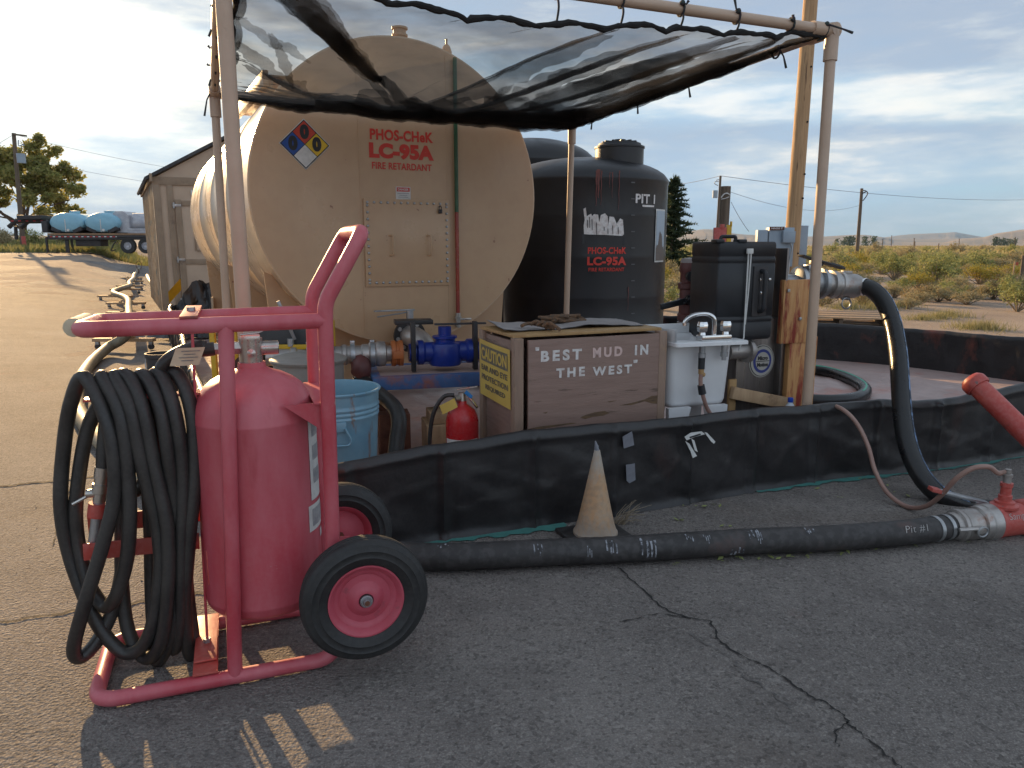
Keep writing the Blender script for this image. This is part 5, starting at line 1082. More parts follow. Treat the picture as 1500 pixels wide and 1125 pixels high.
b = MB(); b.lathe([(0, 0), (.062, 0), (.066, .01), (.066, .025), (.078, .03), (.080, .045), (.070, .05), (.068, .055), (.073, .06), (.075, Lc * .55), (.072, Lc * .6), (.083, Lc * .62), (.085, Lc * .75), (.090, Lc * .77), (.090, Lc * .97), (.08, Lc), (0, Lc)], e0, D, 34)
b.build('coupling_body', m_cast, t)
f = Vector((D.y, -D.x, 0))
for s in (-1, 1):
    b = MB(); b.tube(rounded([e0 + D * .09 + f * .08 * s + ZU * .01, e0 + D * .03 + f * .088 * s + ZU * .015, e0 - D * .02 + f * .075 * s + ZU * .012], .02), .010, 8); b.box(e0 + D * .10 + f * .078 * s, (.05, .025, .03), D, None, .004); b.build('cam_arm', m_cast, t)
b = MB(); o = e0 + D * .10 + f * .09 - ZU * .005; b.tube([o + D * .028 * math.cos(k * math.pi / 8) + ZU * .024 * math.sin(k * math.pi / 8) for k in range(16)], .005, 6, closed=True); b.build('pull_ring', m_steel, t)
la, lb = at(1364, 716, 3.62), at(1446, 737, 3.60); dl = (lb - la).normalized()
b = MB(); b.box((la + lb) / 2, ((lb - la).length, .05, .016), dl, None, .004); b.box(lb - dl * .03 - ZU * .01, (.09, .06, .02), dl, None, .004); b.box(lb - dl * .02 - ZU * .05, (.045, .045, .07), D, None, .005); lv = b.build('valve_lever', m_steel, t)
b = MB(); b.box(la + dl * .02, (.05, .054, .02), dl, None, .004); b.build('lever_grip', m_redpipe, lv)
t = thing('red_tee', 'red painted pipe tee with the word sample and a small upright nipple', 'pipe', Vector((e1.x + .2, e1.y, 0)))
e2 = e1 + D * .60; b = MB(); b.lathe([(0, 0), (.085, 0), (.085, .02), (.079, .025), (.079, .16), (.086, .165), (.093, .18), (.093, .22), (.079, .235), (.079, .6), (0, .6)], e1, D, 34); tb = b.build('tee_body', m_redpipe, t)
n0 = e1 + D * .065 + ZU * .07; b = MB(); b.lathe([(.062, 0), (.062, .012), (.045, .02), (.045, .03), (.030, .034), (.030, .06), (.024, .064), (.024, .10), (.028, .104), (.028, .122), (.0, .125)], n0, ZU, 18); b.build('nipple', m_redpipe, t)
b = MB(); b.lathe([(.018, .12), (.018, .15), (.022, .152), (.022, .165), (.014, .168), (.014, .19), (0, .19)], n0, ZU, 12); b.build('barb_fitting', m_cast, t)
vs, fs = text_mesh('Sample', .045, -.0004, .0005, 'CENTER', 1.0); b = MB(); r_ = .0805; p = e1 + D * .095
b.add([p + D * (v.x + .2 * v.y) + (ZU * math.cos(1.0 - v.y / r_) + f * math.sin(1.0 - v.y / r_)) * r_ for v in vs], fs); b.build('handwriting', m_inkwhite, tb, smooth=False)
P = catmull([at(1120, 602, 4.60), at(1185, 598, 4.48), at(1218, 594, 4.40), at(1240, 604, 4.30), at(1258, 625, 4.25), at(1272, 655, 4.20), at(1282, 690, 4.12), at(1300, 722, 3.98), at(1328, 742, 3.86), at(1355, 742, 3.74), at(1378, 726, 3.62), at(1400, 702, 3.54), at(1425, 686, 3.50), at(1448, 684, 3.50), at(1462, 693, 3.52), n0 + ZU * .18], 8)
b = MB(); b.tube(P, .0125, 12); tag(b.build('sample_hose', m_redrubber), 'thin pinkish tan hose looping over the liner wall to the red tee', 'hose')
pa, pb = at(1424, 558, 4.50), at(1560, 692, 4.02); d = (pb - pa).normalized(); t = thing('red_pipe', 'red capped pipe leaning across the liner wall at the right edge', 'pipe', pb)
b = MB(); b.cyl(pa + d * .03, pb + d * .42, .060, seg=30); rp = b.build('pipe_body', m_redpipe, t)
b = MB(); b.lathe([(.0, -.02), (.055, -.018), (.07, 0), (.074, .01), (.074, .045), (.070, .055), (.060, .057)], pa, d, 30); b.build('end_cap', m_redpipe, t)
# wooden block and bottle behind the wall
o = at(1157, 600, 4.52); t = thing('water_bottle', 'clear water bottle with a blue cap peeking over the liner wall', 'bottle', Vector((o.x, o.y, .245)))
b = MB(); b.lathe([(.032, 0), (.034, .01), (.034, .10), (.031, .105), (.034, .11), (.034, .15), (.028, .18), (.014, .20), (.013, .215), (0, .215)], Vector((o.x, o.y, .245)), ZU, 20); b.build('bottle_body', m_bottle, t)
b = MB(); b.lathe([(.0165, .205), (.0165, .23), (.014, .233), (0, .233)], Vector((o.x, o.y, .245)), ZU, 16); b.build('cap', m_bluecap, t)
b = MB(); b.box(Vector((o.x, o.y, .1265)), (.2, .14, .235), WU, WN, .004); tag(b.build('wood_block', m_lumber), 'wood block under the blue capped bottle', 'wood block')

# ------------------------------------------------------------------ traffic cone
c = onz(872, 787); zt = at(868, 651, c.y).z; t = thing('traffic_cone', 'faded orange traffic cone with a torn tip against the liner wall', 'traffic cone', c)
b = MB(); a = R(22); b.box(c + ZU * .012 + Vector((0, 0, 0)), (.31, .27, .022), (math.cos(a), math.sin(a), 0), None, .008); b.build('cone_base', m_scuff, t)
prof = [(.108, .0), (.108, .012), (.101, .02)] + [(.099 - .085 * (k / 12) ** .92, .02 + (zt - .07) * k / 12) for k in range(1, 13)]
b = MB(); b.lathe(prof, c + ZU * .022, ZU, 34); bd = b.build('cone_body', m_cone, t)
top = c + ZU * (.022 + prof[-1][1]); b = MB(); b.tube([top - ZU * .01, top + ZU * .02 - Vector((.004, 0, 0)), top + ZU * .045 - Vector((.010, 0, 0))], [.0135, .009, .003], 8); b.tube([top, top + Vector((.004, -.002, .022))], [.008, .004], 6); b.build('torn_tip', m_tape, bd)
# dry weed beside it
w0 = onz(903, 768); b = MB(); rnd = random.Random(4)
for k in range(26):
    a = rnd.uniform(-.6, 1.6); l = rnd.uniform(.05, .17); q = w0 + Vector((rnd.uniform(-.02, .04), rnd.uniform(-.015, .02), .002)); d = Vector((math.cos(a) * .6 + .25, rnd.uniform(-.2, .2), rnd.uniform(.3, 1))); b.tube([q, q + d * l * .5 + ZU * .01, q + d * l + Vector((rnd.uniform(-.04, .05), 0, rnd.uniform(-.03, .02)))], [.0022, .0018, .001], 4)
tag(b.build('dry_weed', m_dry), 'dry brown weed at the foot of the liner wall right of the traffic cone', 'weed')
# fallen leaves and grit
b = MB(); rnd = random.Random(9)
lf = [(1307, 721), (1333, 728), (1286, 708), (1265, 702), (1237, 690), (1190, 716), (1228, 730), (1302, 714), (1390, 683), (1085, 821), (1105, 818), (1140, 820), (1160, 818), (1180, 816), (1225, 812), (1238, 810), (1290, 806), (1120, 816), (1060, 822), (985, 826), (855, 826), (806, 828), (1005, 741), (1025, 744), (1050, 741), (1060, 770), (990, 762), (1415, 797), (960, 789), (1195, 812), (1330, 800)]
for p in lf:
    o = onz(*p) + ZU * .006
    for k in range(rnd.randint(1, 3)):
        q = o + Vector((rnd.uniform(-.03, .03), rnd.uniform(-.02, .02), rnd.uniform(0, .006))); a = rnd.uniform(0, 6.3); l = rnd.uniform(.009, .024); X = Vector((math.cos(a), math.sin(a), rnd.uniform(-.2, .4))) * l; Y = Vector((-math.sin(a), math.cos(a), rnd.uniform(-.2, .5))) * l * .45
        b.add([q - X, q + Y, q + X, q - Y], [[0, 1, 2, 3]])
tag(b.build('fallen_leaves', m_leafmark, smooth=False), 'scattered small pale green leaves along the ground hose and liner wall', 'leaves', kind='stuff')
b = MB()
for k in range(520):
    x, y = rnd.uniform(-2.6, 2.6), rnd.uniform(1.7, 4.4); q = Vector((x, y, gz(x, y) + .001)); r = rnd.choice((.0012, .0016, .002, .003)); b.box(q + ZU * r * .5, (r * 2, r * 1.6, r * 1.2), (math.cos(k), math.sin(k), 0))
tag(b.build('grit', M('pale_grit', (.2, .18, .155), (.07, .06, .055), 50, .9), smooth=False), 'loose pale grit scattered over the asphalt', 'grit', kind='stuff')


# ------------------------------------------------------------------ things inside the pit, left half
def make_can():
    C = Vector((-.955, 3.98, .03)); r1, r0, h = .232, .20, .61; t = thing('trash_can', 'light blue scuffed metal trash can with a drop handle behind the liner wall', 'trash can', C)
    prof = [(0, .02), (r0, .02), (r0 + .004, .0), (r0 + .01, .01), (r0 + .004, .025)]
    for k in range(1, 9): z = .03 + .42 * k / 9; prof.append((r0 + (r1 - r0) * z / h, z))
    for k in range(3): z = .465 + k * .025; rr = r0 + (r1 - r0) * z / h; prof += [(rr, z), (rr + .006, z + .008), (rr + .006, z + .014), (rr, z + .022)]
    prof += [(r1 - .002, h - .06), (r1 - .001, h - .012), (r1 + .010, h - .008), (r1 + .012, h), (r1 + .006, h + .006), (r1 - .006, h + .002), (r1 - .010, h - .03), (r0 + .0, .05), (0, .045)]
    b = MB(); b.lathe(prof, C, ZU, 48); b.build('can_body', m_bluecan, t, ang=50)
    d = Vector((.28, -.96, 0)).normalized(); x = Vector((-d.y, d.x, 0)); p = C + d * (r0 + (r1 - r0) * .72) + ZU * .445
    b = MB(); b.box(p + d * .006, (.075, .012, .05), x, None, .003); hp = b.build('handle_plate', m_bluecan, t)
    b = MB(); b.tube(rounded([p + d * .016 - x * .03 + ZU * -.005, p + d * .022 - x * .062 - ZU * .07, p + d * .022 - x * .05 - ZU * .095, p + d * .022 + x * .05 - ZU * .095, p + d * .022 + x * .062 - ZU * .07, p + d * .016 + x * .03 - ZU * .005], .02), .006, 8); b.build('drop_handle', m_bluecan, hp)
make_can()
def make_ext():
    C = Vector((at(677, 620, 4.12).x, 4.12, .02)); t = thing('small_fire_extinguisher', 'small red hand fire extinguisher with a yellow tag leaning by the plywood box', 'fire extinguisher', C)
    r = .092; zt = at(677, 597, 4.12).z - .02
    b = MB(); b.lathe([(0, .0), (r - .004, .0), (r, .01), (r, zt - .075), (r - .006, zt - .045), (r * .78, zt - .012), (r * .45, zt + .012), (.028, zt + .022), (.026, zt + .04), (0, zt + .04)], C, ZU, 40); bd = b.build('cylinder', m_extred, t, ang=50)
    b = MB(); b.grid(lambda i, j: C + Vector((math.cos(-2.7 + 2.3 * i), math.sin(-2.7 + 2.3 * i), 0)) * (r + .0015) + ZU * (zt - .235 + .07 * j), 16, 2); b.build('label', m_label, bd)
    b = MB(); b.grid(lambda i, j: C + Vector((math.cos(-1.9 + 1.3 * i), math.sin(-1.9 + 1.3 * i), 0)) * (r + .003) + ZU * (zt - .195 + .016 * j), 10, 1); b.build('label_print', plain('label_purple', (.07, .03, .2), .5), bd)
    v = C + ZU * (zt + .03); b = MB(); b.cyl(v, v + ZU * .055, .024, .02, 16); b.lathe([(.0, .015), (.02, .015), (.02, .05), (0, .05)], v + ZU * .025, Vector((-.8, -.6, 0)), 14); b.box(v + ZU * .072 + Vector((.03, -.005, .01)), (.12, .022, .008), (1, -.15, .18), None, .002); vh = b.build('valve', m_nickel, t)
    b = MB(); b.box(v + ZU * .02 + Vector((.055, -.01, -.005)), (.11, .022, .009), (.55, -.15, -.72), None, .002); b.build('lever', m_chrome, vh)
    b = MB(); b.box(v + ZU * .05 + Vector((.04, -.03, 0)), (.05, .006, .022), (.5, -.2, -.4), None, .002); b.build('blue_seal', plain('blue_seal', (.02, .2, .5), .4), vh)
    b = MB(); q = v + Vector((-.07, -.06, -.01)); b.grid(lambda i, j: q + Vector((.085, -.01, .045)) * (i - .5) + Vector((-.018, .0, .05)) * (j - .5) + Vector((0, -.004 * math.sin(i * 3), 0)), 5, 2); b.build('inspection_tag', m_signyellow, vh)
    b = MB(); b.tube(catmull([v + ZU * .045 + Vector((-.04, -.02, 0)), v + Vector((-.10, -.02, .035)), v + Vector((-.155, -.02, -.05)), v + Vector((-.18, -.02, -.18)), v + Vector((-.185, -.02, -.34))], 6), .012, 10); b.build('discharge_hose', m_hose, t)
make_ext()
def make_bench():
    Y0 = 4.95; a = R(14); X = Vector((math.cos(a), math.sin(a), 0)); Yv = Vector((-X.y, X.x, 0)); O = at(640, 548, Y0); zt = O.z; O.z = 0
    def q(x, y, z): return O + X * x + Yv * y + ZU * z
    t = thing('pump_bench', 'low blue steel bench stained red under the blue valve', 'bench', q(.05, .25, 0))
    b = MB(); b.box(q(.05, .0, zt - .045), (.95, .06, .09), X, Yv, .004); b.box(q(.05, .5, zt - .045), (.95, .06, .09), X, Yv, .004); b.box(q(-.40, .25, zt - .045), (.06, .44, .088), X, Yv, .004); b.box(q(.50, .25, zt - .045), (.06, .44, .088), X, Yv, .004); b.build('bench_frame', m_bluesteel, t)
    b = MB(); b.box(q(.05, .25, zt - .01), (.84, .44, .012), X, Yv, .002); b.build('bench_top', m_linerfloor, t)
    for x in (-.36, .46):
        for y in (.02, .48):
            b = MB(); b.box(q(x, y, (zt - .09) / 2 + .01), (.06, .06, zt - .10), X, Yv, .003); b.build('leg', m_rusty if x < 0 else m_bluesteel, t)
    b = MB(); b.box(q(.02, .03, .12), (.22, .30, .21), X, Yv, .01); b.box(q(.02, .03, .262), (.16, .24, .07), X, Yv, .006); tag(b.build('wood_cribbing', m_lumber), 'rough wooden crib block under the blue bench', 'wood block')
    b = MB(); b.box(q(-.30, -.06, .17), (.20, .18, .30), X, Yv, .006); tag(b.build('steel_channel', m_rusty), 'rusty upright steel channel under the left end of the blue bench', 'steel channel')
    # blue valve on the bench
    C = q(.085, .18, zt); t2 = thing('blue_valve', 'bright blue plug valve between black square plates and orange couplings', 'valve', C); zc = .125
    b = MB(); b.lathe([(0, .035), (.105, .035), (.115, .05), (.115, .16), (.105, .185), (.07, .195), (.07, .215), (.085, .22), (.085, .235), (.045, .24), (.045, .30), (0, .30)], C, ZU, 26); b.lathe([(0, -.25), (.062, -.25), (.062, -.20), (.085, -.19), (.085, -.155), (.07, -.14), (.07, .14), (.085, .155), (.085, .19), (.062, .2), (.062, .25), (0, .25)], C + ZU * zc, X, 22); b.build('valve_body', m_bluevalve, t2)
    for x in (-.225, .20):
        b = MB(); b.box(C + X * x + ZU * (zc + .045) - Yv * .06, (.03, .06, .33), X, Yv, .003); b.build('black_plate', m_blackplate, t2)
    b = MB(); b.box(C + X * .11 + ZU * .315, (.36, .035, .012), X, Yv, .003); b.build('lever', m_trailblk, t2)
    b = MB(); b.box(C + X * -.20 + Yv * .12 + ZU * (zc + .20), (.26, .14, .03), X, Yv, .003); b.build('top_plate', m_blackplate, t2)
    for x in (-.33, .28):
        b = MB(); b.lathe([(.06, -.04), (.088, -.038), (.088, -.012), (.080, -.008), (.080, .008), (.088, .012), (.088, .038), (.06, .04)], C + X * x + ZU * zc, X, 20); b.box(C + X * x + ZU * zc - Yv * .09, (.07, .03, .05), X, Yv, .004); b.build('orange_coupling', m_orangevalve, t2)
    # manifold to the left with the drop hose
    t3 = thing('pipe_manifold', 'row of weathered cast fittings and clamps feeding the blue valve behind the blue can', 'pipe', C - X * .8)
    m0 = C + X * -.36 + ZU * zc
    prof = [(0, 0), (.055, 0), (.055, .04), (.082, .05), (.086, .075), (.086, .10), (.078, .115), (.082, .12), (.082, .15), (.07, .16), (.068, .20), (.06, .21), (.062, .30), (.07, .31), (.07, .33), (.06, .34), (.06, .43), (.072, .44), (.072, .47), (.058, .48), (.058, .62), (.068, .63), (.068, .66), (.055, .67), (.055, .82), (0, .82)]
    b = MB(); b.lathe(prof, m0, -X, 26); b.build('fittings', m_cast, t3)
    for s in (.135, .265, .40, .55):
        b = MB(); ring(b, m0, -X, s, .071 if s > .2 else .083, .014, .005); b.box(m0 - X * s + ZU * .08, (.03, .03, .03), X, Yv, .003); b.build('hose_clamp', m_steel, t3)
    b = MB(); o = m0 - X * .66 + ZU * .07; b.cyl(o, o + ZU * .05, .022); b.box(o + Vector((-.02, 0, .17)) + ZU * .0, (.022, .035, .27), (1, 0, .35), Yv, .003); b.build('valve_lever', m_steel, t3)
    e = m0 - X * .215 - Yv * .04 - ZU * .03
    P = catmull([e + Yv * .05, e - ZU * .05 - Yv * .03, e - ZU * .14 - Yv * .05 + X * .01, at(580, 600, 4.55), at(581, 650, 4.42), at(574, 700, 4.30)], 7)
    b = MB(); b.tube(P[:11], .066, 16); b.build('elbow', m_wm, t3)
    b = MB(); b.tube(P[10:], .048, 16); hh = b.build('drop_hose', m_hose, t3)
    b = MB()
    for k in (10, 12): ring(b, P[k], (P[k + 1] - P[k]).normalized(), 0, .051, .009)
    b.build('hose_band', m_chrome, hh)
make_bench()
# yellow framed pump unit with grey tank, grey bin, dark bucket
def make_pump():
    C = at(395, 505, 5.0); t = thing('pump_unit', 'dark grey pump unit in a yellow tubular frame behind the red extinguisher', 'pump', Vector((C.x, 5.0, .02)))
    x0, x1 = at(312, 500, 4.9).x, at(466, 500, 4.9).x; zt, zl = at(400, 482, 4.9).z, at(400, 508, 4.9).z
    for x in (x0, x1):
        for y in (4.9, 5.3):
            b = MB(); b.box((x, y, .02 + zt / 2), (.035, .035, zt), None, None, .006); b.build('frame_post', m_yellow, t)
    b = MB()
    for y in (4.9, 5.3):
        for z in (zl, .12): b.box(((x0 + x1) / 2, y, z), (x1 - x0 - .036, .03, .03), None, None, .004)
    b.build('frame_rails', m_yellow, t)
    b = MB(); b.box(((x0 * .35 + x1 * .65), 5.1, (zt + zl) / 2 + .03), ((x1 - x0) * .62, .30, .20), None, None, .02); b.build('engine_cover', M('dark_grey_cover', (.06, .065, .07), (.045, .05, .055), 6, .5), t)
    b = MB(); b.cyl((x1 - .12, 5.0, zl - .10), (x1 - .12, 5.2, zl - .10), .11, seg=20); b.cyl((x0 + .2, 5.0, zl - .2), (x0 + .2, 5.25, zl - .2), .14, seg=20); b.build('pump_housing', m_trailblk, t)
    b = MB(); b.box((x0 + .07, 4.93, zl - .02), (.035, .03, .32), None, None, .004); b.build('red_handle', m_redpipe, t)
make_pump()
C = Vector((at(452, 530, 4.55).x, 4.55, .02)); zt = at(452, 519, 4.55).z
b = MB(); b.lathe([(0, 0), (.19, 0), (.20, .02), (.21, zt - .07), (.225, zt - .065), (.228, zt - .045), (.215, zt - .035), (.17, zt - .022), (.0, zt - .015)], C, ZU, 36); t = thing('storage_bin', 'grey lidded plastic barrel behind the light blue can', 'barrel', C); b.build('barrel_body', m_greybin, t)
b = MB(); b.tube([C + Vector((.222 * math.cos(k * .2618), .222 * math.sin(k * .2618), zt - .05)) for k in range(24)], .011, 8, closed=True); b.build('lid_rim', m_greybin, t)
C = Vector((at(258, 520, 4.9).x, 4.9, .02)); zt = at(258, 508, 4.9).z - .02
C.x -= .10; C.z = gz(C.x, C.y); t = thing('tall_bin', 'tall dark plastic bin standing beside the left liner wall', 'bin', C); b = MB(); b.lathe([(0, 0), (.07, 0), (.092, zt - .05), (.10, zt - .045), (.10, zt - .02), (.088, zt - .02), (.068, .04), (0, .04)], C, ZU, 30); b.build('bin_body', m_trailblk, t)
b = MB(); P = [C + Vector((.097 * math.cos(a), .097 * math.sin(a), zt - .05 - .10 * math.sin(k * math.pi / 10))) for k, a in ((k, R(180 + 18 * k)) for k in range(11))]; b.tube(P, .004, 6); b.build('bail', m_steel, t)

# ------------------------------------------------------------------ hose dollies along the yard at the left
def gpt(px, py, lift=0.):                              # sight line meeting the sloping yard
    r = ray(px, py); lo, hi = .5, 200.
    for _ in range(60):
        m = (lo + hi) / 2; q = Vector((0, 0, CAM_H)) + r * m
        if q.z - lift > gz(q.x, q.y): lo = m
        else: hi = m
    return q
dl0 = None
HP = []
for i, (xa, xb, y) in enumerate([(133, 230, 496), (151, 224, 457), (152, 217, 443), (138, 199, 433), (154, 213, 423), (165, 215, 418), (168, 215, 411.5), (170, 214, 406.5)]):
    c = gpt((xa + xb) / 2, y, .15); c.z -= .15; HP.append(c)
    if dl0 is None:
        dl0 = thing('hose_dolly', 'nearest wooden hose dolly on casters under the red top rail', 'dolly', c, 'wooden hose dollies in a row along the yard')
        b = MB(); b.box(c + ZU * .135, (.82, .10, .045), None, None, .004); b.build('crossbar', m_lumber, dl0)
        b = MB(); b.box(c + ZU * .165 + Vector((-.12, 0, 0)), (.03, .10, .03), None, None, .003); b.box(c + ZU * .165 + Vector((.12, 0, 0)), (.03, .10, .03), None, None, .003); b.build('hose_chock', m_lumber, dl0)
        for s in (-.36, .36):
            b = MB(); b.cyl(c + Vector((s, -.015, .042)), c + Vector((s, .015, .042)), .04, seg=16); wh = b.build('caster', m_trailblk, dl0)
            b = MB(); b.box(c + Vector((s, 0, .088)), (.05, .05, .045), None, None, .004); b.build('caster_fork', m_steel, wh)
    else:
        o = copy_tree(dl0); o.location = c; o.rotation_euler.z = (-.06, .05, -.03, .08, -.05, .04, .02)[i - 1]
        o['label'] = ('second wooden hose dolly, just above the red top rail', 'third wooden hose dolly of the row', 'fourth wooden hose dolly, sticking out furthest left', 'fifth wooden hose dolly of the row', 'sixth wooden hose dolly, third from the far end', 'seventh wooden hose dolly, one before the far end', 'farthest wooden hose dolly beside the shed')[i - 1]
def yard_hose(name, P, r, mat, lab):
    b = MB(); b.tube(catmull(P, 8), r, 14); tag(b.build(name, mat), lab, 'hose')
HB = [HP[k] + ZU * .235 for k in range(8)]; offs = (.0, .02, .03, -.03, .12, .0, .1, .12)
P = [gpt(158, 655, .06) , gpt(124, 618, .06), gpt(112, 590, .06), gpt(116, 560, .06), gpt(133, 532, .06), gpt(157, 510, .1)] + [HB[k] + Vector((offs[k] + (.06 if k == 0 else 0), 0, 0)) for k in range(8)] + [gpt(200, 398, .2), gpt(204, 392, .3)]
P = [gpt(330, 735, .06), gpt(240, 720, .06), gpt(190, 690, .06)] + P
yard_hose('yard_hose', P, .062, m_greyhose, 'long khaki hose running from the asphalt over the row of wooden dollies')
P = [gpt(231, 425, .3), gpt(226, 418, .35), gpt(219, 410, .3), gpt(216, 404, .25)]
yard_hose('yard_hose', P, .07, m_greyhose, 'short khaki hose end between the last dollies and the shed corner')
b = MB(); o = gpt(203, 396, .25); b.tube(catmull([o, o + Vector((-.10, 0, .25)), o + Vector((.05, 0, .42)), o + Vector((.16, 0, .25)), o + Vector((.1, 0, .05))], 6), .012, 8); b.cyl(o + Vector((0, 0, -.25)), o + Vector((0, 0, .05)), .02); tag(b.build('wire_stand', m_rusty), 'thin rusty wire stand at the far end of the dolly row', 'stand')

# ------------------------------------------------------------------ shed
def make_shed():
    a = R(27.6); X = Vector((math.cos(a), math.sin(a), 0)); Y = Vector((-X.y, X.x, 0)); O = at(232, 380, 15.8); zb = gz(O.x, O.y) - .02; O.z = zb
    def q(x, y, z): return O + X * x + Y * y + ZU * z
    hE = at(232, 262, 15.8).z - zb; w, dp = 4.4, 5.5; hR = hE + 1.25
    t = thing('storage_shed', 'tan wooden shed with brown trim behind the big tank', 'shed', q(w / 2, dp / 2, 0))
    b = MB(); b.prism([(0, 0), (w, 0), (w, hE), (w / 2, hR), (0, hE)], q(0, .08, 0), X, ZU, .08); b.build('front_wall', m_shedwall, t)
    b = MB(); b.box(q(.04, dp / 2 + .05, hE / 2), (.08, dp - .1, hE), X, Y, .004); 
    for k in range(12): b.box(q(-.004, .25 + k * .44, hE / 2), (.02, .05, hE - .02), X, Y, .003)
    b.build('left_wall', m_shedside, t)
    b = MB(); b.box(q(w - .04, dp / 2 + .05, hE / 2), (.08, dp - .1, hE), X, Y, .004); b.build('right_wall', m_shedside, t)
    sl = math.atan2(hR - hE, w / 2); L_ = (w / 2 + .12) / math.cos(sl)
    for s in (-1, 1):
        d = Vector((X.x * s * math.cos(sl), X.y * s * math.cos(sl), -math.sin(sl))); c = q(w / 2, dp / 2, hR + .07) + d * L_ / 2
        b = MB(); b.box(c, (L_, dp + .22, .06), d, Y * s, .004); b.build('roof_slope', m_roof, t)
    b = MB(); 
    for x in (.07, .32): b.box(q(x, -.015, hE / 2 - .05), (.14 if x < .3 else .12, .03, hE - .1), X, Y, .003)
    b.box(q(w / 2, -.016, hE - .03), (w, .034, .16), X, Y, .003); b.build('trim_boards', m_shedtrim, t)
    b = MB(); b.box(q(-.02, dp / 2, hE + .02), (.05, dp + .3, .16), X, Y, .003); b.build('fascia', m_shedtrim, t)
    dh = hE - .42; b = MB(); b.box(q(1.02, -.02, dh / 2 + .02), (1.24, .04, dh), X, Y, .004); dr = b.build('door', m_shedwall, t)
    b = MB(); 
    for x in (.46, 1.58): b.box(q(x, -.048, dh / 2 + .02), (.11, .018, dh), X, Y, .002)
    for z in (.08, dh * .46, dh - .05): b.box(q(1.02, -.048, z), (1.008, .018, .11), X, Y, .002)
    b.build('door_rails', m_shedtrim, dr)
    b = MB(); b.box(q(1.0701, -.045, dh * .74), (.66, .012, .80), X, Y, .002); pn = b.build('door_panel', m_shedwall, dr)
    b = MB()
    for x in (.74, 1.4001): b.box(q(x, -.054, dh * .74), (.04, .012, .84), X, Y, .002)
    for z in (-.42, .42): b.box(q(1.0701, -.054, dh * .74 + z), (.62, .012, .04), X, Y, .002)
    b.build('panel_moulding', m_shedtrim, pn)
    b = MB()
    for z in (.25, dh * .48, dh - .1): b.box(q(.43, -.062, z), (.16, .012, .05), X, Y, .002); b.cyl(q(.37, -.065, z - .06), q(.37, -.065, z + .06), .018, seg=8)
    b.build('door_hinge', m_steel, dr)
    b = MB(); b.box(q(.80, -.02, hE - .25), (.16, .03, .10), X, Y, .003); b.build('vent_plate', m_label, t)
make_shed()

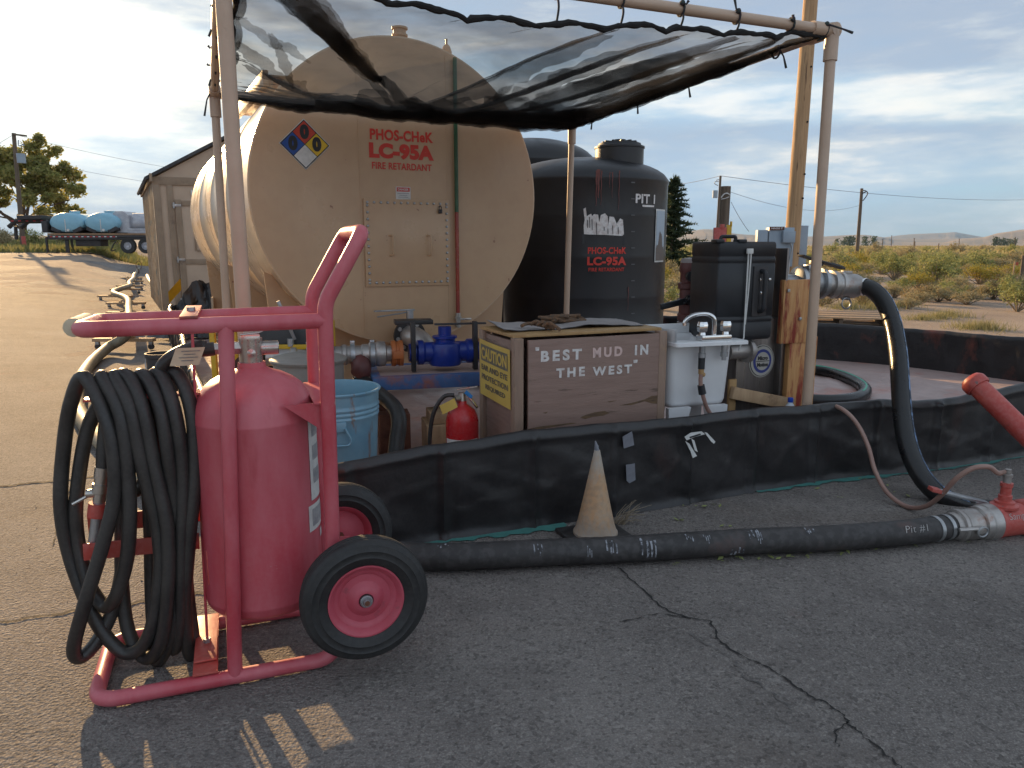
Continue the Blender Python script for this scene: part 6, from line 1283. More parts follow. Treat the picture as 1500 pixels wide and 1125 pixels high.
# ------------------------------------------------------------------ gooseneck trailer with tanks
def make_trailer():
    YB = 40.; O = at(60, 372, YB); zb = gz(O.x, O.y); 
    def p(px, py, dy=0.): v = at(px, py, YB); return Vector((v.x, YB + dy, v.z))
    t = thing('flatbed_trailer', 'long black gooseneck flatbed trailer parked across the yard', 'trailer', Vector((p(150, 360).x, YB + 1.1, zb)))
    xL, xR = p(70, 350).x, p(262, 350).x; zd = p(100, 343).z; W = 2.4
    b = MB(); b.box(((xL + xR) / 2, YB + W / 2, zd), (xR - xL, W, .10), None, None, .01); b.build('deck', m_deck, t)
    b = MB()
    for y in (.02, W - .02): b.box(((xL + xR) / 2, YB + y, zd - .17), (xR - xL, .08, .22), None, None, .01)
    b.box(((xL * .8 + xR * .2) + .6, YB + .6, zd - .45), (1.3, .8, .34), None, None, .02)
    nz = p(40, 322).z
    for y in (.7, W - .7):
        b.tube([(xL + .3, YB + y, zd - .1), (xL - .1, YB + y, zd + .35), (xL - .45, YB + y, nz), (p(12, 326).x, YB + y, nz - .02), (p(0, 330).x, YB + y, nz - .35)], .13, 8)
    b.build('chassis', m_trailblk, t)
    b = MB(); b.box((p(38, 318).x, YB + W / 2, nz + .14), (1.3, W * .8, .22), None, None, .02); b.box((p(62, 325).x, YB + W / 2, nz - .35), (.3, W * .9, .6), None, None, .02); b.build('neck_box', m_trailblk, t)
    b = MB(); b.tube([(p(2, 340).x, YB + W / 2, nz - .3), (p(1, 340).x, YB + W / 2, nz - 1.0)], .09, 8); b.build('coupler', m_trailblk, t)
    b = MB()
    for k in range(22): b.box((xL + .2 + k * (xR - xL - .3) / 22, YB - .025, zd - .13), ((xR - xL) / 60, .012, .05), None, None)
    for k in range(5): b.box((p(8 + k * 11, 326).x, YB + .55, nz - .04), (.14, .02, .05), None, None)
    b.build('reflectors', m_reflred, t)
    b = MB()
    for k in range(22): b.box((xL + .2 + (k + .5) * (xR - xL - .3) / 22, YB - .025, zd - .13), ((xR - xL) / 60, .012, .05), None, None)
    b.build('white_reflectors', m_label, t)
    zc = zb + .40
    for px in (187, 213):
        x = p(px, 360).x
        for y, s in ((.1, -1), (W - .1, 1)):
            b = MB(); b.lathe([(.2, -.11), (.37, -.12), (.40, -.08), (.40, .08), (.37, .12), (.2, .11)], (x, YB + y, zc), (0, s, 0), 30, caps=False); w = b.build('tyre', m_tyre, t)
            b = MB(); b.lathe([(0, .06), (.08, .07), (.1, .10), (.12, .06), (.19, .05), (.22, .11), (.22, -.1), (0, -.1)], (x, YB + y, zc), (0, s, 0), 24); b.build('rim', m_whitetank, w)
    b = MB(); b.box((p(200, 350).x, YB + .1, zc + .47), (2.0, .35, .06), None, None, .02); b.build('fender', m_trailblk, t)
    for px in (66.5, 70.5, 95, 97.5):
        b = MB(); b.box((p(px, 360).x, YB + (.15 if px != 70.5 else W - .2), (zb + zd - .1) / 2), (.09, .09, zd - zb - .16 - (0 if px < 80 else 0)), None, None, .01); b.build('landing_leg', m_trailblk, t)
    b = MB(); b.tube(catmull([(p(170, 356).x, YB, zc + .25), (p(167, 362).x, YB - .05, zc + .05), (p(164, 368).x, YB - .05, zc - .25), (p(170, 368).x, YB - .05, zc - .2)], 5), .03, 8); b.build('hanging_hose', m_hose, t)
    # tanks carried on the deck
    zt = zd + .06
    for i, (pxa, pxb, lab) in enumerate(((68, 120, 'left light blue oval tank on the trailer deck'), (120, 172, 'right light blue oval tank on the trailer deck, next to the white tanker'))):
        xa, xb = p(pxa, 330).x, p(pxb, 330).x; rx = (xb - xa) / 2 - .02; rz = (p(95, 313).z - zt) / 2 + .02; c = Vector(((xa + xb) / 2, YB + 1.1, zt + rz + .02)); tk = thing('oval_tank', lab, 'tank', Vector((c.x, c.y, zt)), 'light blue oval tanks on the trailer')
        b = MB(); prof = [(0, -1.0), (.75, -.98), (.93, -.92), (1.0, -.82), (1.0, -.3), (1.02, -.28), (1.02, -.22), (1, -.2), (1.0, .82), (.93, .92), (.75, .98), (0, 1.0)]
        vs = []; fs = []; seg = 40
        for r_, y in prof:
            for k in range(seg): an = 2 * math.pi * k / seg; vs.append(c + Vector((rx * r_ * math.cos(an), y, rz * r_ * math.sin(an) * (1.0 if math.sin(an) > 0 else .97))))
        fs = [[j * seg + k, j * seg + (k + 1) % seg, (j + 1) * seg + (k + 1) % seg, (j + 1) * seg + k] for j in range(len(prof) - 1) for k in range(seg)]
        b.add(vs, fs); b.build('tank_shell', m_sky_tank, tk, ang=50)
        b = MB(); b.lathe([(.25, -.1), (.25, .08), (.27, .09), (.27, .12), (0, .15)], c + ZU * rz, ZU, 20); b.build('lid', m_sky_tank, tk)
        b = MB()
        for s in (-.62, .62): b.box(c + Vector((rx * s, 0, -rz * .72)), (.5, 1.9, rz * .40), (1, 0, s * .6), (0, 1, 0), .02)
        b.build('cradle', m_trailblk, tk)
        b = MB(); b.box(c + Vector((.0, -1.0, -.15)), (.04, .03, rz * 1.3), None, None, .005); b.cyl(c + Vector((.12, -1.02, -rz * .75)), c + Vector((.12, -.9, -rz * .75)), .07, seg=10); b.build('sight_gauge', m_label, tk)
    c = Vector((p(205, 330).x, YB + 1.2, zt + .85)); c.z -= .32; tk = thing('white_tanker', 'whitish metal tank unit at the rear of the trailer deck beside the shed', 'tank', Vector((c.x, c.y, zt)))
    b = MB(); b.lathe([(0, -1.05), (.42, -1.03), (.50, -.95), (.53, -.8), (.53, 2.2), (.42, 2.3), (0, 2.3)], c, (1, 0, 0), 30); b.build('tank_shell', m_whitetank, tk)
    b = MB(); b.prism([(-.45, -.50), (.45, -.50), (.45, .40), (.15, .60), (-.25, .60), (-.45, .36)], c + Vector((-1.25, -.7, 0)), (1, 0, 0), ZU, -1.4); b.build('white_hopper', m_whitetank, tk)
    b = MB(); b.box(c + Vector((.2, -.72, -.35)), (2.2, .06, .12), None, None, .01); b.box(c + Vector((.6, -.7, -.47)), (3.0, .1, .2), None, None, .02); b.build('frame_rail', m_whitetank, tk)
    b = MB(); b.cyl(c + Vector((.1, 0, .5)), c + Vector((.1, 0, .85)), .05); b.cyl(c + Vector((1.5, 0, .5)), c + Vector((1.5, 0, .75)), .12); b.cyl(c + Vector((-.3, 0, .5)), c + Vector((-.3, 0, 1.6)), .02, seg=8); b.build('stack', m_trailblk, tk)
make_trailer()

# ------------------------------------------------------------------ trees, brush
def leaf_cloud(b, rnd, c, rad, n, size, flat=1.0, up=.3):
    for _ in range(n):
        d = Vector((rnd.gauss(0, 1), rnd.gauss(0, 1), rnd.gauss(0, 1))).normalized() * rad * rnd.uniform(.35, 1.05); d.z *= flat
        q = c + d; s = size * rnd.uniform(.6, 1.4)
        x = Vector((rnd.gauss(0, 1), rnd.gauss(0, 1), rnd.gauss(0, .7))).normalized(); y = x.cross(Vector((rnd.gauss(0, 1), rnd.gauss(0, 1), rnd.gauss(0, 1)))).normalized()
        b.add([q - x * s, q - y * s * .55, q + x * s, q + y * s * .55], [[0, 1, 2, 3]])
def limb(b, p, d, l, r, depth, rnd, tips, kids=3, spread=.7):
    n = 4; P = [p]; dd = d.normalized()
    for k in range(n): dd = (dd + Vector((rnd.gauss(0, .13), rnd.gauss(0, .13), rnd.gauss(0, .10) + .03))).normalized(); P.append(P[-1] + dd * l / n)
    b.tube(P, [r * (1 - .5 * k / n) for k in range(n + 1)], 7 if r > .04 else 5)
    if depth == 0: tips.append(P[-1]); tips.append(P[-2]); return
    for k in range(kids):
        a = 2 * math.pi * (k + rnd.random() * .7) / kids; x, y, _ = frame_from(dd); nd = dd + (x * math.cos(a) + y * math.sin(a)) * spread * rnd.uniform(.7, 1.25)
        limb(b, P[rnd.choice((2, 3, 4))] if k else P[-1], nd, l * rnd.uniform(.62, .82), r * .52, depth - 1, rnd, tips, kids, spread)
def make_tree(name, base, h, seed, label, mat, leaf, per, spread=.72, crown_r=.55, group=None):
    rnd = random.Random(seed); t = thing(name, label, 'tree', base, group); b = MB(); tips = []
    limb(b, base - ZU * .2, Vector((.03, 0, 1)), h * .26, h * .022, 0, rnd, []); top = base + ZU * h * .15
    b.tube([base - ZU * .3, base + ZU * h * .12, top], [h * .028, h * .022, h * .02], 10)
    for k in range(5):
        a = 2 * math.pi * (k + rnd.random() * .5) / 5; limb(b, top - ZU * h * .02 * k, Vector((math.cos(a), math.sin(a), .75)), h * .29, h * .013, 2, rnd, tips, 3, spread)
    limb(b, top, Vector((0, 0, 1)), h * .33, h * .014, 2, rnd, tips, 4, spread)
    b.build('trunk', m_bark, t); b = MB()
    for q in tips: leaf_cloud(b, rnd, q, h * .062 * rnd.uniform(.6, 1.4), per, leaf, .8)
    b.build('crown', mat, t, smooth=False); return t
TB_ = at(38, 360, 84.); make_tree('broadleaf_tree', Vector((TB_.x, 84., gz(TB_.x, 84.))), 13.2, 12, 'big spreading green tree behind the gooseneck trailer', m_treeleaf, .21, 190, .86)
def make_conifer(base, h, seed, label):
    rnd = random.Random(seed); t = thing('conifer_tree', label, 'tree', base); b = MB(); b.tube([base - ZU * .2, base + ZU * h], [h * .018, h * .003], 8); b.build('trunk', m_bark, t); b = MB()
    for k in range(90):
        u = (k + rnd.random()) / 90; z = h * (.10 + .89 * u); L_ = h * .34 * (1 - u) ** .7 * rnd.uniform(.55, 1.2) + .12; a = k * 2.4 + rnd.uniform(-.5, .5); d = Vector((math.cos(a), math.sin(a), rnd.uniform(-.1, .35)))
        for s in range(18):
            f = (s + rnd.random()) / 18; q = base + ZU * z + d * L_ * f + ZU * (.10 * math.sin(f * 3) * L_); w = .09 + .12 * (1 - f)
            for _ in range(3):
                x = (d * rnd.uniform(.3, 1) + Vector((rnd.gauss(0, .7), rnd.gauss(0, .7), rnd.gauss(.25, .5)))).normalized(); y = x.cross(Vector((rnd.gauss(0, 1), rnd.gauss(0, 1), rnd.gauss(0, 1)))).normalized(); b.add([q - x * w * .4, q - y * w * .25, q + x * w * 1.4, q + y * w * .25], [[0, 1, 2, 3]])
    b.build('crown', m_conifer, t, smooth=False)
cb = at(984, 352, 30.); make_conifer(Vector((cb.x, 30., 0)), at(984, 262, 30.).z, 5, 'dark green conifer right of the black plastic tanks')
def bush_mesh(seed, kind):
    rnd = random.Random(seed); b = MB(); stems = MB()
    tall, leaf, n, flat = {'sage': (.85, .042, 34, .85), 'green': (.95, .045, 34, .9), 'gold': (.75, .036, 40, .8), 'rust': (.6, .038, 30, .8), 'grass': (.35, .02, 0, 1)}[kind]
    if kind == 'grass':
        for k in range(420):
            a = rnd.uniform(0, 6.283); r = abs(rnd.gauss(0, .35)); q = Vector((math.cos(a) * r, math.sin(a) * r, 0)); d = Vector((rnd.gauss(0, .35), rnd.gauss(0, .35), 1)).normalized(); l = rnd.uniform(.12, .36); s = Vector((math.cos(k), math.sin(k), 0)) * .007; b.add([q - s, q + s, q + d * l], [[0, 1, 2]])
        return b, None
    for k in range(26):
        a = rnd.uniform(0, 6.283); r = rnd.uniform(.1, .75); d = Vector((math.cos(a) * r, math.sin(a) * r, tall * rnd.uniform(.55, 1.05) * (1.15 - .5 * r))); stems.tube([(0, 0, -.03), d * .55 + Vector((0, 0, -.04)), d], [.018, .012, .005], 4)
        leaf_cloud(b, rnd, d, .20 * rnd.uniform(.6, 1.3), n, leaf, flat); leaf_cloud(b, rnd, d * .65 + Vector((0, 0, .02)), .20, n // 2, leaf, flat)
        for _ in range(16):
            q = d + Vector((rnd.gauss(0, .14), rnd.gauss(0, .14), rnd.gauss(.06, .08))); x = Vector((rnd.gauss(0, .4), rnd.gauss(0, .4), 1)).normalized() * leaf * 2.2; s = Vector((math.cos(k + _), math.sin(k + _), 0)) * leaf * .25; b.add([q - s, q + s, q + x], [[0, 1, 2]])
    return b, stems
KINDS = {'sage': (m_sage, 'sagebrush', 'grey green sagebrush on the desert flat beyond the liner wall', 'grey green sagebrush on the flat'), 'green': (m_green_bush, 'green_shrub', 'yellow green brush on the desert flat beyond the liner wall', 'yellow green brush on the flat'), 'gold': (m_gold_bush, 'flowering_shrub', 'yellow flowering rabbitbrush on the desert flat', 'yellow flowering brush on the flat'), 'rust': (m_rust_bush, 'dry_shrub', 'rusty brown dry shrub on the desert flat', 'rusty dry shrubs on the flat'), 'grass': (m_grass, 'grass_tuft', 'dry green grass tuft on the gravel beyond the liner wall', 'grass tufts on the gravel')}
protos = {}
def bush(kind, x, y, s, rz, v, sz=1.):
    mat, nm, lab, grp = KINDS[kind]; key = (kind, v)
    if key not in protos:
        b, st = bush_mesh(hash(kind) % 7 * 0 + sum(map(ord, kind)) + v * 13, kind); o = thing(nm, lab, 'shrub' if kind != 'grass' else 'grass', (0, 0, 0), grp)
        b.build('foliage', mat, o, smooth=False)
        if st: st.build('stems', m_dry, o)
        protos[key] = o
    else: o = copy_tree(protos[key])
    o.location = (x, y, gz(x, y) - .01); o.rotation_euler = (0, 0, rz); o.scale = (s, s, s * sz); return o
rnd = random.Random(31)
def in_view(x, y): px = 750 + FPX * x / (y * math.cos(PITCH) + .25); return 950 < px < 1560
cells = []
for kind, px, py, s in [('grass', 1375, 466, .75), ('grass', 1392, 463, .8), ('grass', 1350, 468, .6), ('grass', 1446, 482, .8), ('grass', 1425, 481, .7), ('grass', 1262, 445, .7), ('sage', 1330, 452, .35), ('sage', 1345, 446, .5), ('sage', 1375, 442, .6), ('green', 1390, 440, .55), ('sage', 1412, 436, .5), ('rust', 1350, 441, .6), ('sage', 1455, 438, .6), ('green', 1475, 440, .6), ('sage', 1500, 440, .65), ('rust', 1490, 441, .55), ('sage', 1265, 446, .5), ('grass', 1285, 452, .8), ('grass', 1320, 449, .7), ('grass', 1240, 452, .8), ('sage', 1435, 438, .45), ('green', 1320, 432, .6), ('rust', 1368, 432, .6), ('sage', 1400, 428, .6), ('sage', 1310, 436, .5),
        ('gold', 1010, 388, 1.0), ('gold', 1000, 384, 1.1), ('sage', 985, 415, .9), ('sage', 1000, 425, .8), ('sage', 985, 430, .7), ('gold', 1258, 396, 1.1), ('gold', 1245, 397, 1.1), ('gold', 1272, 394, .9), ('green', 1292, 402, 1.2), ('gold', 1290, 388, 1.0), ('sage', 1225, 398, 1.2), ('rust', 1325, 402, 1.0), ('green', 1380, 404, .9), ('green', 1360, 398, 1.1), ('sage', 1390, 396, 1.3), ('green', 1410, 402, 1.0), ('green', 1432, 400, 1.3), ('sage', 1460, 400, 1.2), ('rust', 1455, 415, .9), ('sage', 1490, 395, 1.2), ('sage', 1285, 380, 1.5), ('rust', 1310, 382, 1.3), ('sage', 1330, 384, 1.5), ('green', 1240, 376, 1.4), ('green', 1220, 380, 1.3), ('sage', 1400, 378, 1.6), ('sage', 1440, 376, 1.6), ('green', 1480, 380, 1.4), ('green', 1355, 378, 1.4), ('green', 980, 380, 1.2), ('sage', 1000, 372, 1.6), ('green', 1015, 376, 1.4), ('sage', 1045, 376, 1.5), ('green', 1100, 376, 1.5), ('sage', 1260, 374, 1.5), ('sage', 1210, 372, 1.5)]:
    q = onz(px, py); cells.append((q.x, q.y)); bush(kind, q.x, q.y, s * rnd.uniform(.9, 1.1), rnd.uniform(0, 6.28), rnd.randint(0, 2 if kind != 'gold' else 1), rnd.uniform(.75, 1.0))
tries = 0; cnt = 0
while cnt < 175 and tries < 6000:
    tries += 1; y = 15.5 + 62 * rnd.random() ** 1.25; x = rnd.uniform(.15, .80) * y
    if not in_view(x, y) or any((x - a) ** 2 + (y - c) ** 2 < (.55 + .012 * y) ** 2 for a, c in cells): continue
    if y < 20 and rnd.random() < .3: continue
    cells.append((x, y)); cnt += 1
    k = rnd.choices(('sage', 'green', 'rust', 'gold'), (5, 3, 2.4 if y < 30 else 1.2, .7))[0]
    bush(k, x, y, rnd.uniform(.6, 1.15) * (1 if y > 22 else .7), rnd.uniform(0, 6.28), rnd.randint(0, 2 if k != 'gold' else 1), rnd.uniform(.65, .95))
# far brush that reads as one mass, and the grass bank at the left
b = MB()
for k in range(5200):
    y = 70 + 620 * rnd.random() ** 1.6; x = rnd.uniform(.08, .85) * y; s = rnd.uniform(.5, 1.1); 
    for _ in range(7):
        q = Vector((x + rnd.gauss(0, .5) * s, y + rnd.gauss(0, .4), rnd.uniform(.05, .85) * s)); X = Vector((rnd.gauss(0, 1), rnd.gauss(0, .4), rnd.gauss(0, .5))).normalized() * .28 * s; Y = Vector((rnd.gauss(0, .5), rnd.gauss(0, .3), 1)).normalized() * .22 * s; b.add([q - X, q - Y, q + X, q + Y], [[0, 1, 2, 3]])
tag(b.build('far_brush', leafmat('far_brush_leaves', (.30, .29, .12), (.40, .37, .18), (.36, .29, .15)), smooth=False, base=(0, 0, 0)), 'far flat of olive brush running to the foot of the hills', 'brush', kind='stuff')
b = MB()
for k in range(9000):
    y = 41.5 + 34 * rnd.random() ** 1.4; x = rnd.uniform(-.80, -.40) * y
    if asph_keep(x, y): continue
    z = gz(x, y); l = rnd.uniform(.15, .5); d = Vector((rnd.gauss(0, .35), rnd.gauss(0, .3), 1)).normalized() * l; s = Vector((rnd.uniform(.05, .12), 0, 0)); q = Vector((x, y, z)); b.add([q - s, q + s, q + d + s * .3], [[0, 1, 2]])
tag(b.build('grass_bank', leafmat('bank_grass', (.24, .25, .08), (.34, .31, .13), (.2, .19, .08)), smooth=False, base=(0, 0, 0)), 'rough yellow green grass behind the trailer', 'grass', kind='stuff')
for i, (px, y, s) in enumerate(((2, 52, 1.6), (48, 53, 1.3), (-20, 50, 1.4), (90, 56, 1.5), (128, 58, 1.4), (165, 60, 1.3))):
    q = at(px, 350, y); o = bush('green' if i % 2 else 'sage', q.x, y, s, i, i % 3, .8)
    o['label'] = 'green brush behind the trailer wheels and landing legs'; o['group'] = 'brush behind the trailer'
# distant tree rows
def far_trees(name, spans, Y, hy, lab):
    b = MB(); r2 = random.Random(len(lab))
    for xa, xb in spans:
        x = xa
        while x < xb:
            c = at(x, 358, Y); h = hy * r2.uniform(.6, 1.15); w = h * .45
            for _ in range(60):
                q = Vector((c.x + r2.gauss(0, .36) * w, Y + r2.gauss(0, w * .3), h * r2.uniform(.05, 1) )); s = h * .09; X = Vector((r2.gauss(0, 1), .1, r2.gauss(0, .6))).normalized() * s; Z = Vector((r2.gauss(0, .5), .1, 1)).normalized() * s; b.add([q - X, q - Z, q + X, q + Z], [[0, 1, 2, 3]])
            x += r2.uniform(2.0, 4.2)
    tag(b.build(name, leafmat(name + '_leaves', (.06, .085, .05), (.10, .12, .065)), smooth=False, base=(0, 0, 0)), lab, 'trees', kind='stuff')
far_trees('distant_tree_row', ((1226, 1229), (1234, 1250), (1266, 1270), (1278, 1284)), 900, 10.5, 'distant dark tree row on the valley floor by the far utility pole')
far_trees('distant_tree_grove', ((1455, 1488),), 900, 9.5, 'distant dark tree grove on the valley floor at the right edge')

# ------------------------------------------------------------------ poles, posts, wires
def make_pole(name, base, top, r0, r1, lab, mat, cat='utility pole'):
    t = thing(name, lab, cat, base); b = MB(); n = 14; b.tube([base.lerp(top, k / n) for k in range(n + 1)], [r0 + (r1 - r0) * k / n for k in range(n + 1)], 18); b.build('pole_shaft', mat, t, ang=60); return t
pb_, pt_ = at(1157, 400, 10.5), at(1192, -60, 10.5); d = (pt_ - pb_); base = pb_ - d * (pb_.z / d.z); top = pb_ + d * 1.75
t = make_pole('utility_pole', base, top, .108, .078, 'tall pale timber utility pole with grey electrical boxes behind the black case', m_pole)
o = at(1143, 372, 10.35); b = MB(); b.box(Vector((o.x - .0, 10.42, at(1130, 362, 10.4).z)), (.34, .16, at(1130, 335, 10.4).z - at(1130, 392, 10.4).z), None, None, .008)
eb = b.build('breaker_box', m_elec, t); b = MB(); b.box(Vector((at(1117, 350, 10.35).x, 10.40, at(1117, 362, 10.35).z)), (.14, .10, at(1117, 336, 10.35).z - at(1117, 386, 10.35).z), None, None, .006); b.build('breaker_door', m_elec, eb)
b = MB(); c = at(1139, 334.5, 10.3); b.box(Vector((c.x, 10.325, c.z)), (.20, .012, .045), None, None); pl = b.build('number_plate', m_rusty, eb, smooth=False)
letter('lettering', 'NN50 7', .1, Vector((c.x, 10.318, c.z)), (1, 0, 0), ZU, m_inkwhite, pl, .002, fit=(.15, .025), lift=.0008)
b = MB(); c = at(1157, 347, 10.25); b.box(Vector((c.x, 10.31, c.z)), (.165, .09, .155), None, None, .008); b.build('junction_box', m_elec, t)
b = MB(); c = at(1172, 360, 10.7); b.box(Vector((c.x, 10.68, c.z)), (.14, .12, .55), None, None, .006); b.build('meter_box', m_elec, t)
b = MB(); c = at(1158, 356, 10.29); P = [c, at(1160, 365, 10.29), at(1157, 378, 10.3), at(1155.5, 392, 10.3), at(1154, 420, 10.3)]; b.tube(catmull(P, 5), .011, 8); c = at(1141, 380, 10.32); b.tube([c, c - ZU * .9], .018, 8); b.build('conduit', m_steel, t)
rnd = random.Random(2); b = MB()
for py in (256, 291, 301, 329, 371, 180, 100): u = (at(1160, py, 10.5).z - base.z) / (top.z - base.z); q = base.lerp(top, u) + Vector((rnd.uniform(-.02, .07), -.085, 0)); b.lathe([(0, .01), (.012, .012), (.014, 0), (.0, -.01)], q, Vector((.3, -1, 0)), 8)
b.build('pole_knots', m_darkgap, t)
# short old post with red and yellow boards
Y = 9.6; pb2, pt2 = at(1058, 372, Y), at(1063.5, 273, Y); d = pt2 - pb2; base2 = pb2 - d * (pb2.z / d.z)
t = make_pole('short_post', base2, pt2, .062, .060, 'short thick weathered post with a hook rising behind the black case', m_oldpole, 'post')
b = MB(); c = at(1062.5, 287, Y - .06); b.tube(catmull([c + Vector((-.05, 0, -.02)), c + Vector((-.02, -.01, .02)), c + Vector((.02, -.01, .03)), c + Vector((.055, 0, .01))], 4), .008, 6); b.tube([c + Vector((-.05, 0, -.04)), c + Vector((.0, -.01, -.03)), c + Vector((.05, 0, -.01))], .005, 6); b.build('hook', m_label, t)
for pxa, pxb, pt_y, mat, nm, lab in ((1045.5, 1064, 334, m_redpipe, 'red_board', 'dark red upright board at the foot of the short post'), (1064.5, 1071.5, 330, m_yellow, 'yellow_board', 'yellow upright board beside the dark red board')):
    a_, c_ = at(pxa, pt_y, 9.2), at(pxb, pt_y, 9.2); b = MB(); b.box(((a_.x + c_.x) / 2, 9.2, a_.z / 2 + .005), (c_.x - a_.x, .05, a_.z), None, None, .006); b.box(((a_.x + c_.x) / 2 + .02, 9.19, a_.z + .015), ((c_.x - a_.x) * .35, .04, .06), None, None, .004); tag(b.build(nm, mat), lab, 'board')
def far_pole(px0, py0, px1, py1, Y, r, lab, kind):
    a, c = at(px0, py0, Y), at(px1, py1, Y); a.z = min(a.z, gz(a.x, Y)); t = thing('utility_pole', lab, 'utility pole', a); b = MB(); b.tube([a, c], [r, r * .75], 10); b.build('pole_shaft', m_oldpole, t); return t, c
t, c = far_pole(1049, 352, 1055.5, 257.5, 34., .065, 'thin utility pole with a small transformer left of the short post', 0)
b = MB(); q = at(1047.5, 284.5, 33.9); b.cyl(q - ZU * .16, q + ZU * .16, .11, seg=14); b.build('transformer', m_elec, t)
b = MB(); q = at(1048, 268, 33.9); b.tube(catmull([at(1053, 266, 33.9), at(1048, 266, 33.9), at(1047, 269, 33.9), at(1052, 272, 33.9)], 4), .018, 6); b.tube([at(1049, 264, 33.9), at(1054, 263, 33.9)], .02, 6); b.build('insulators', m_steel, t); RP1 = c
t, c2 = far_pole(1256.5, 358, 1262.5, 276, 62., .15, 'far leaning utility pole standing alone in the brush at right', 0)
b = MB(); b.tube(catmull([at(1263, 279, 61.8), at(1268, 279.5, 61.8), at(1271, 283, 61.8), at(1268, 289, 61.8), at(1264, 294, 61.8)], 4), .04, 6); b.tube([at(1262, 284, 61.8), at(1268, 281, 61.8)], .05, 6); b.build('insulators', m_trailblk, t)
t, c3 = far_pole(34, 362, 20, 195, 47.5, .15, 'leaning utility pole with a short crossarm in front of the big tree', 0)
b = MB(); b.box((at(20, 196, 47.4).x + .4, 47.4, at(28, 198, 47.4).z), (.75, .1, .1), (1, 0, -.12), None, .01); b.build('crossarm', m_oldpole, t)
b = MB(); q = at(31, 232, 47.2); b.cyl(q - ZU * .28, q + ZU * .28, .24, seg=16); b.build('transformer', m_elec, t)
b = MB(); b.tube(catmull([at(27, 205, 47.3), at(27, 213, 47.3), at(31, 213, 47.3), at(34, 211, 47.3), at(35, 214, 47.3)], 3), .03, 6); b.build('cutout', m_elec, t)
b = MB(); q = at(34, 346, 47.1); b.cyl(Vector((q.x, 47.1, gz(q.x, 47))), q, .12, seg=12); b.build('red_marker', m_redpipe, t)
def wire(a, c, sag, r, lab, nm='power_wire'):
    P = [a.lerp(c, k / 24) - ZU * sag * 4 * (k / 24) * (1 - k / 24) for k in range(25)]; b = MB(); b.tube(P, r, 5); tag(b.build(nm, m_trailblk), lab, 'wire')
wire(at(21, 197, 47.4), at(420, 262, 75), .6, .010, 'upper power wire from the pole by the big tree towards the shed')
wire(at(29, 232, 47.4), at(440, 288, 75), .5, .009, 'lower power wire from the pole by the big tree towards the shed')
wire(at(20, 197, 47.4), at(-150, 270, 44), .3, .010, 'power wire leaving the left pole towards the left edge')
wire(RP1, at(930, 268, 60), .3, .010, 'power wire running left from the thin pole to the conifer')
wire(RP1, at(1560, 290, 60), .5, .010, 'upper power wire running right from the thin pole')
wire(at(1053, 275, 34), at(1262, 300, 62), .7, .009, 'lower power wire between the thin pole and the lone far pole')
wire(at(1071, 296, 10.), at(1097, 339, 10.), .02, .003, 'short slack guy wire right of the short post', 'guy_wire')
for i, (px, y0, y1, Y) in enumerate(((1306, 358, 345, 240), (1339, 358, 349, 200), (1405, 358, 350, 220), (1487, 358, 347, 230), (1223, 366, 353, 90), (1375, 366, 357, 95), (1340, 366, 354, 90), (1293, 358, 350, 210))):
    a, c = at(px, y0, Y), at(px + .3, y1, Y); a.z = 0; b = MB(); b.tube([a, c], .10 if Y > 100 else .05, 7); b.box(c, (.5 if Y > 100 else .12, .06, .06)); tag(b.build('far_post', m_oldpole), ('tiny far line pole on the valley floor' if Y > 100 else 'small fence stake standing in the far brush'), 'post', 'tiny line poles far off' if Y > 100 else 'small stakes in the brush')
a = onz(1479, 432); c = at(1487, 383, a.y); b = MB(); b.cyl(a - ZU * .02, c, .022, seg=8); t = thing('survey_stake', 'leaning survey stake with an orange flag at the right edge', 'stake', a); b.build('stake', m_lumber, t)
b = MB(); b.grid(lambda i, j: c + Vector((-.01 + .10 * i, -.01 + .02 * math.sin(i * 4), -.005 - .09 * j - .02 * i)), 4, 3); b.build('flag', m_flag, t)
a = onz(1494, 424); c = at(1500, 374, a.y); b = MB(); b.cyl(a - ZU * .02, c, .06, seg=10); tag(b.build('wood_stub', m_oldpole), 'grey wooden post stub at the right edge behind the survey stake', 'post')
# pallets beyond the pit
def pallet(c, rz, lab, n=2):
    X = Vector((math.cos(rz), math.sin(rz), 0)); Y = Vector((-X.y, X.x, 0)); t = thing('wooden_pallet', lab, 'pallet', c, None)
    for z in (.015, .13):
        for k in range(6): b = MB(); b.box(c + Y * (-.45 + .18 * k) + ZU * z, (1.2, .14, .02), X, Y, .003); b.build('slat', m_oldpole if k % 2 else m_lumber, t)
    for k in (-.55, 0, .55): b = MB(); b.box(c + X * k + ZU * .0725, (.05, 1.0, .093), X, Y, .003); b.build('stringer', m_oldpole, t)
pallet(Vector((4.55, 10.5, .31)), -.3, 'grey wooden pallet lying at the pit edge right of the orange post')
b = MB(); b.box((4.5, 10.5, .15), (1.5, 1.1, .30), (.95, -.3, 0), None, .05, 3); tag(b.build('gravel_berm', m_dirt), 'low dirt berm holding the pallet at the pit edge', 'berm')

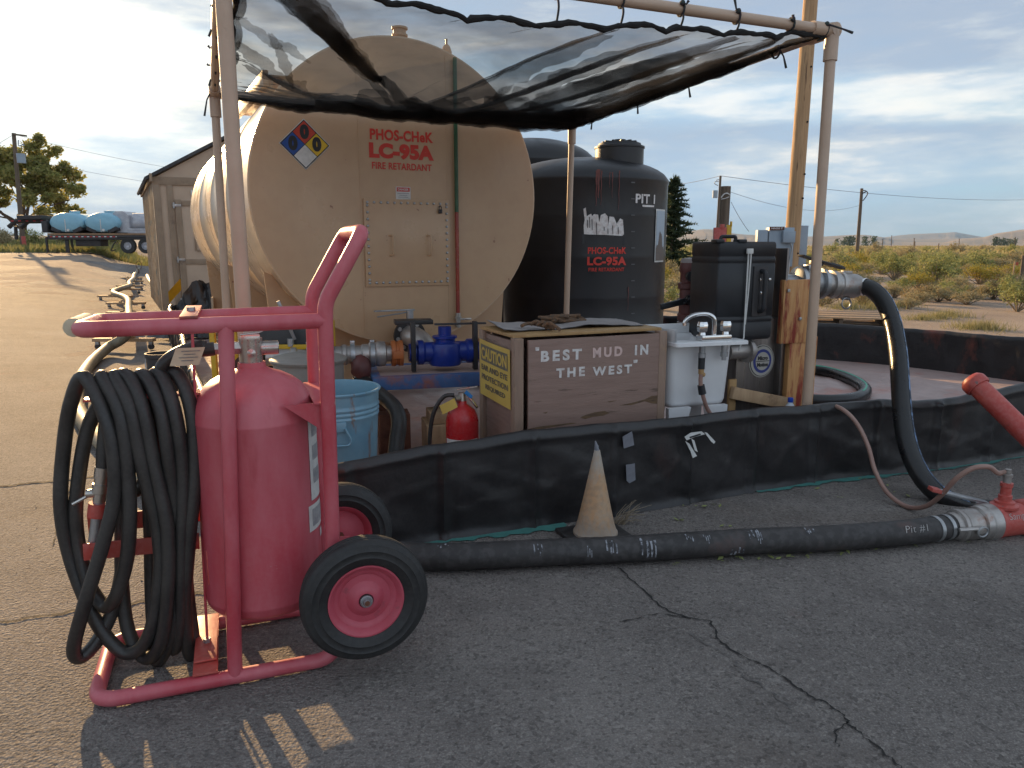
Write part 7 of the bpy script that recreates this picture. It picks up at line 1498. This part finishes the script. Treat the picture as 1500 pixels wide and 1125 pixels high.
# ------------------------------------------------------------------ hills
def hill(name, pts, Y, dep, foot=357.5):
    b = MB(); tops = catmull([at(px, py, Y) for px, py in pts], 10); n = len(tops); r3 = random.Random(len(pts)); vs = []; M_ = 12
    for i, p in enumerate(tops):
        for j in range(M_ + 1):
            u = j / M_; z = (p.z + 25) * (1 - (1 - u) ** 1.5) - 25 if True else 0
            y = Y - dep * (1 - u) ; vs.append(Vector((p.x * y / Y + dep * .05 * hnoise(i * .6, u * 3, 2) * u * (1 - u), y, z * (1 + .05 * hnoise(i * .35, u * 2, 1) * (1 - u)))))
    b.add(vs, [[i * (M_ + 1) + j, (i + 1) * (M_ + 1) + j, (i + 1) * (M_ + 1) + j + 1, i * (M_ + 1) + j + 1] for i in range(n - 1) for j in range(M_)])
    structure(b.build(name, m_hill, base=(0, 0, 0)))
hill('hills', [(-900, 350), (-300, 347), (200, 345), (700, 348), (940, 345), (985, 342), (1010, 339), (1030, 336), (1050, 337), (1075, 342), (1100, 344), (1140, 345), (1200, 346.5), (1240, 344.5), (1265, 344), (1290, 347), (1320, 350.5), (1400, 349.5), (1500, 346), (1700, 346), (2400, 349)], 6200, 2400)
hill('hills', [(1250, 354), (1300, 347), (1330, 343.5), (1360, 342), (1385, 341), (1398, 340), (1410, 342), (1440, 347), (1480, 352)], 9500, 1800)
hill('hills', [(1380, 356), (1410, 350), (1440, 347.5), (1460, 342), (1480, 339), (1500, 336), (1560, 330), (1700, 334), (1900, 340)], 4600, 1500)

# ------------------------------------------------------------------ air
def make_haze(dens):
    b = MB(); b.box((0, 6450, 160), (26000, 13300, 330)); o = b.build('haze', plain('haze_air', (1, 1, 1)), smooth=False); o['kind'] = 'stuff'; o['label'] = 'thin pale haze over the valley'
    m = bpy.data.materials.new('haze_volume'); m.use_nodes = True; nt = m.node_tree; nt.nodes.clear(); v = nt.nodes.new('ShaderNodeVolumePrincipled'); v.inputs['Color'].default_value = (.42, .66, 1.0, 1); v.inputs['Density'].default_value = dens; v.inputs['Anisotropy'].default_value = 0
    out = nt.nodes.new('ShaderNodeOutputMaterial'); nt.links.new(v.outputs[0], out.inputs['Volume']); o.data.materials.clear(); o.data.materials.append(m)
make_haze(5e-5)
